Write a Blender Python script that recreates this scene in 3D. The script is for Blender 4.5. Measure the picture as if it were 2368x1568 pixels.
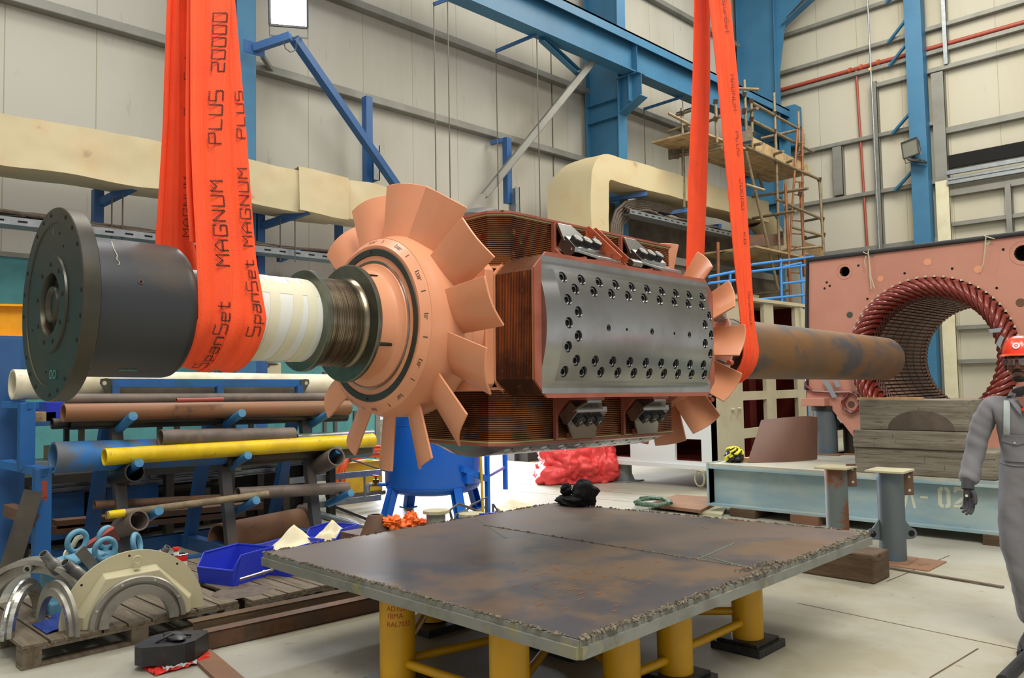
import bpy, bmesh, math, random
import numpy as np
from mathutils import Vector, Matrix, Euler, noise

for o in list(bpy.data.objects): bpy.data.objects.remove(o)
SC = bpy.context.scene
COL = SC.collection
R = math.radians
# ---------------------------------------------------------------- camera, world, light, exposure
CAMH = 1.5
FPX, PITCH, ROLL, YAW = 1884.0, R(3.16), R(-1.014), R(44.66)
CM = (Matrix.Rotation(YAW, 3, 'Z') @ Matrix.Rotation(math.pi/2 + PITCH, 3, 'X') @ Matrix.Rotation(ROLL, 3, 'Z'))
CP = Vector((0, 0, CAMH))
cam = bpy.data.cameras.new('camera'); camo = bpy.data.objects.new('camera', cam); COL.objects.link(camo)
cam.sensor_width = 36.0; cam.lens = 36.0*FPX/2368.0; cam.clip_start = 0.05; cam.clip_end = 200
camo.matrix_world = Matrix.Translation(CP) @ CM.to_4x4()
SC.camera = camo
SC.view_settings.view_transform = 'Standard'; SC.view_settings.look = 'None'
SC.view_settings.gamma = 1.0; SC.view_settings.use_curve_mapping = False
SC.view_settings.exposure = -0.15

w = bpy.data.worlds.new('hall_daylight'); SC.world = w; w.use_nodes = True
nt = w.node_tree; nt.nodes.clear()
tc = nt.nodes.new('ShaderNodeTexCoord'); sp = nt.nodes.new('ShaderNodeSeparateXYZ')
nt.links.new(tc.outputs['Generated'], sp.inputs[0])
cr = nt.nodes.new('ShaderNodeValToRGB')
nt.links.new(sp.outputs['Z'], cr.inputs[0])
e = cr.color_ramp.elements
e[0].position = 0.0; e[0].color = (0.8, 0.8, 0.82, 1)
e[1].position = 1.0; e[1].color = (0.62, 0.60, 0.56, 1)
for p_, c_ in ((0.16, (0.50, 0.49, 0.46, 1)), (0.42, (0.30, 0.29, 0.27, 1)), (0.62, (0.95, 0.93, 0.88, 1))):
    q_ = cr.color_ramp.elements.new(p_); q_.color = c_
bg = nt.nodes.new('ShaderNodeBackground'); bg.inputs[1].default_value = 1.12
out = nt.nodes.new('ShaderNodeOutputWorld')
nt.links.new(cr.outputs[0], bg.inputs[0]); nt.links.new(bg.outputs[0], out.inputs[0])

def area(name, loc, target, size, power, color=(1, 1, 1), sy=None):
    l = bpy.data.lights.new(name, 'AREA'); l.energy = power; l.color = color
    l.shape = 'RECTANGLE'; l.size = size; l.size_y = sy or size
    o = bpy.data.objects.new(name, l); COL.objects.link(o); o.location = loc
    d = Vector(target) - Vector(loc)
    o.rotation_euler = d.to_track_quat('-Z', 'Y').to_euler(); return o
# roof lights of the hall: over and behind the camera, and farther down the hall
area('roof_light_near', (2.5, 0.5, 11.0), (-4.0, 4.0, 1.0), 3.0, 1250, (1.0, 0.97, 0.90), 6.0)
area('roof_light_far', (-4.0, 15.0, 12.5), (-5.5, 16.0, 3.0), 4.0, 1700, (1.0, 0.95, 0.84), 8.0)
area('roof_light_left', (-7.5, 3.0, 12.0), (-8.5, 5.0, 2.0), 3.0, 650, (1.0, 0.97, 0.92), 8.0)

# ---------------------------------------------------------------- pixel -> world
def ray(px, py): return CM @ Vector(((px-1184.0)/FPX, -(py-784.0)/FPX, -1.0))
def PZ(px, py, z=0.0): r = ray(px, py); return CP + r*((z-CAMH)/r.z)
def PX(px, py, x): r = ray(px, py); return CP + r*(x/r.x)
def PY(px, py, y): r = ray(px, py); return CP + r*(y/r.y)
def PD(px, py, d):
    r = ray(px, py); f = CM @ Vector((0, 0, -1)); return CP + r*(d/r.dot(f))

# ---------------------------------------------------------------- materials
MATS = {}
def lin(h):
    h = h.lstrip('#'); c = [int(h[i:i+2], 16)/255 for i in (0, 2, 4)]
    return tuple(((x+0.055)/1.055)**2.4 if x > 0.04045 else x/12.92 for x in c) + (1,)
def M(name, col, rough=0.6, metal=0.0, c2=None, sc=3.0, lo=0.45, hi=0.65, c3=None, sc3=20.0, lo3=0.6, hi3=0.7,
      bump=0.0, bs=40.0, stretch=(1, 1, 1), emit=None, spec=0.5, r2=None, coat=0.0, trans=0.0, aniso=0.0):
    m = bpy.data.materials.new(name); m.use_nodes = True; n = m.node_tree.nodes; L = m.node_tree.links
    b = n['Principled BSDF']
    b.inputs['Base Color'].default_value = lin(col); b.inputs['Roughness'].default_value = rough
    b.inputs['Metallic'].default_value = metal; b.inputs['Specular IOR Level'].default_value = spec
    b.inputs['Coat Weight'].default_value = coat
    if trans: b.inputs['Transmission Weight'].default_value = trans
    t = n.new('ShaderNodeTexCoord'); mp = n.new('ShaderNodeMapping'); mp.inputs['Scale'].default_value = stretch
    L.new(t.outputs['Object'], mp.inputs[0])
    cur = None
    def layer(colr, scale, lo_, hi_, cur, detail=5):
        nz = n.new('ShaderNodeTexNoise'); nz.inputs['Scale'].default_value = scale; nz.inputs['Detail'].default_value = detail
        nz.inputs['Roughness'].default_value = 0.6
        L.new(mp.outputs[0], nz.inputs[0])
        mr = n.new('ShaderNodeMapRange'); mr.inputs[1].default_value = lo_; mr.inputs[2].default_value = hi_; L.new(nz.outputs[0], mr.inputs[0])
        mx = n.new('ShaderNodeMix'); mx.data_type = 'RGBA'
        L.new(mr.outputs[0], mx.inputs[0])
        if cur is None: mx.inputs[6].default_value = lin(col)
        else: L.new(cur, mx.inputs[6])
        mx.inputs[7].default_value = lin(colr)
        return mx.outputs[2], mr.outputs[0]
    if c2: cur, f = layer(c2, sc, lo, hi, cur)
    if c2 and r2 is not None:
        m2 = n.new('ShaderNodeMapRange'); m2.inputs[3].default_value = rough; m2.inputs[4].default_value = r2
        L.new(f, m2.inputs[0]); L.new(m2.outputs[0], b.inputs['Roughness'])
    if c3: cur, f = layer(c3, sc3, lo3, hi3, cur, 8)
    if cur is not None: L.new(cur, b.inputs['Base Color'])
    if bump:
        nz = n.new('ShaderNodeTexNoise'); nz.inputs['Scale'].default_value = bs; nz.inputs['Detail'].default_value = 6
        L.new(mp.outputs[0], nz.inputs[0]); bp = n.new('ShaderNodeBump'); bp.inputs['Strength'].default_value = bump
        bp.inputs['Distance'].default_value = 0.02; L.new(nz.outputs[0], bp.inputs['Height']); L.new(bp.outputs[0], b.inputs['Normal'])
    if emit:
        b.inputs['Emission Color'].default_value = lin(emit[0]); b.inputs['Emission Strength'].default_value = emit[1]
    MATS[name] = m; return m

M('wall_panel', '#afab9c', 0.75, c2='#aaa48e', sc=0.5, lo=0.42, hi=0.68, c3='#979079', sc3=6, lo3=0.62, hi3=0.8, stretch=(1, 1, 0.22))
M('wall_panel_grey', '#a9a79d', 0.75, c2='#9c988a', sc=0.5, lo=0.42, hi=0.68, c3='#8c8778', sc3=6, lo3=0.62, hi3=0.8, stretch=(1, 1, 0.22))
M('girt_steel', '#7f7f78', 0.55, 0.3, c2='#6d6c64', sc=1.2)
M('scratch_orange', '#a0663c', 0.8)
M('floor_paint', '#a6a497', 0.42, c2='#928c76', sc=0.55, lo=0.45, hi=0.6, c3='#7e7458', sc3=14, lo3=0.63, hi3=0.72, bump=0.02, bs=30, r2=0.6)
M('blue_steel', '#336a8c', 0.5, c2='#2b5f80', sc=1.0, lo=0.4, hi=0.7)
M('blue_dark', '#275487', 0.5, c2='#234d80', sc=2)
M('blue_rack', '#1e5d9c', 0.5, c2='#275079', sc=3, lo=0.5, hi=0.7)
M('blue_tank', '#145cc0', 0.3, c2='#1460bd', sc=2)
M('blue_rail', '#3d86d0', 0.4, c2='#75a0c2', sc=20, lo=0.6, hi=0.7)
M('blue_platform', '#88a3ab', 0.6, c2='#9fb0ae', sc=2, lo=0.4, hi=0.6, c3='#8a6a48', sc3=6, lo3=0.66, hi3=0.74, stretch=(1, 1, 3))
M('platform_top', '#b4b1a0', 0.65, c2='#8f9a98', sc=2, c3='#8a6a48', sc3=5, lo3=0.62, hi3=0.75)
M('stencil_white', '#cfd2bc', 0.7)
M('duct_cream', '#bdb08c', 0.6, c2='#bda67e', sc=1.6, lo=0.5, hi=0.72, c3='#96836a', sc3=3.2, lo3=0.64, hi3=0.78, bump=0.35, bs=2.5)
M('sling_orange', '#f4501f', 0.75, c2='#e84a20', sc=5, lo=0.45, hi=0.7, c3='#a83a1a', sc3=7, lo3=0.66, hi3=0.82, bump=0.12, bs=160)
M('ink_black', '#2a1512', 0.8)
M('marker_black', '#101010', 0.6)
M('chalk_green', '#3f9a8a', 0.9)
M('salmon', '#d8956f', 0.36, c2='#d08b66', sc=1.5, lo=0.4, hi=0.7, coat=0.15, bump=0.01, bs=60)
M('salmon_dull', '#bd8470', 0.5, c2='#b57c68', sc=1.2)
M('salmon_frame', '#9a5542', 0.5, c2='#8a4936', sc=5)
M('oxide_red', '#6d2318', 0.4, c2='#611a12', sc=14, coat=0.3)
M('bracket_red', '#b0502c', 0.5, c2='#94401f', sc=8)
M('steel_dark', '#454440', 0.34, 0.85, c2='#57503f', sc=2.2, lo=0.4, hi=0.7, c3='#7a4a2a', sc3=3.2, lo3=0.66, hi3=0.82, r2=0.5)
M('steel_drum', '#3f4144', 0.42, 0.6, c2='#55483a', sc=2.6, lo=0.52, hi=0.75, r2=0.55)
M('steel_bright', '#a2a29f', 0.21, 0.95, c2='#8d8c87', sc=3, lo=0.4, hi=0.7, r2=0.28)
M('steel_journal', '#8b806c', 0.24, 0.95, c2='#5a4e3e', sc=6, lo=0.45, hi=0.65, stretch=(0.3, 14, 0.3), r2=0.32)
M('steel_collar', '#707468', 0.3, 0.9, c2='#5c5f54', sc=5)
M('steel_grey', '#8f8f8b', 0.4, 0.7, c2='#777', sc=6) if False else M('steel_grey', '#8f8f8b', 0.4, 0.7, c2='#777773', sc=6)
M('black_ring', '#27302b', 0.45)
M('black_rubber', '#1c1c1e', 0.6, c2='#262628', sc=12)
M('black_bolt', '#2b2b2c', 0.42, 0.4, c2='#3a3a3a', sc=30)
M('hole_black', '#060505', 0.9)
M('copper_edge', '#98592a', 0.33, 0.55, c2='#5c3019', sc=3.5, lo=0.42, hi=0.6, c3='#a07a2c', sc3=25, lo3=0.62, hi3=0.72, r2=0.4)
M('copper_gap', '#21110b', 0.55, 0.0, c2='#2f1a10', sc=6)
M('insul_cream', '#a59a68', 0.6)
M('paper_white', '#d2d2ca', 0.6, c2='#cfd3cf', sc=6)
M('tape_cream', '#cfcab0', 0.55)
M('pipe_rust', '#6a513a', 0.55, 0.25, c2='#7c5730', sc=2.2, lo=0.42, hi=0.62, c3='#45474a', sc3=3.1, lo3=0.52, hi3=0.62, stretch=(1, 0.7, 1), bump=0.05, bs=40)
M('rust_brown', '#5a4639', 0.7, 0.1, c2='#6e4a30', sc=4, c3='#4a3a30', sc3=9, lo3=0.55, hi3=0.7, bump=0.05)
M('rust_plate', '#7d5b45', 0.75, c2='#86603f', sc=3, c3='#5f4a3a', sc3=9)
M('rust_orange', '#7d5b3e', 0.55, 0.1, c2='#86593a', sc=3, c3='#5f4634', sc3=8)
M('pipe_grey', '#6e625a', 0.6, 0.2, c2='#5d544c', sc=4, c3='#7a6650', sc3=9)
M('pipe_white', '#d3cdb4', 0.55, c2='#bdb293', sc=3, c3='#7b6a50', sc3=18, lo3=0.66, hi3=0.74)
M('pipe_yellow', '#dfbf10', 0.4, c2='#c9a90f', sc=4, c3='#8c8238', sc3=14, lo3=0.62, hi3=0.72)
M('pipe_blue', '#44709a', 0.6, c2='#5f6468', sc=4, lo=0.38, hi=0.52, c3='#2f74b8', sc3=3, lo3=0.52, hi3=0.62)
M('pipe_red', '#94402f', 0.5)
M('yellow_leg', '#c99600', 0.4, c2='#bd8c06', sc=3, c3='#4b4a3a', sc3=9, lo3=0.72, hi3=0.76)
M('yellow_beam', '#f0a500', 0.5, c2='#e09a05', sc=4)
M('yellow_box', '#c9a21a', 0.55, c2='#b8901a', sc=8)
M('red_ink', '#a33218', 0.8)
M('plate_edge', '#82837b', 0.6, 0.2, c2='#6f6f66', sc=5, c3='#8f8862', sc3=9, lo3=0.58, hi3=0.7)
M('weld_crust', '#5f574a', 0.9, c2='#847b68', sc=40, bump=0.5, bs=60)
M('wood_old', '#6a6050', 0.85, c2='#564837', sc=4, c3='#8b7c66', sc3=9, stretch=(0.5, 6, 6), bump=0.3, bs=10)
M('wood_block', '#7f7869', 0.85, c2='#686052', sc=3, lo=0.42, hi=0.6, c3='#473c30', sc3=8, lo3=0.58, hi3=0.7, stretch=(0.7, 1, 6), bump=0.3, bs=10)
M('wood_dark', '#4b3826', 0.85, c2='#5d4a34', sc=3, lo=0.42, hi=0.6, c3='#33261a', sc3=6, stretch=(1, 1, 5), bump=0.2, bs=12)
M('wood_fresh', '#caa472', 0.7, c2='#b98f5c', sc=6)
M('board_wood', '#a58d66', 0.8, c2='#8a7250', sc=4, c3='#6b553b', sc3=8, bump=0.1)
M('scaf_tube', '#82745a', 0.55, 0.3, c2='#6f604a', sc=10, c3='#8a4f2a', sc3=6, lo3=0.64, hi3=0.72)
M('scaf_rust', '#7b4f33', 0.6, 0.2, c2='#935a2c', sc=6)
M('clamp_dark', '#4a3628', 0.7, 0.3)
M('cream_frame', '#c8c2a6', 0.5, c2='#beb798', sc=3)
M('cream_frame_lit', '#dcdedb', 0.4)  # lit tone of the cream machine frame, its light put into the colour
M('dark_red', '#64180f', 0.5)
M('bin_blue', '#2637b8', 0.45, c2='#2637b0', sc=6)
M('cloth_blue', '#16337e', 0.85, bump=0.2, bs=30)
M('part_blue', '#5c93ab', 0.55, c2='#4d7f99', sc=5)
M('cream_part', '#b7b191', 0.5, c2='#b9b190', sc=5)
M('alu_cast', '#99968c', 0.4, 0.6, c2='#85827a', sc=8)
M('alu_shiny', '#b4b3ac', 0.2, 0.9, c2='#8f8f88', sc=8, stretch=(1, 1, 6))
M('can_red', '#d5261a', 0.35)
M('can_white', '#d5d7d4', 0.4)
M('plastic_black', '#232225', 0.42, c2='#2f2e31', sc=30, lo=0.5, hi=0.7)
M('red_fabric', '#e0281a', 0.6)
M('red_tarp', '#ee4a48', 0.4, c2='#e2403e', sc=4, bump=0.1, bs=12)
M('cloth_cream', '#d8cfae', 0.8, bump=0.1, bs=20)
M('cloth_tan', '#b98255', 0.8)
M('cloth_black', '#0b0b0d', 0.9, bump=0.2, bs=60)
M('rope_green', '#4c6350', 0.9, c2='#6c8a70', sc=30)
M('orange_glove', '#e8691a', 0.6, bump=0.1, bs=20)
M('hose_orange', '#d9582a', 0.5)
M('cable_grey', '#4b4a48', 0.6)
M('cable_brown', '#5d5145', 0.7, c2='#4a4037', sc=20)
M('galv', '#8a9094', 0.4, 0.6, c2='#9aa0a2', sc=10)
M('rod_steel', '#5a574e', 0.5, 0.5)
M('cyan_wall', '#4c8c8e', 0.75, c2='#42797d', sc=2, c3='#2f5f66', sc3=30, lo3=0.66, hi3=0.74)
M('concrete_dirty', '#5e564a', 0.85, c2='#463f35', sc=1.5)
M('dark_inside', '#2b2620', 0.9)
M('lamp_glass', '#ffffff', 0.3, emit=('#eef2ff', 30.0))
M('lamp_off', '#8c8b80', 0.25)
M('lamp_body', '#3b3c3c', 0.5)
M('chrome', '#c8c8c8', 0.15, 1.0)
M('brass', '#7c6238', 0.4, 0.8)
M('skin', '#7a4c38', 0.55, c2='#5f392b', sc=12)
M('skin_lip', '#5f352d', 0.55)
M('hair', '#0f0c0b', 0.7)
M('eye_white', '#c8c2b8', 0.3)
M('overall_grey', '#77767a', 0.85, c2='#706f72', sc=3, lo=0.4, hi=0.65, c3='#6d5c43', sc3=2.4, lo3=0.56, hi3=0.72, bump=0.25, bs=7)
M('reflective', '#a9b5b2', 0.4)
M('helmet_red', '#e8401f', 0.3, coat=0.3)
M('sticker_white', '#d5d5d5', 0.4)
M('glove_grey', '#3d3c3f', 0.85, bump=0.2, bs=80)
M('boot_black', '#17151a', 0.55, c2='#2a2725', sc=20)
M('glass_clear', '#ffffff', 0.05, trans=0.95)
M('winding_red', '#7d2b1e', 0.32, c2='#6e2117', sc=18, coat=0.4)
M('bore_brown', '#9a7868', 0.6, c2='#7b5a4c', sc=20)
M('tie_cream', '#c8b79b', 0.8)
M('tape_silver', '#9aa2a6', 0.35, 0.4)
M('hivis_yellow', '#d8d020', 0.7)

# floor: add the expansion joints; table: its own blotches
def table_material():
    m = M('table_top', '#62544a', 0.5, c2='#413f43', sc=0.8, lo=0.47, hi=0.58, c3='#69543f', sc3=1.3, lo3=0.50, hi3=0.58, r2=0.42, bump=0.03, bs=25)
    return m
table_material()
def wall_mat(name, axis):
    m = MATS['wall_panel_grey' if axis == 'Y' else 'wall_panel'].copy(); m.name = name; n = m.node_tree.nodes; L = m.node_tree.links
    b = n['Principled BSDF']; t = [x for x in n if x.type == 'TEX_COORD'][0]
    s = n.new('ShaderNodeSeparateXYZ'); L.new(t.outputs['Object'], s.inputs[0])
    mm = n.new('ShaderNodeMath'); mm.operation = 'MULTIPLY_ADD'; L.new(s.outputs[axis], mm.inputs[0])
    mm.inputs[1].default_value = 1/1.1; mm.inputs[2].default_value = -(2.72 if axis == 'Y' else -9.54)/1.1 + 20
    fr = n.new('ShaderNodeMath'); fr.operation = 'FRACT'; L.new(mm.outputs[0], fr.inputs[0])
    lt = n.new('ShaderNodeMath'); lt.operation = 'LESS_THAN'; L.new(fr.outputs[0], lt.inputs[0]); lt.inputs[1].default_value = 0.012
    src = b.inputs['Base Color'].links[0].from_socket
    mx = n.new('ShaderNodeMix'); mx.data_type = 'RGBA'; L.new(lt.outputs[0], mx.inputs[0]); L.new(src, mx.inputs[6]); mx.inputs[7].default_value = lin('#8d8873')
    L.new(mx.outputs[2], b.inputs['Base Color']); MATS[name] = m
wall_mat('wall_left_mat', 'Y'); wall_mat('wall_back_mat', 'X')

# ---------------------------------------------------------------- objects
SHARP = 52
WM = {}                                   # world matrix of each linked object, kept by hand
def setp(o, label=None, cat=None, group=None, kind=None):
    if label: o['label'] = label
    if cat: o['category'] = cat
    if group: o['group'] = group
    if kind: o['kind'] = kind
    return o
def T(name, label, cat, loc, group=None, rot=(0, 0, 0)):
    o = bpy.data.objects.new(name, None); COL.objects.link(o); o.empty_display_size = 0.1
    o.location = loc; o.rotation_euler = rot
    WM[o.name] = Matrix.Translation(Vector(loc)) @ Euler(rot).to_matrix().to_4x4()
    return setp(o, label, cat, group)

def frame(axis, up=None):
    a = Vector(axis).normalized()
    u = Vector(up) if up is not None else (Vector((0, 0, 1)) if abs(a.z) < 0.95 else Vector((1, 0, 0)))
    s = a.cross(u).normalized(); u = s.cross(a).normalized()
    return a, s, u

class MB:
    def __init__(s): s.v = []; s.f = []; s.mi = []; s.cur = 0; s.sm = []; s.smooth = False
    def add(s, vs, fs, smooth=None):
        b = len(s.v); s.v += [Vector(p) for p in vs]
        for f in fs:
            s.f.append([b+i for i in f]); s.mi.append(s.cur); s.sm.append(s.smooth if smooth is None else smooth)
        return s
    def box(s, a, b):
        x0, y0, z0 = a; x1, y1, z1 = b
        return s.add([(x0, y0, z0), (x1, y0, z0), (x1, y1, z0), (x0, y1, z0), (x0, y0, z1), (x1, y0, z1), (x1, y1, z1), (x0, y1, z1)],
                     [(0, 3, 2, 1), (4, 5, 6, 7), (0, 1, 5, 4), (1, 2, 6, 5), (2, 3, 7, 6), (3, 0, 4, 7)], False)
    def cbox(s, c, sz, rot=None):
        h = Vector(sz)/2; m = Euler(rot).to_matrix() if rot is not None else Matrix.Identity(3); c = Vector(c)
        vs = [c + m @ Vector((sx*h.x, sy*h.y, sz_*h.z)) for sz_ in (-1, 1) for sx, sy in ((-1, -1), (1, -1), (1, 1), (-1, 1))]
        return s.add(vs, [(0, 3, 2, 1), (4, 5, 6, 7), (0, 1, 5, 4), (1, 2, 6, 5), (2, 3, 7, 6), (3, 0, 4, 7)], False)
    def bar(s, p, q, w, h, up=None):
        p, q = Vector(p), Vector(q); a, sd, u = frame(q-p, up)
        vs = [c + sd*(x*w/2) + u*(z*h/2) for c in (p, q) for x, z in ((-1, -1), (1, -1), (1, 1), (-1, 1))]
        return s.add(vs, [(0, 1, 2, 3), (7, 6, 5, 4), (0, 4, 5, 1), (1, 5, 6, 2), (2, 6, 7, 3), (3, 7, 4, 0)], False)
    def ibeam(s, p, q, w, h, tw, tf, up=None):
        p, q = Vector(p), Vector(q); a, sd, u = frame(q-p, up)
        s.bar(p, q, tw, h-2*tf, up); o = u*(h/2-tf/2)
        s.bar(p+o, q+o, w, tf, up); s.bar(p-o, q-o, w, tf, up); return s
    def chan(s, p, q, w, h, t, up=None, flip=1):
        p, q = Vector(p), Vector(q); a, sd, u = frame(q-p, up); o = u*(h/2-t/2)
        s.bar(p-sd*flip*(w/2-t/2), q-sd*flip*(w/2-t/2), t, h, up)
        s.bar(p+o, q+o, w, t, up); s.bar(p-o, q-o, w, t, up); return s
    def lathe(s, prof, o=(0, 0, 0), axis=(0, 0, 1), n=32, smooth=True, up=None, closed=False, a0=0.0, a1=None):
        o = Vector(o); a, sd, u = frame(axis, up); full = a1 is None
        m = n if full else n+1; base = len(s.v); k = len(prof)
        for i in range(m):
            t = a0 + (2*math.pi if full else (a1-a0))*i/n; d = sd*math.cos(t)+u*math.sin(t)
            for (z, r) in prof: s.v.append(o + a*z + d*r)
        rng = n
        for i in range(rng):
            j = (i+1) % m
            for c in range(k if closed else k-1):
                e = (c+1) % k
                f = [base+i*k+c, base+i*k+e, base+j*k+e, base+j*k+c]
                s.f.append(f); s.mi.append(s.cur); s.sm.append(smooth)
        if closed and not full:
            s.f.append([base+c for c in range(k)]); s.f.append([base+n*k+c for c in reversed(range(k))]); s.mi += [s.cur]*2; s.sm += [False]*2
        return s
    def cyl(s, p, q, r, n=16, r2=None, smooth=True):
        p, q = Vector(p), Vector(q); L = (q-p).length; r2 = r if r2 is None else r2; a, sd, u = frame(q-p)
        b = len(s.v)
        for c, rr in ((p, r), (q, r2)):
            for i in range(n):
                t = 2*math.pi*i/n; s.v.append(c+sd*rr*math.cos(t)+u*rr*math.sin(t))
        for i in range(n):
            j = (i+1) % n; s.f.append([b+i, b+j, b+n+j, b+n+i]); s.mi.append(s.cur); s.sm.append(smooth)
        s.f.append([b+i for i in reversed(range(n))]); s.f.append([b+n+i for i in range(n)]); s.mi += [s.cur]*2; s.sm += [False]*2
        return s
    def pipe(s, p, q, ro, ri, n=24):
        p, q = Vector(p), Vector(q); L = (q-p).length
        return s.lathe([(0, ri), (0, ro), (L, ro), (L, ri)], p, q-p, n, True, closed=True)
    def tube(s, pts, r, n=8, cap=True, close=False):
        pts = [Vector(p) for p in pts]; m = len(pts); b = len(s.v); prev = None
        for i, p in enumerate(pts):
            if close: d = pts[(i+1) % m]-pts[i-1]
            else: d = pts[min(i+1, m-1)]-pts[max(i-1, 0)]
            if d.length < 1e-9: d = Vector((0, 0, 1))
            d.normalize()
            if prev is None: _, sd, u = frame(d)
            else:
                sd = prev - d*prev.dot(d)
                if sd.length < 1e-6: _, sd, u = frame(d)
                sd.normalize(); u = sd.cross(d)
            prev = sd; rr = r[i] if isinstance(r, (list, tuple)) else r
            for k in range(n):
                t = 2*math.pi*k/n; s.v.append(p+sd*rr*math.cos(t)+u*rr*math.sin(t))
        for i in range(m if close else m-1):
            i2 = (i+1) % m
            for k in range(n):
                k2 = (k+1) % n; s.f.append([b+i*n+k, b+i2*n+k, b+i2*n+k2, b+i*n+k2]); s.mi.append(s.cur); s.sm.append(True)
        if cap and not close:
            s.f.append([b+k for k in range(n)]); s.f.append([b+(m-1)*n+k for k in reversed(range(n))]); s.mi += [s.cur]*2; s.sm += [False]*2
        return s
    def prism(s, poly, d):
        poly = [Vector(p) for p in poly]; d = Vector(d); n = len(poly); b = len(s.v)
        s.v += poly + [p+d for p in poly]
        s.f.append([b+i for i in reversed(range(n))]); s.f.append([b+n+i for i in range(n)]); s.mi += [s.cur]*2; s.sm += [False]*2
        for i in range(n):
            j = (i+1) % n; s.f.append([b+i, b+j, b+n+j, b+n+i]); s.mi.append(s.cur); s.sm.append(False)
        return s
    def grid(s, fn, nu, nv, smooth=True, thick=0.0):
        """surface fn(u,v); with thick a closed slab (fn gives point and normal)"""
        b = len(s.v); W = nv+1
        P = [[fn(i/nu, j/nv) for j in range(nv+1)] for i in range(nu+1)]
        if not thick:
            for r in P: s.v += [Vector(p) for p in r]
            for i in range(nu):
                for j in range(nv):
                    s.f.append([b+i*W+j, b+(i+1)*W+j, b+(i+1)*W+j+1, b+i*W+j+1]); s.mi.append(s.cur); s.sm.append(smooth)
            return s
        G = [[Vector(p) for p in r] for r in P]; N = (nu+1)*W; A = []; B = []
        for i in range(nu+1):
            for j in range(nv+1):
                du = G[min(i+1, nu)][j]-G[max(i-1, 0)][j]; dv = G[i][min(j+1, nv)]-G[i][max(j-1, 0)]
                nn = du.cross(dv); nn = nn.normalized() if nn.length > 1e-12 else Vector((0, 0, 1))
                A.append(G[i][j]+nn*thick/2); B.append(G[i][j]-nn*thick/2)
        s.v += A+B
        for i in range(nu):
            for j in range(nv):
                q = [i*W+j, (i+1)*W+j, (i+1)*W+j+1, i*W+j+1]
                s.f.append([b+x for x in q]); s.f.append([b+N+x for x in reversed(q)]); s.mi += [s.cur]*2; s.sm += [smooth]*2
        edge = [i*W for i in range(nu+1)] + [nu*W+j for j in range(1, nv+1)] + [i*W+nv for i in range(nu-1, -1, -1)] + [j for j in range(nv-1, 0, -1)]
        for i in range(len(edge)):
            x, y = edge[i], edge[(i+1) % len(edge)]
            s.f.append([b+y, b+x, b+N+x, b+N+y]); s.mi.append(s.cur); s.sm.append(False)
        return s
    def blob(s, c, rad, seed=0, amp=0.25, fr=1.6, nu=40, nv=24, flat=None, crease=0.0):
        c = Vector(c); rad = Vector(rad); off = Vector((seed*7.3, seed*3.1, seed*1.7))
        def fn(u, v):
            th = u*2*math.pi; ph = (v-0.5)*math.pi
            d = Vector((math.cos(ph)*math.cos(th), math.cos(ph)*math.sin(th), math.sin(ph)))
            k = 1+amp*noise.noise(d*fr+off)*1.6 + crease*(abs(noise.noise(d*fr*2.2+off*2))-0.2)*1.5 + crease*0.4*noise.noise(d*fr*6+off)
            p = Vector((d.x*rad.x*k, d.y*rad.y*k, d.z*rad.z*k))+c
            if flat is not None and p.z < flat: p.z = flat + 0.02*(p.z-flat)
            return p
        return s.grid(fn, nu, nv)
    def text(s, txt, size, fn, sub=0):
        vs, fs = glyphs(txt)
        return s.add([fn(x*size, y*size) for x, y in vs], fs, False)

_GL = {}
def glyphs(txt):
    if txt in _GL: return _GL[txt]
    c = bpy.data.curves.new('t', 'FONT'); c.body = txt; c.size = 1.0; c.resolution_u = 3
    o = bpy.data.objects.new('t', c); COL.objects.link(o)
    dg = bpy.context.evaluated_depsgraph_get(); me = o.evaluated_get(dg).to_mesh()
    vs = [(v.co.x, v.co.y) for v in me.vertices]; fs = [tuple(p.vertices) for p in me.polygons]
    o.evaluated_get(dg).to_mesh_clear(); bpy.data.objects.remove(o); bpy.data.curves.remove(c)
    _GL[txt] = (vs, fs); return _GL[txt]

def B(mb, name, mat, parent=None, local=False, bevel=0.0, label=None, cat=None, group=None, kind=None, origin=None, segs=2, sub=0, fixn=True):
    """link what mb collected as one mesh object; local=True: coordinates are the parent's own"""
    mats = mat if isinstance(mat, (list, tuple)) else [mat]
    V = mb.v
    if parent is not None and not local:
        inv = WM[parent.name].inverted(); V = [inv @ p for p in V]
    org = Vector((0, 0, 0))
    if parent is None:
        if origin is None:
            xs = [p.x for p in V]; ys = [p.y for p in V]; zs = [p.z for p in V]
            org = Vector(((min(xs)+max(xs))/2, (min(ys)+max(ys))/2, min(zs)))
        else: org = Vector(origin)
    elif origin is not None: org = Vector(origin)
    me = bpy.data.meshes.new(name)
    me.from_pydata([tuple(p-org) for p in V], [], mb.f)
    for m in mats: me.materials.append(MATS[m])
    me.polygons.foreach_set('material_index', mb.mi); me.polygons.foreach_set('use_smooth', mb.sm)
    if fixn:
        bm = bmesh.new(); bm.from_mesh(me); bmesh.ops.recalc_face_normals(bm, faces=bm.faces); bm.to_mesh(me); bm.free()
    me.update()
    if any(mb.sm): me.set_sharp_from_angle(angle=R(SHARP))
    o = bpy.data.objects.new(name, me); COL.objects.link(o); o.location = org
    if parent is not None:
        o.parent = parent; WM[o.name] = WM[parent.name] @ Matrix.Translation(org)
    else: WM[o.name] = Matrix.Translation(org)
    if bevel:
        bv = o.modifiers.new('edge', 'BEVEL'); bv.width = bevel; bv.segments = segs; bv.limit_method = 'ANGLE'; bv.angle_limit = R(40)
    if sub:
        ss = o.modifiers.new('round', 'SUBSURF'); ss.levels = sub; ss.render_levels = sub
    return setp(o, label, cat, group, kind)

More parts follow.
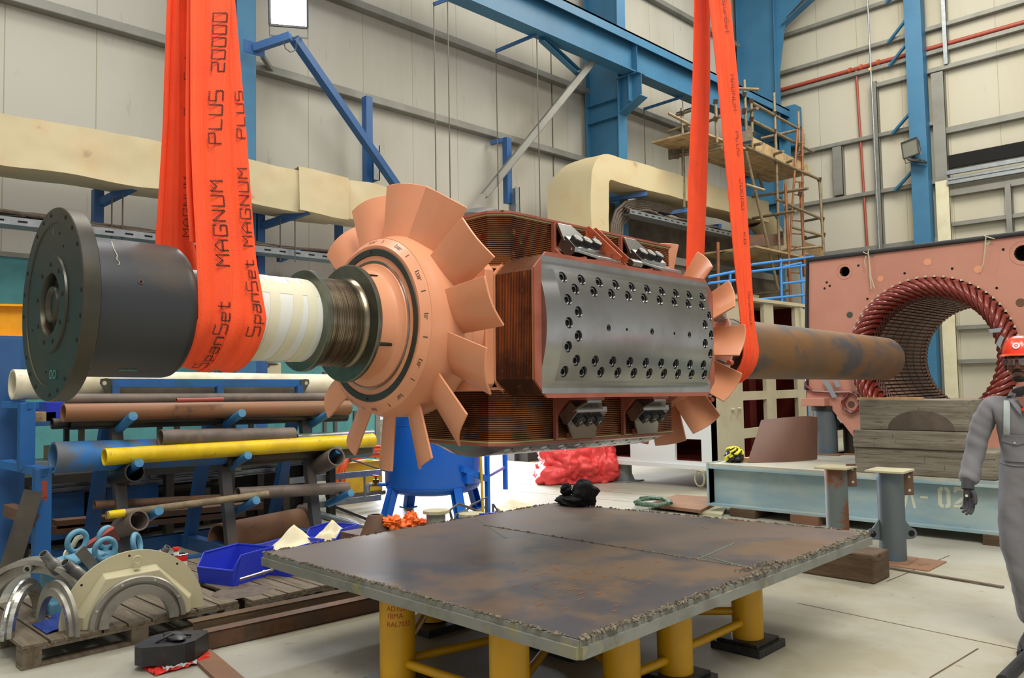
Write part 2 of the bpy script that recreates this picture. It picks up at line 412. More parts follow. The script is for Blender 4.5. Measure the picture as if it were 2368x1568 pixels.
def copy_tree(o, loc=None, rot=None, label=None, group=None, parent=None):
    c = o.copy(); COL.objects.link(c)
    if parent is not None: c.parent = parent
    if loc is not None: c.location = loc
    if rot is not None: c.rotation_euler = rot
    if label: c['label'] = label
    if group: c['group'] = group
    for ch in list(o.children): copy_tree(ch, parent=c)
    if parent is None: WM[c.name] = Matrix.Translation(c.location) @ c.rotation_euler.to_matrix().to_4x4()
    return c
def boolean(o, cutter):
    md = o.modifiers.new('b', 'BOOLEAN'); md.operation = 'DIFFERENCE'; md.solver = 'EXACT'; md.object = cutter
    dg = bpy.context.evaluated_depsgraph_get(); dg.update()
    me = bpy.data.meshes.new_from_object(o.evaluated_get(dg)); o.modifiers.remove(md); o.data = me
    bpy.data.objects.remove(cutter)
# ================================================================= ROTOR (local axis = +Y, origin on the axis at the near flange)
SHARP = 30; RT = 0.0155; M('screw_steel', '#76767a', 0.22, 0.9)
rotor = T('generator_rotor', 'huge salmon and steel four-pole generator rotor hanging in two orange slings above the table', 'rotor', (-3.14, 0.885, 1.807), rot=(-RT, 0, 0))
RM = WM[rotor.name]
AX = (0, 1, 0)
def pol(r, th, s): return Vector((r*math.cos(R(th)), s, r*math.sin(R(th))))
def on_cyl(px, py, rad):
    inv = RM.inverted(); o = inv @ CP; d = inv.to_3x3() @ ray(px, py)
    a = d.x**2+d.z**2; b = 2*(o.x*d.x+o.z*d.z); c = o.x**2+o.z**2-rad*rad; t = (-b-math.sqrt(max(b*b-4*a*c, 0)))/2/a
    return o+d*t

# near coupling flange with its bolt circles
m = MB().lathe([(0.012, 0.0), (0.012, 0.045), (-0.0, 0.055), (-0.0, 0.062), (0.03, 0.075), (0.03, 0.105), (0.0, 0.108), (-0.004, 0.110), (-0.004, 0.172), (0.003, 0.174), (0.003, 0.286), (-0.001, 0.288), (-0.001, 0.338), (0.002, 0.34), (0.052, 0.34), (0.055, 0.337), (0.055, 0.2)], AX and (0, 0, 0), AX, 96)
fl = B(m, 'flange', 'steel_dark', rotor, True, label='dark steel disc with a ring of bolt holes')
for rr, n, hr, off in ((0.318, 24, 0.0075, 4), (0.140, 9, 0.0085, 10)):
    for k in range(n):
        c = pol(rr, off+360*k/n, 0); y = -0.0055 if rr < 0.2 else -0.0025
        if rr > 0.2 and k % 4 == 1: continue
        m = MB().cyl(c+Vector((0, y, 0)), c+Vector((0, 0.002, 0)), hr, 14)
        B(m, 'bolt_hole', 'hole_black', fl, True)
m = MB()
for a, rr in ((60, 0.22), (75, 0.25), (-20, 0.2), (-100, 0.24), (150, 0.19), (200, 0.23)):
    m.cyl(pol(rr, a, 0.0015), pol(rr, a, 0.004), 0.004, 10)
B(m, 'small_hole', 'hole_black', fl, True)
m = MB().text('OO', 0.045, lambda x, y: Vector((0.015+x, -0.0022, -0.262+y)))
B(m, 'chalk_mark', 'chalk_green', fl, True)
m = MB().text('0', 0.03, lambda x, y: Vector((-0.005+x, 0.0015, 0.245+y)))
B(m, 'chalk_mark', 'chalk_green', fl, True)
# big drum with rounded end
m = MB().lathe([(0.05, 0.20), (0.05, 0.252), (0.385, 0.254), (0.405, 0.250), (0.42, 0.238), (0.424, 0.215), (0.424, 0.15)], (0, 0, 0), AX, 96)
drum = B(m, 'shaft_drum', 'steel_drum', rotor, True, label='blackened steel drum of the shaft')
c = on_cyl(326, 652, 0.254); a0 = math.degrees(math.atan2(c.z, c.x))
m = MB().cyl(pol(0.240, a0, c.y), pol(0.2555, a0, c.y), 0.0085, 20); B(m, 'threaded_hole', 'rust_brown', drum, True)
m = MB().cyl(pol(0.250, a0, c.y), pol(0.2562, a0, c.y), 0.0055, 20); B(m, 'threaded_hole', 'hole_black', drum, True)
def drumfn(px, py, rad=0.2552):
    c = on_cyl(px, py, rad); th0 = math.degrees(math.atan2(c.z, c.x)); s0 = c.y
    return lambda x, y: pol(rad, th0+math.degrees(y/rad), s0+x)
m = MB().text('coote', 0.028, drumfn(272, 858)); B(m, 'chalk_mark', 'chalk_green', drum, True)
m = MB(); pts = [on_cyl(*p, 0.2548) for p in ((258, 558), (263, 575), (271, 590), (270, 600), (277, 607), (274, 613))]
m.tube(pts, 0.0012, 5); B(m, 'chalk_mark', 'tape_cream', drum, True)
# shaft under the sling and the papered part
m = MB().lathe([(0.42, 0.0), (0.42, 0.172), (1.0, 0.172), (1.0, 0.0)], (0, 0, 0), AX, 64); B(m, 'shaft', 'steel_dark', rotor, True)
m = MB().lathe([(0.66, 0.172), (0.66, 0.180), (0.985, 0.180), (0.985, 0.172)], (0, 0, 0), AX, 72)
wr = B(m, 'paper_wrap', 'paper_white', rotor, True, label='white paper wrapping taped round the shaft')
for s0, sl in ((0.74, 0.012), (0.84, 0.02), (0.915, 0.01)):
    m = MB()
    def fn(u, v, s0=s0, sl=sl):
        th = -95+190*u; return pol(0.1812, th, s0+0.045*v+sl*math.sin(R(th))*1.6)
    m.grid(fn, 40, 2, True); B(m, 'masking_tape', 'tape_cream', wr, True)
m = MB().grid(lambda u, v: pol(0.1811, 30+22*v, 0.67+0.31*u), 6, 6); B(m, 'masking_tape', 'tape_cream', wr, True)
# journal with its two collars
m = MB().lathe([(0.985, 0.17), (0.985, 0.219), (0.988, 0.222), (1.008, 0.222), (1.011, 0.219), (1.011, 0.19)], (0, 0, 0), AX, 96); B(m, 'collar', 'steel_collar', rotor, True, label='thin greenish steel collar')
pr = [(1.0, 0.196)]
for k in range(20):
    s = 1.012+k*0.0085; pr += [(s, 0.196), (s+0.0055, 0.196), (s+0.006, 0.1945), (s+0.008, 0.1945)]
pr += [(1.19, 0.196), (1.205, 0.206), (1.212, 0.214)]
m = MB().lathe(pr, (0, 0, 0), AX, 96); B(m, 'journal', 'steel_journal', rotor, True, label='polished bearing journal, bronze tinted')
m = MB().lathe([(1.205, 0.19), (1.208, 0.262), (1.212, 0.268), (1.226, 0.268), (1.229, 0.264), (1.229, 0.2)], (0, 0, 0), AX, 96); B(m, 'collar', 'steel_collar', rotor, True, label='large greenish steel collar')
# salmon hub sleeve and hub ring
m = MB().lathe([(1.225, 0.2), (1.225, 0.240), (1.30, 0.243), (1.325, 0.252), (1.338, 0.268), (1.342, 0.285), (1.35, 0.290), (1.352, 0.325), (1.36, 0.327)], (0, 0, 0), AX, 96)
hub = B(m, 'hub_sleeve', 'salmon', rotor, True)
m = MB().lathe([(1.345, 0.293), (1.343, 0.300), (1.349, 0.302)], (0, 0, 0), AX, 96); B(m, 'bare_rim', 'steel_bright', hub, True)
m = MB().lathe([(1.349, 0.326), (1.347, 0.328), (1.347, 0.356), (1.352, 0.358)], (0, 0, 0), AX, 96); B(m, 'black_ring', 'black_ring', hub, True, label='black ring set in the hub face')
for th in (88, -92):
    m = MB().cyl(pol(0.343, th, 1.3455), pol(0.343, th, 1.349), 0.006, 14); B(m, 'bolt_hole', 'hole_black', hub, True)
for th in (62, -25):      # keyways in the sleeve
    m = MB(); m.cbox((0, 0, 0), (0.018, 0.085, 0.016)); mat = Matrix.Rotation(-R(th-90), 3, 'Y')
    m.v = [mat @ p + pol(0.240, th, 1.272) for p in m.v]; B(m, 'key_slot', 'steel_dark', hub, True, bevel=0.006)
m = MB().lathe([(1.352, 0.356), (1.350, 0.362), (1.350, 0.374), (1.355, 0.378), (1.378, 0.404), (1.384, 0.409), (1.384, 0.412), (1.42, 0.418), (1.455, 0.432), (1.60, 0.432), (1.62, 0.425), (1.622, 0.30), (1.80, 0.27), (1.80, 0.2)], (0, 0, 0), AX, 112)
hr = B(m, 'fan_hub', 'salmon', rotor, True)
# handwritten degrees on the bevel of the ring
def bev(th, u):            # point on the bevel (u 0..1 outward)
    s = 1.3555+0.0225*u; r = 0.3795+0.0255*u; return pol(r+0.0009, th, s-0.0009)
marks = MB()
for k in range(24):
    th = 4-15*k
    for t2 in (0,):
        a_, b_ = bev(th-0.25, 0.25), bev(th+0.25, 0.25); c_, d_ = bev(th+0.25, 0.85), bev(th-0.25, 0.85); marks.add([a_, b_, c_, d_], [(0, 1, 2, 3)])
B(marks, 'degree_marks', 'marker_black', hr, True)
for k in range(12):
    th = 4-30*k; lab = '%d°' % (30*k)
    m = MB().text(lab, 0.024, lambda x, y: bev(th-0.9-math.degrees(x/0.392), 0.25+y/0.036)); B(m, 'degree_number', 'marker_black', hr, True)

# fans: fourteen curved blades at each end
def blade(parent, th0, s0, s1, r0, r1, sweep, nm='fan_blade', mat='salmon', w0=0.93):
    m = MB(); CU = 0.027
    def fn(u, v):
        r = r0+(r1-r0)*v
        s = s0+(s1-s0)*u; th = th0-sweep/2+sweep*(0.5-u)*(r1/r)*(w0+(1-w0)*v); bow = CU*math.sin(math.pi*u)
        p = pol(r, th, s); tn = Vector((math.sin(R(th)), 0, -math.cos(R(th))))
        n = Vector((0, 1, 0))*0.93*(-1 if s1 > s0 else 1) - tn*0.37*(-1 if s1 > s0 else 1)
        return p + n*(bow-0.01)
    m.grid(fn, 14, 6, True, thick=0.011)
    b = B(m, nm, mat, parent, True, bevel=0.002)
    # weld pad at the root
    m = MB()
    def pad(u, v):
        s = s0+(s1-s0)*u+(v-0.5)*0.03; th = th0-sweep/2+sweep*(0.5-u)*(r1/r0)*w0
        return pol(r0-0.008+0.012*math.sin(math.pi*v)*(0.7+0.3*math.sin(u*31)), th+math.degrees((v-0.5)*0.03/r0)*0.0, s)
    m.grid(pad, 24, 5, True); B(m, 'weld_bead', mat, b, True)
    return b
for k in range(14): blade(hr, 14.4+360*k/14, 1.455, 1.545, 0.428, 0.685, 17.5)

# rotor body between the poles
m = MB(); h = 0.312; ch = 0.035
m.prism([(x, 1.80, z) for x, z in [(-h, -h+ch), (-h+ch, -h), (h-ch, -h), (h, -h+ch), (h, h-ch), (h-ch, h), (-h+ch, h), (-h, h-ch)]], (0, 0.055, 0)); m.lathe([(1.62, 0.27), (1.70, 0.25), (1.80, 0.30)], (0, 0, 0), AX, 64)
B(m, 'end_plate', 'salmon', rotor, True, bevel=0.004)
body = MB(); h = 0.30; ch = 0.1
poly = [(-h, -h+ch), (-h+ch, -h), (h-ch, -h), (h, -h+ch), (h, h-ch), (h-ch, h), (-h+ch, h), (-h, h-ch)]
body.prism([(x, 1.93, z) for x, z in poly], (0, 1.48, 0)); B(body, 'rotor_body', 'salmon_dull', rotor, True)
S0, S1 = 1.905, 3.372          # pole shoe ends
def pole(k):
    q = Matrix.Rotation(k*math.pi/2, 4, 'Y')
    def W(mb): mb.v = [(q @ p) for p in mb.v]; return mb
    # in the pole's own frame the radial direction is +X, width is Z
    def octo(hw, se0, se1, c): return [(se0, -hw+c), (se0+c, -hw), (se1-c, -hw), (se1, -hw+c), (se1, hw-c), (se1-c, hw), (se0+c, hw), (se0, hw-c)]
    core = MB().prism([(0.25, s, z) for s, z in octo(0.235, 1.98, 3.3, 0.06)], (0.3, 0, 0)); p = B(W(core), 'pole_core', 'salmon_dull', rotor, True)
    inn = MB().prism([(0.292, s, z) for s, z in octo(0.345, 1.862, 3.42, 0.085)], (0.014, 0, 0)); B(W(inn), 'coil_washer', 'salmon', rotor, True)
    # the copper coil: stacked edgewise strips, each slightly proud of the next
    out = octo(0.335, 1.868, 3.41, 0.08); prof = []
    N = 24; r0, r1 = 0.308, 0.556
    co = MB(); ring = []
    for i in range(N):
        a = r0+(r1-r0)*i/N; b = r0+(r1-r0)*(i+1)/N; w_ = (b-a)
        ring += [(a, 0.006), (a+w_*0.22, 0.0), (a+w_*0.78, 0.0), (b-w_*0.02, 0.006)]
    nn = len(out); verts = []
    cen = Vector(((S0+S1)/2, 0, 0))
    for (r, ins) in ring:
        for j, (s, z) in enumerate(out):
            e0 = Vector(out[j-1]); e1 = Vector((s, z)); e2 = Vector(out[(j+1) % nn])
            d0 = (e1-e0).normalized(); d1 = (e2-e1).normalized(); n0 = Vector((d0.y, -d0.x)); n1 = Vector((d1.y, -d1.x))
            bis = (n0+n1).normalized(); sc_ = ins/max(bis.dot(n0), 0.3)
            pt = e1-bis*sc_ if (e1-Vector((2.64, 0))).dot(bis) > 0 else e1+bis*sc_
            verts.append((r, pt.x, pt.y))
    fs = []; K = len(ring)
    mi = []
    for i in range(K-1):
        for j in range(nn):
            fs.append((i*nn+j, i*nn+(j+1) % nn, (i+1)*nn+(j+1) % nn, (i+1)*nn+j)); mi.append(0 if i % 4 == 1 else 1)
    co.add(verts, fs, False); co.mi = mi
    cl = B(W(co), 'pole_coil', ['copper_edge', 'copper_gap'], rotor, True, label='coil of stacked varnished copper strips')
    m = MB().prism([(0.556, s, z) for s, z in octo(0.338, 1.864, 3.415, 0.08)], (0.009, 0, 0)); B(W(m), 'insulating_frame', 'insul_cream', cl, True)
    m = MB().prism([(0.566, s, z) for s, z in octo(0.345, 1.858, 3.425, 0.083)], (0.012, 0, 0)); B(W(m), 'insulating_frame', 'salmon_frame', cl, True, label='thin red-brown insulating frame')
    # pole shoe: turned outer surface, bevelled ends
    RP = 0.648; hw = 30.0; na = 60; sh = MB()
    cols = []
    secs = [(S0, 0.0, 0.612), (S0+0.07, 0.0, RP), (S1-0.07, 0.0, RP), (S1, 0.0, 0.612)]
    V_ = []
    for (s, _, rad) in secs:
        row = []
        for i in range(na+1):
            zz = -0.324+0.648*i/na
            x = math.sqrt(max(rad*rad-zz*zz, 0)); x = max(x, 0.5785)
            row.append((x, s, zz))
        V_.append(row)
    b0 = len(sh.v)
    for row in V_: sh.v += [Vector(p) for p in row]
    W_ = na+1
    for i in range(3):
        for j in range(na): sh.f.append([i*W_+j, (i+1)*W_+j, (i+1)*W_+j+1, i*W_+j+1]); sh.mi.append(0); sh.sm.append(False)
    bb = len(sh.v)
    for (s, _, rad) in secs: sh.v += [Vector((0.578, s, -0.324)), Vector((0.578, s, 0.324))]
    sh.f.append([bb, bb+1] + [j for j in range(na, -1, -1)]); sh.f.append([bb+6, bb+7] + [3*W_+j for j in range(na, -1, -1)])
    for i in range(3):
        sh.f.append([i*W_, (i+1)*W_, bb+2*i+2, bb+2*i]); sh.f.append([i*W_+na, (i+1)*W_+na, bb+2*i+3, bb+2*i+1])
    sh.f.append([bb, bb+1, bb+7, bb+6])
    sh.mi += [0]*9; sh.sm += [False]*9
    shoe = B(W(sh), 'pole_shoe', 'steel_bright', rotor, True)
    # counterbored socket screws
    cut = MB(); bolts = []
    so0, so1 = 2.028, 3.262
    def spot(s, th): bolts.append((s, th))
    for i in range(10):
        s = so0+(so1-so0)*i/9; spot(s, 20.6); spot(s, -18.3) if False else spot(s, -20.0)
    for i in range(9):
        s = 2.097+(3.224-2.097)*i/8; spot(s, 15.6); spot(s, -15.0)
    for s, th in ((2.028, 10.5), (2.094, 5.6), (2.02, 0.6), (2.09, -4.6), (2.023, -9.4), (3.288, 10.5), (3.222, 5.6), (3.283, 0.6), (3.216, -4.0), (3.284, -9.0)): spot(s, th)
    smalls = [(2.32, -0.2, 0.0095), (2.69, -0.2, 0.0095), (3.05, -0.2, 0.0095)]; tiny = [(2.47, -0.2, 0.008), (2.90, -0.2, 0.008)]
    def hole(mb, s, th, r, a, b, n=18):
        z = RP*math.sin(R(th)); mb.cyl((a, s, z), (b, s, z), r, n, smooth=False)
    if k in (0, 1, 3):
        for s, th in bolts:
            z = RP*math.sin(R(th)); x = math.sqrt(RP*RP-z*z); hole(cut, s, th, 0.0275, x-0.026, x+0.05)
        for s, th, r in smalls: hole(cut, s, th, r+0.008, RP-0.012, RP+0.02)
        for s, th, r in tiny: hole(cut, s, th, r, RP-0.02, RP+0.02)
        co_ = B(W(cut), 'cutter', 'steel_bright', rotor, True); boolean(shoe, co_); shoe.data.polygons.foreach_set('use_smooth', [True]*len(shoe.data.polygons)); shoe.data.set_sharp_from_angle(angle=R(14))
    if k == 0 or k == 1 or k == 3:
        first = None
        for s, th in bolts + [(a, b) for a, b, c in smalls]:
            sm = (s, th) in [(a, b) for a, b, c in smalls]; r = 0.0145 if sm else 0.0235
            z = RP*math.sin(R(th)); x = math.sqrt(RP*RP-z*z)-(0.012 if sm else 0.026)
            hh = 0.008 if sm else 0.014
            m = MB().lathe([(0, r), (hh-0.002, r), (hh, r-0.002), (hh, r*0.62), (hh-0.008, r*0.60), (hh-0.008, 0)], (0, 0, 0), (1, 0, 0), 18, False)
            q2 = Matrix.Rotation(k*math.pi/2, 4, 'Y')
            if first is None or sm:
                b_ = B(m, 'socket_screw', 'screw_steel', shoe, True); m = MB().lathe([(hh-0.0065, 0.0), (hh-0.0065, r*0.58), (hh+0.0002, r*0.60)], (0, 0, 0), (1, 0, 0), 6, False, up=(0, 0, 1)); B(m, 'hex_socket', 'hole_black', b_, True)
                if not sm: first = b_
            else: b_ = copy_tree(first); 
            b_.parent = shoe; b_.location = q2 @ Vector((x, s, z)); b_.rotation_euler = (0, k*math.pi/2, 0)
    return shoe
for k in range(4): pole(k)

# coil supports: bent steel plates with three hex bolts, between the poles
def support(s0, ang):
    """wedge bracket in the gap at angle ang (45 deg = between right and top pole)"""
    q = Matrix.Rotation(-R(ang-45), 4, 'Y')
    def W(mb): mb.v = [q @ p for p in mb.v]; return mb
    a = 0.342; L = 0.30                      # coil side planes at x=a and z=a
    # frame plates of red-brown against the coils
    def tri(t, off, w0, w1):                 # plate lying on the plane x=a+off, trapezoid from the coil top to the corner
        return
    # base strips on the coils
    sup = B(W(MB().box((a-0.004, s0-0.014, a-0.004), (a+0.016, s0+0.004, 0.560)).box((a+0.0161, s0-0.014, a-0.004), (0.560, s0+0.004, a+0.016)).box((a-0.004, s0+0.0041, 0.53), (a+0.016, s0+0.13, 0.560)).box((0.53, s0+0.09, a-0.004), (0.560, s0+0.30, a+0.016)).prism([(a, s0-0.01, a), (a+0.10, s0-0.01, a), (a, s0-0.01, a+0.10)], (0, 0.25, 0))), 'coil_support', 'salmon_frame', rotor, True, label='coil support bracket between two poles')
    # steel side plates, cut on a slant
    for sw in (0, 1):
        P = [(0.556, s0+(0.10 if sw else 0.0), a+0.016), (0.556, s0+(0.29 if sw else 0.11), a+0.016), (a+0.115, s0+0.25, a+0.062), (a+0.115, s0, a+0.062)]
        if sw: q4 = [Vector(p) for p in P]; th_ = Vector((0.003, 0, 0.014))
        else: q4 = [Vector((p[2], p[1], p[0])) for p in P]; th_ = Vector((0.014, 0, 0.003))
        m = MB().prism(q4, th_); B(W(m), 'side_plate', 'steel_bright', sup, True, bevel=0.002)
    # clamping bar across the corner and its bolts
    c0 = Vector((a+0.095, 0, a+0.095)); dn = Vector((1, 0, 1)).normalized(); dt = Vector((1, 0, -1)).normalized()
    m = MB(); pts = [c0-dt*0.062, c0-dt*0.045+dn*0.022, c0+dt*0.045+dn*0.022, c0+dt*0.062, c0+dt*0.05-dn*0.05, c0-dt*0.05-dn*0.05]
    m.prism([p+Vector((0, s0+0.005, 0)) for p in pts], (0, 0.245, 0)); cb = B(W(m), 'clamp_bar', 'steel_bright', sup, True, bevel=0.002)
    for i in range(3):
        y = s0+0.045+i*0.078; c = c0+dn*0.022+Vector((0, y, 0))
        m = MB().lathe([(0, 0.036), (0.026, 0.036), (0.030, 0.031), (0.030, 0)], c, dn, 6, False, up=(0, 1, 0))
        hb = B(W(m), 'hex_bolt', 'black_bolt', sup, True, bevel=0.0015)
        m = MB(); e_ = dt*0.016; f_ = Vector((0, 0.013, 0)); c2 = c+dn*0.0305
        m.tube([c2-e_-f_*0.3, c2+e_+f_*0.3], 0.0012, 4); m.tube([c2-f_, c2+f_], 0.0012, 4); B(W(m), 'paint_mark', 'tape_cream', hb, True)
    return sup
for s0 in (2.26, 2.83):
    for ang in (45, -45): support(s0, ang)
# red connector plates in the upper gap
m = MB()
a = 0.40
for s in (2.50, 2.56):
    m.prism([(0.36, s, 0.565), (0.385, s, 0.575), (0.585, s+0.02, 0.385), (0.565, s+0.02, 0.365), (0.42, s+0.02, 0.38), (0.36, s, 0.47)], (0, 0.006, 0))
cn = B(m, 'connector_plate', 'bracket_red', rotor, True, label='pair of orange-red sheet connectors between the bracket pairs')
m = MB().lathe([(0, 0.013), (0.01, 0.013), (0.012, 0.01), (0.012, 0)], (0.42, 2.51, 0.50), (0, -1, 0), 6, False); m.lathe([(0, 0.013), (0.01, 0.013), (0.012, 0.01), (0.012, 0)], (0.53, 2.53, 0.41), (0, -1, 0), 6, False)
m.cyl((0.42, 2.50, 0.50), (0.42, 2.60, 0.50), 0.006, 10); m.cyl((0.53, 2.51, 0.41), (0.53, 2.62, 0.41), 0.006, 10)
B(m, 'plate_bolt', 'steel_grey', cn, True)
m = MB().grid(lambda u, v: Vector((0.555+0.03*math.sin(math.pi*u), 2.62+0.085*v, 0.34+0.05*u)), 10, 2, True, thick=0.006)
B(m, 'bent_strap', 'steel_bright', cn, True)

# far end: fan, shaft and the rusty extension pipe
m = MB().lathe([(3.42, 0.30), (3.42, 0.36), (3.44, 0.36), (3.46, 0.33), (3.52, 0.33), (3.53, 0.43), (3.545, 0.445), (3.68, 0.445), (3.70, 0.40), (3.72, 0.30), (3.74, 0.24), (3.95, 0.23), (3.95, 0.1)], (0, 0, 0), AX, 96)
fh = B(m, 'fan_hub', 'salmon', rotor, True)
for k in range(14): blade(fh, 7.8+360*k/14, 3.65, 3.575, 0.445, 0.672, 16.5)
# exciter leads and clamps behind the far fan
m = MB()
for th in (58, 22, -52, -20, 100, -100):
    c = pol(0.43, th, 3.80); m.cbox(c, (0.05, 0.10, 0.045), (0, -R(th), 0)); 
    d = pol(0.49, th, 3.78); m.cyl(c, d, 0.012, 10)
ld = B(m, 'lead_clamp', 'galv', rotor, True, label='grey diode blocks behind the far fan')
for th in (58, 22, -52, -20):
    c = pol(0.50, th+4, 3.76); m = MB().cyl(c, c+Vector((0, 0.04, 0)), 0.016, 14); B(m, 'lead_insulator', 'bracket_red', ld, True)
    m = MB().cbox(pol(0.46, th, 3.75), (0.06, 0.03, 0.07), (0, -R(th), 0)); B(m, 'diode_block', 'steel_grey', ld, True)
m = MB().lathe([(3.73, 0.28), (3.86, 0.28), (3.86, 0.45), (3.885, 0.45), (3.885, 0.2)], (0, 0, 0), AX, 48); B(m, 'diode_plate', 'salmon_dull', rotor, True)
m = MB().lathe([(3.9, 0.0), (3.9, 0.222), (5.25, 0.222), (5.25, 0.0)], (0, 0, 0), AX, 64); B(m, 'shaft', 'steel_dark', rotor, True)
m = MB().lathe([(4.55, 0.2), (4.55, 0.226), (7.64, 0.216), (7.67, 0.20), (7.675, 0.19), (7.675, 0.17), (7.6, 0.165), (7.6, 0)], (0, 0, 0), AX, 96)
B(m, 'extension_pipe', 'pipe_rust', rotor, True, label='long rusty brown extension tube')

SHARP = 52
# ================================================================= SETTING
WX, YB = -11.7, 22.0
DY0, DY1, DZ = 8.42, 13.4, 2.55          # loading door in the left wall
m = MB().box((-30, -8, -0.2), (8, 26, 0)); fl_ = B(m, 'floor', 'floor_paint', kind='structure', origin=(0, 0, 0))
# expansion joints sawn in the floor: thin dark strips of filler
m = MB()
for a, b in (((-2.6, 5.0), (2.0, 5.0)), ((-0.9, 2.0), (-0.9, 9.0))): pass
for (p, q) in (((1845, 1395), (2368, 1505)), ((2262, 1500), (2150, 1568)), ((1200, 1118), (1660, 1160)), ((1190, 1135), (1500, 1165)), ((2195, 1285), (2050, 1345))):
    a, b = PZ(*p, 0.0), PZ(*q, 0.0); m.bar(a, b, 0.010, 0.002)
B(m, 'trim_1', 'wood_dark', kind='structure')
def wallbox(mb, x0, x1, y0, y1, z0, z1): mb.box((x0, y0, z0), (x1, y1, z1))
m = MB(); wallbox(m, WX-0.15, WX, -8, DY0, 0, 15); wallbox(m, WX-0.15, WX, DY1, YB, 0, 15); wallbox(m, WX-0.15, WX, DY0, DY1, DZ, 15)
B(m, 'wall_left', 'wall_left_mat', kind='structure', origin=(0, 0, 0))
m = MB(); wallbox(m, WX-0.15, 8, YB, YB+0.15, 0, 15); B(m, 'wall_back', 'wall_back_mat', kind='structure', origin=(0, 0, 0))
m = MB().box((WX, -8, 0), (WX+0.10, DY0, 3.2)); B(m, 'wall_left_lower', 'cyan_wall', kind='structure', origin=(0, 0, 0))
m = MB().box((WX, -8, 3.2), (WX+0.14, DY0, 3.26)); B(m, 'trim_2', 'girt_steel', kind='structure')
m = MB(); m.box((WX-0.02, DY0-0.07, 0), (WX+0.12, DY0+0.02, DZ+0.1)); m.box((WX-0.02, DY1-0.02, 0), (WX+0.12, DY1+0.08, DZ+0.1)); m.box((WX-0.02, DY0, DZ), (WX+0.12, DY1, DZ+0.12)); B(m, 'door_frame', 'girt_steel', kind='structure')
area('door_daylight', (-14.5, 10.8, 2.6), (-8.0, 9.6, 0.0), 4.5, 2600, (0.84, 0.90, 1.0), 2.6)

# sheeting rails (girts) of the two walls: lipped channels standing off the sheets
def girt(parent_kind, p, q, h=0.12, d=0.17, name='trim_3'):
    m = MB(); n = Vector((1, 0, 0)) if abs(q[1]-p[1]) > abs(q[0]-p[0]) else Vector((0, -1, 0))
    p, q = Vector(p), Vector(q)
    m.bar(p+n*d/2+Vector((0, 0, h/2)), q+n*d/2+Vector((0, 0, h/2)), d, 0.012)
    m.bar(p+n*d/2-Vector((0, 0, h/2)), q+n*d/2-Vector((0, 0, h/2)), d, 0.012)
    m.bar(p+n*d, q+n*d, 0.012, h)
    return B(m, name, 'girt_steel', kind='structure')
k = 3
for z in (6.53, 8.15, 9.7, 11.25, 12.8): girt('s', (WX, -6, z), (WX, YB, z), name='trim_%d' % k); k += 1
for z in (11.34, 10.28, 9.66): girt('s', (WX+0.9, YB, z), (6, YB, z), h=0.09, name='trim_%d' % k); k += 1
girt('s', (-8.0, YB, 9.2), (6, YB, 9.2), h=0.10, name='trim_%d' % k); k += 1
for z in (7.86, 6.37): girt('s', (-10.6, YB, z), (-6.45, YB, z), h=0.09, name='trim_%d' % k); k += 1
for z in (7.60, 6.02): girt('s', (-6.3, YB, z), (6, YB, z), h=0.14, name='trim_%d' % k); k += 1
for z in (5.24, 3.9, 2.68, 1.85): girt('s', (-6.25, YB, z), (6, YB, z), h=0.09, name='trim_%d' % k); k += 1
girt('s', (-10.6, YB, 4.9), (-6.45, YB, 4.9), name='trim_%d' % k); k += 1
# dark gap and bright rails over the big end door
m = MB().box((-6.3, YB-0.10, 6.66), (6, YB-0.02, 6.98)); B(m, 'door_2', 'hole_black', kind='structure')
m = MB(); m.bar((-6.3, YB-0.2, 6.52), (6, YB-0.2, 6.52), 0.1, 0.10); m.bar((-6.3, YB-0.2, 6.36), (6, YB-0.2, 6.36), 0.06, 0.05); m.bar((-6.3, YB-0.2, 6.26), (6, YB-0.2, 6.26), 0.14, 0.08); B(m, 'trim_%d' % k, 'galv', kind='structure'); k += 1
# vertical framing channels on the back wall
for (x, z0, z1, wd, mt) in ((-7.97, 0, 9.3, 0.13, 'girt_steel'), (-6.42, 0, 6.35, 0.30, 'cream_frame'), (-6.42, 6.35, 9.1, 0.28, 'girt_steel'), (-9.0, 6.45, 7.78, 0.24, 'girt_steel'), (-6.2, 9.25, 12.5, 0.09, 'galv'), (-5.0, 0, 6.0, 0.12, 'girt_steel')):
    m = MB(); m.box((x-wd/2, YB-0.22, z0), (x+wd/2, YB-0.16, z1)); m.box((x+wd/2-0.02, YB-0.2, z0), (x+wd/2, YB-0.0, z1)); m.box((x-wd/2, YB-0.2, z0), (x-wd/2+0.02, YB, z1))
    B(m, 'trim_%d' % k, mt, kind='structure'); k += 1

# crane girder and portal columns
def column(name, label, y, x1, w=0.30, z1=13.5, top=0.62, dflt=0.95):
    t = T(name, label, 'column', (WX+0.45, y, 0))
    m = MB(); xo = WX+0.17
    # tapered web and two flanges
    q_ = 0.15 if dflt > 0.6 else 0.0
    m.prism([(xo, y-0.006, 0), (xo+dflt-q_, y-0.006, 0), (xo+dflt, y-0.006, z1), (xo, y-0.006, z1)], (0, 0.012, 0)); B(m, 'web', 'blue_steel', t)
    m = MB().prism([(xo+dflt-q_, y-w/2, 0), (xo+dflt-q_+0.02, y-w/2, 0), (xo+dflt+0.02, y-w/2, z1), (xo+dflt, y-w/2, z1)], (0, w, 0)); B(m, 'flange', 'blue_steel', t)
    m = MB().box((xo-0.02, y-w/2, 0), (xo, y+w/2, z1)); B(m, 'flange', 'blue_steel', t)
    for z in (2.0, 6.4, 7.35, 7.75):
        m = MB().box((xo, y-w/2+0.02, z), (xo+dflt-0.14, y+w/2-0.02, z+0.014)); B(m, 'stiffener', 'blue_steel', t)
    return t
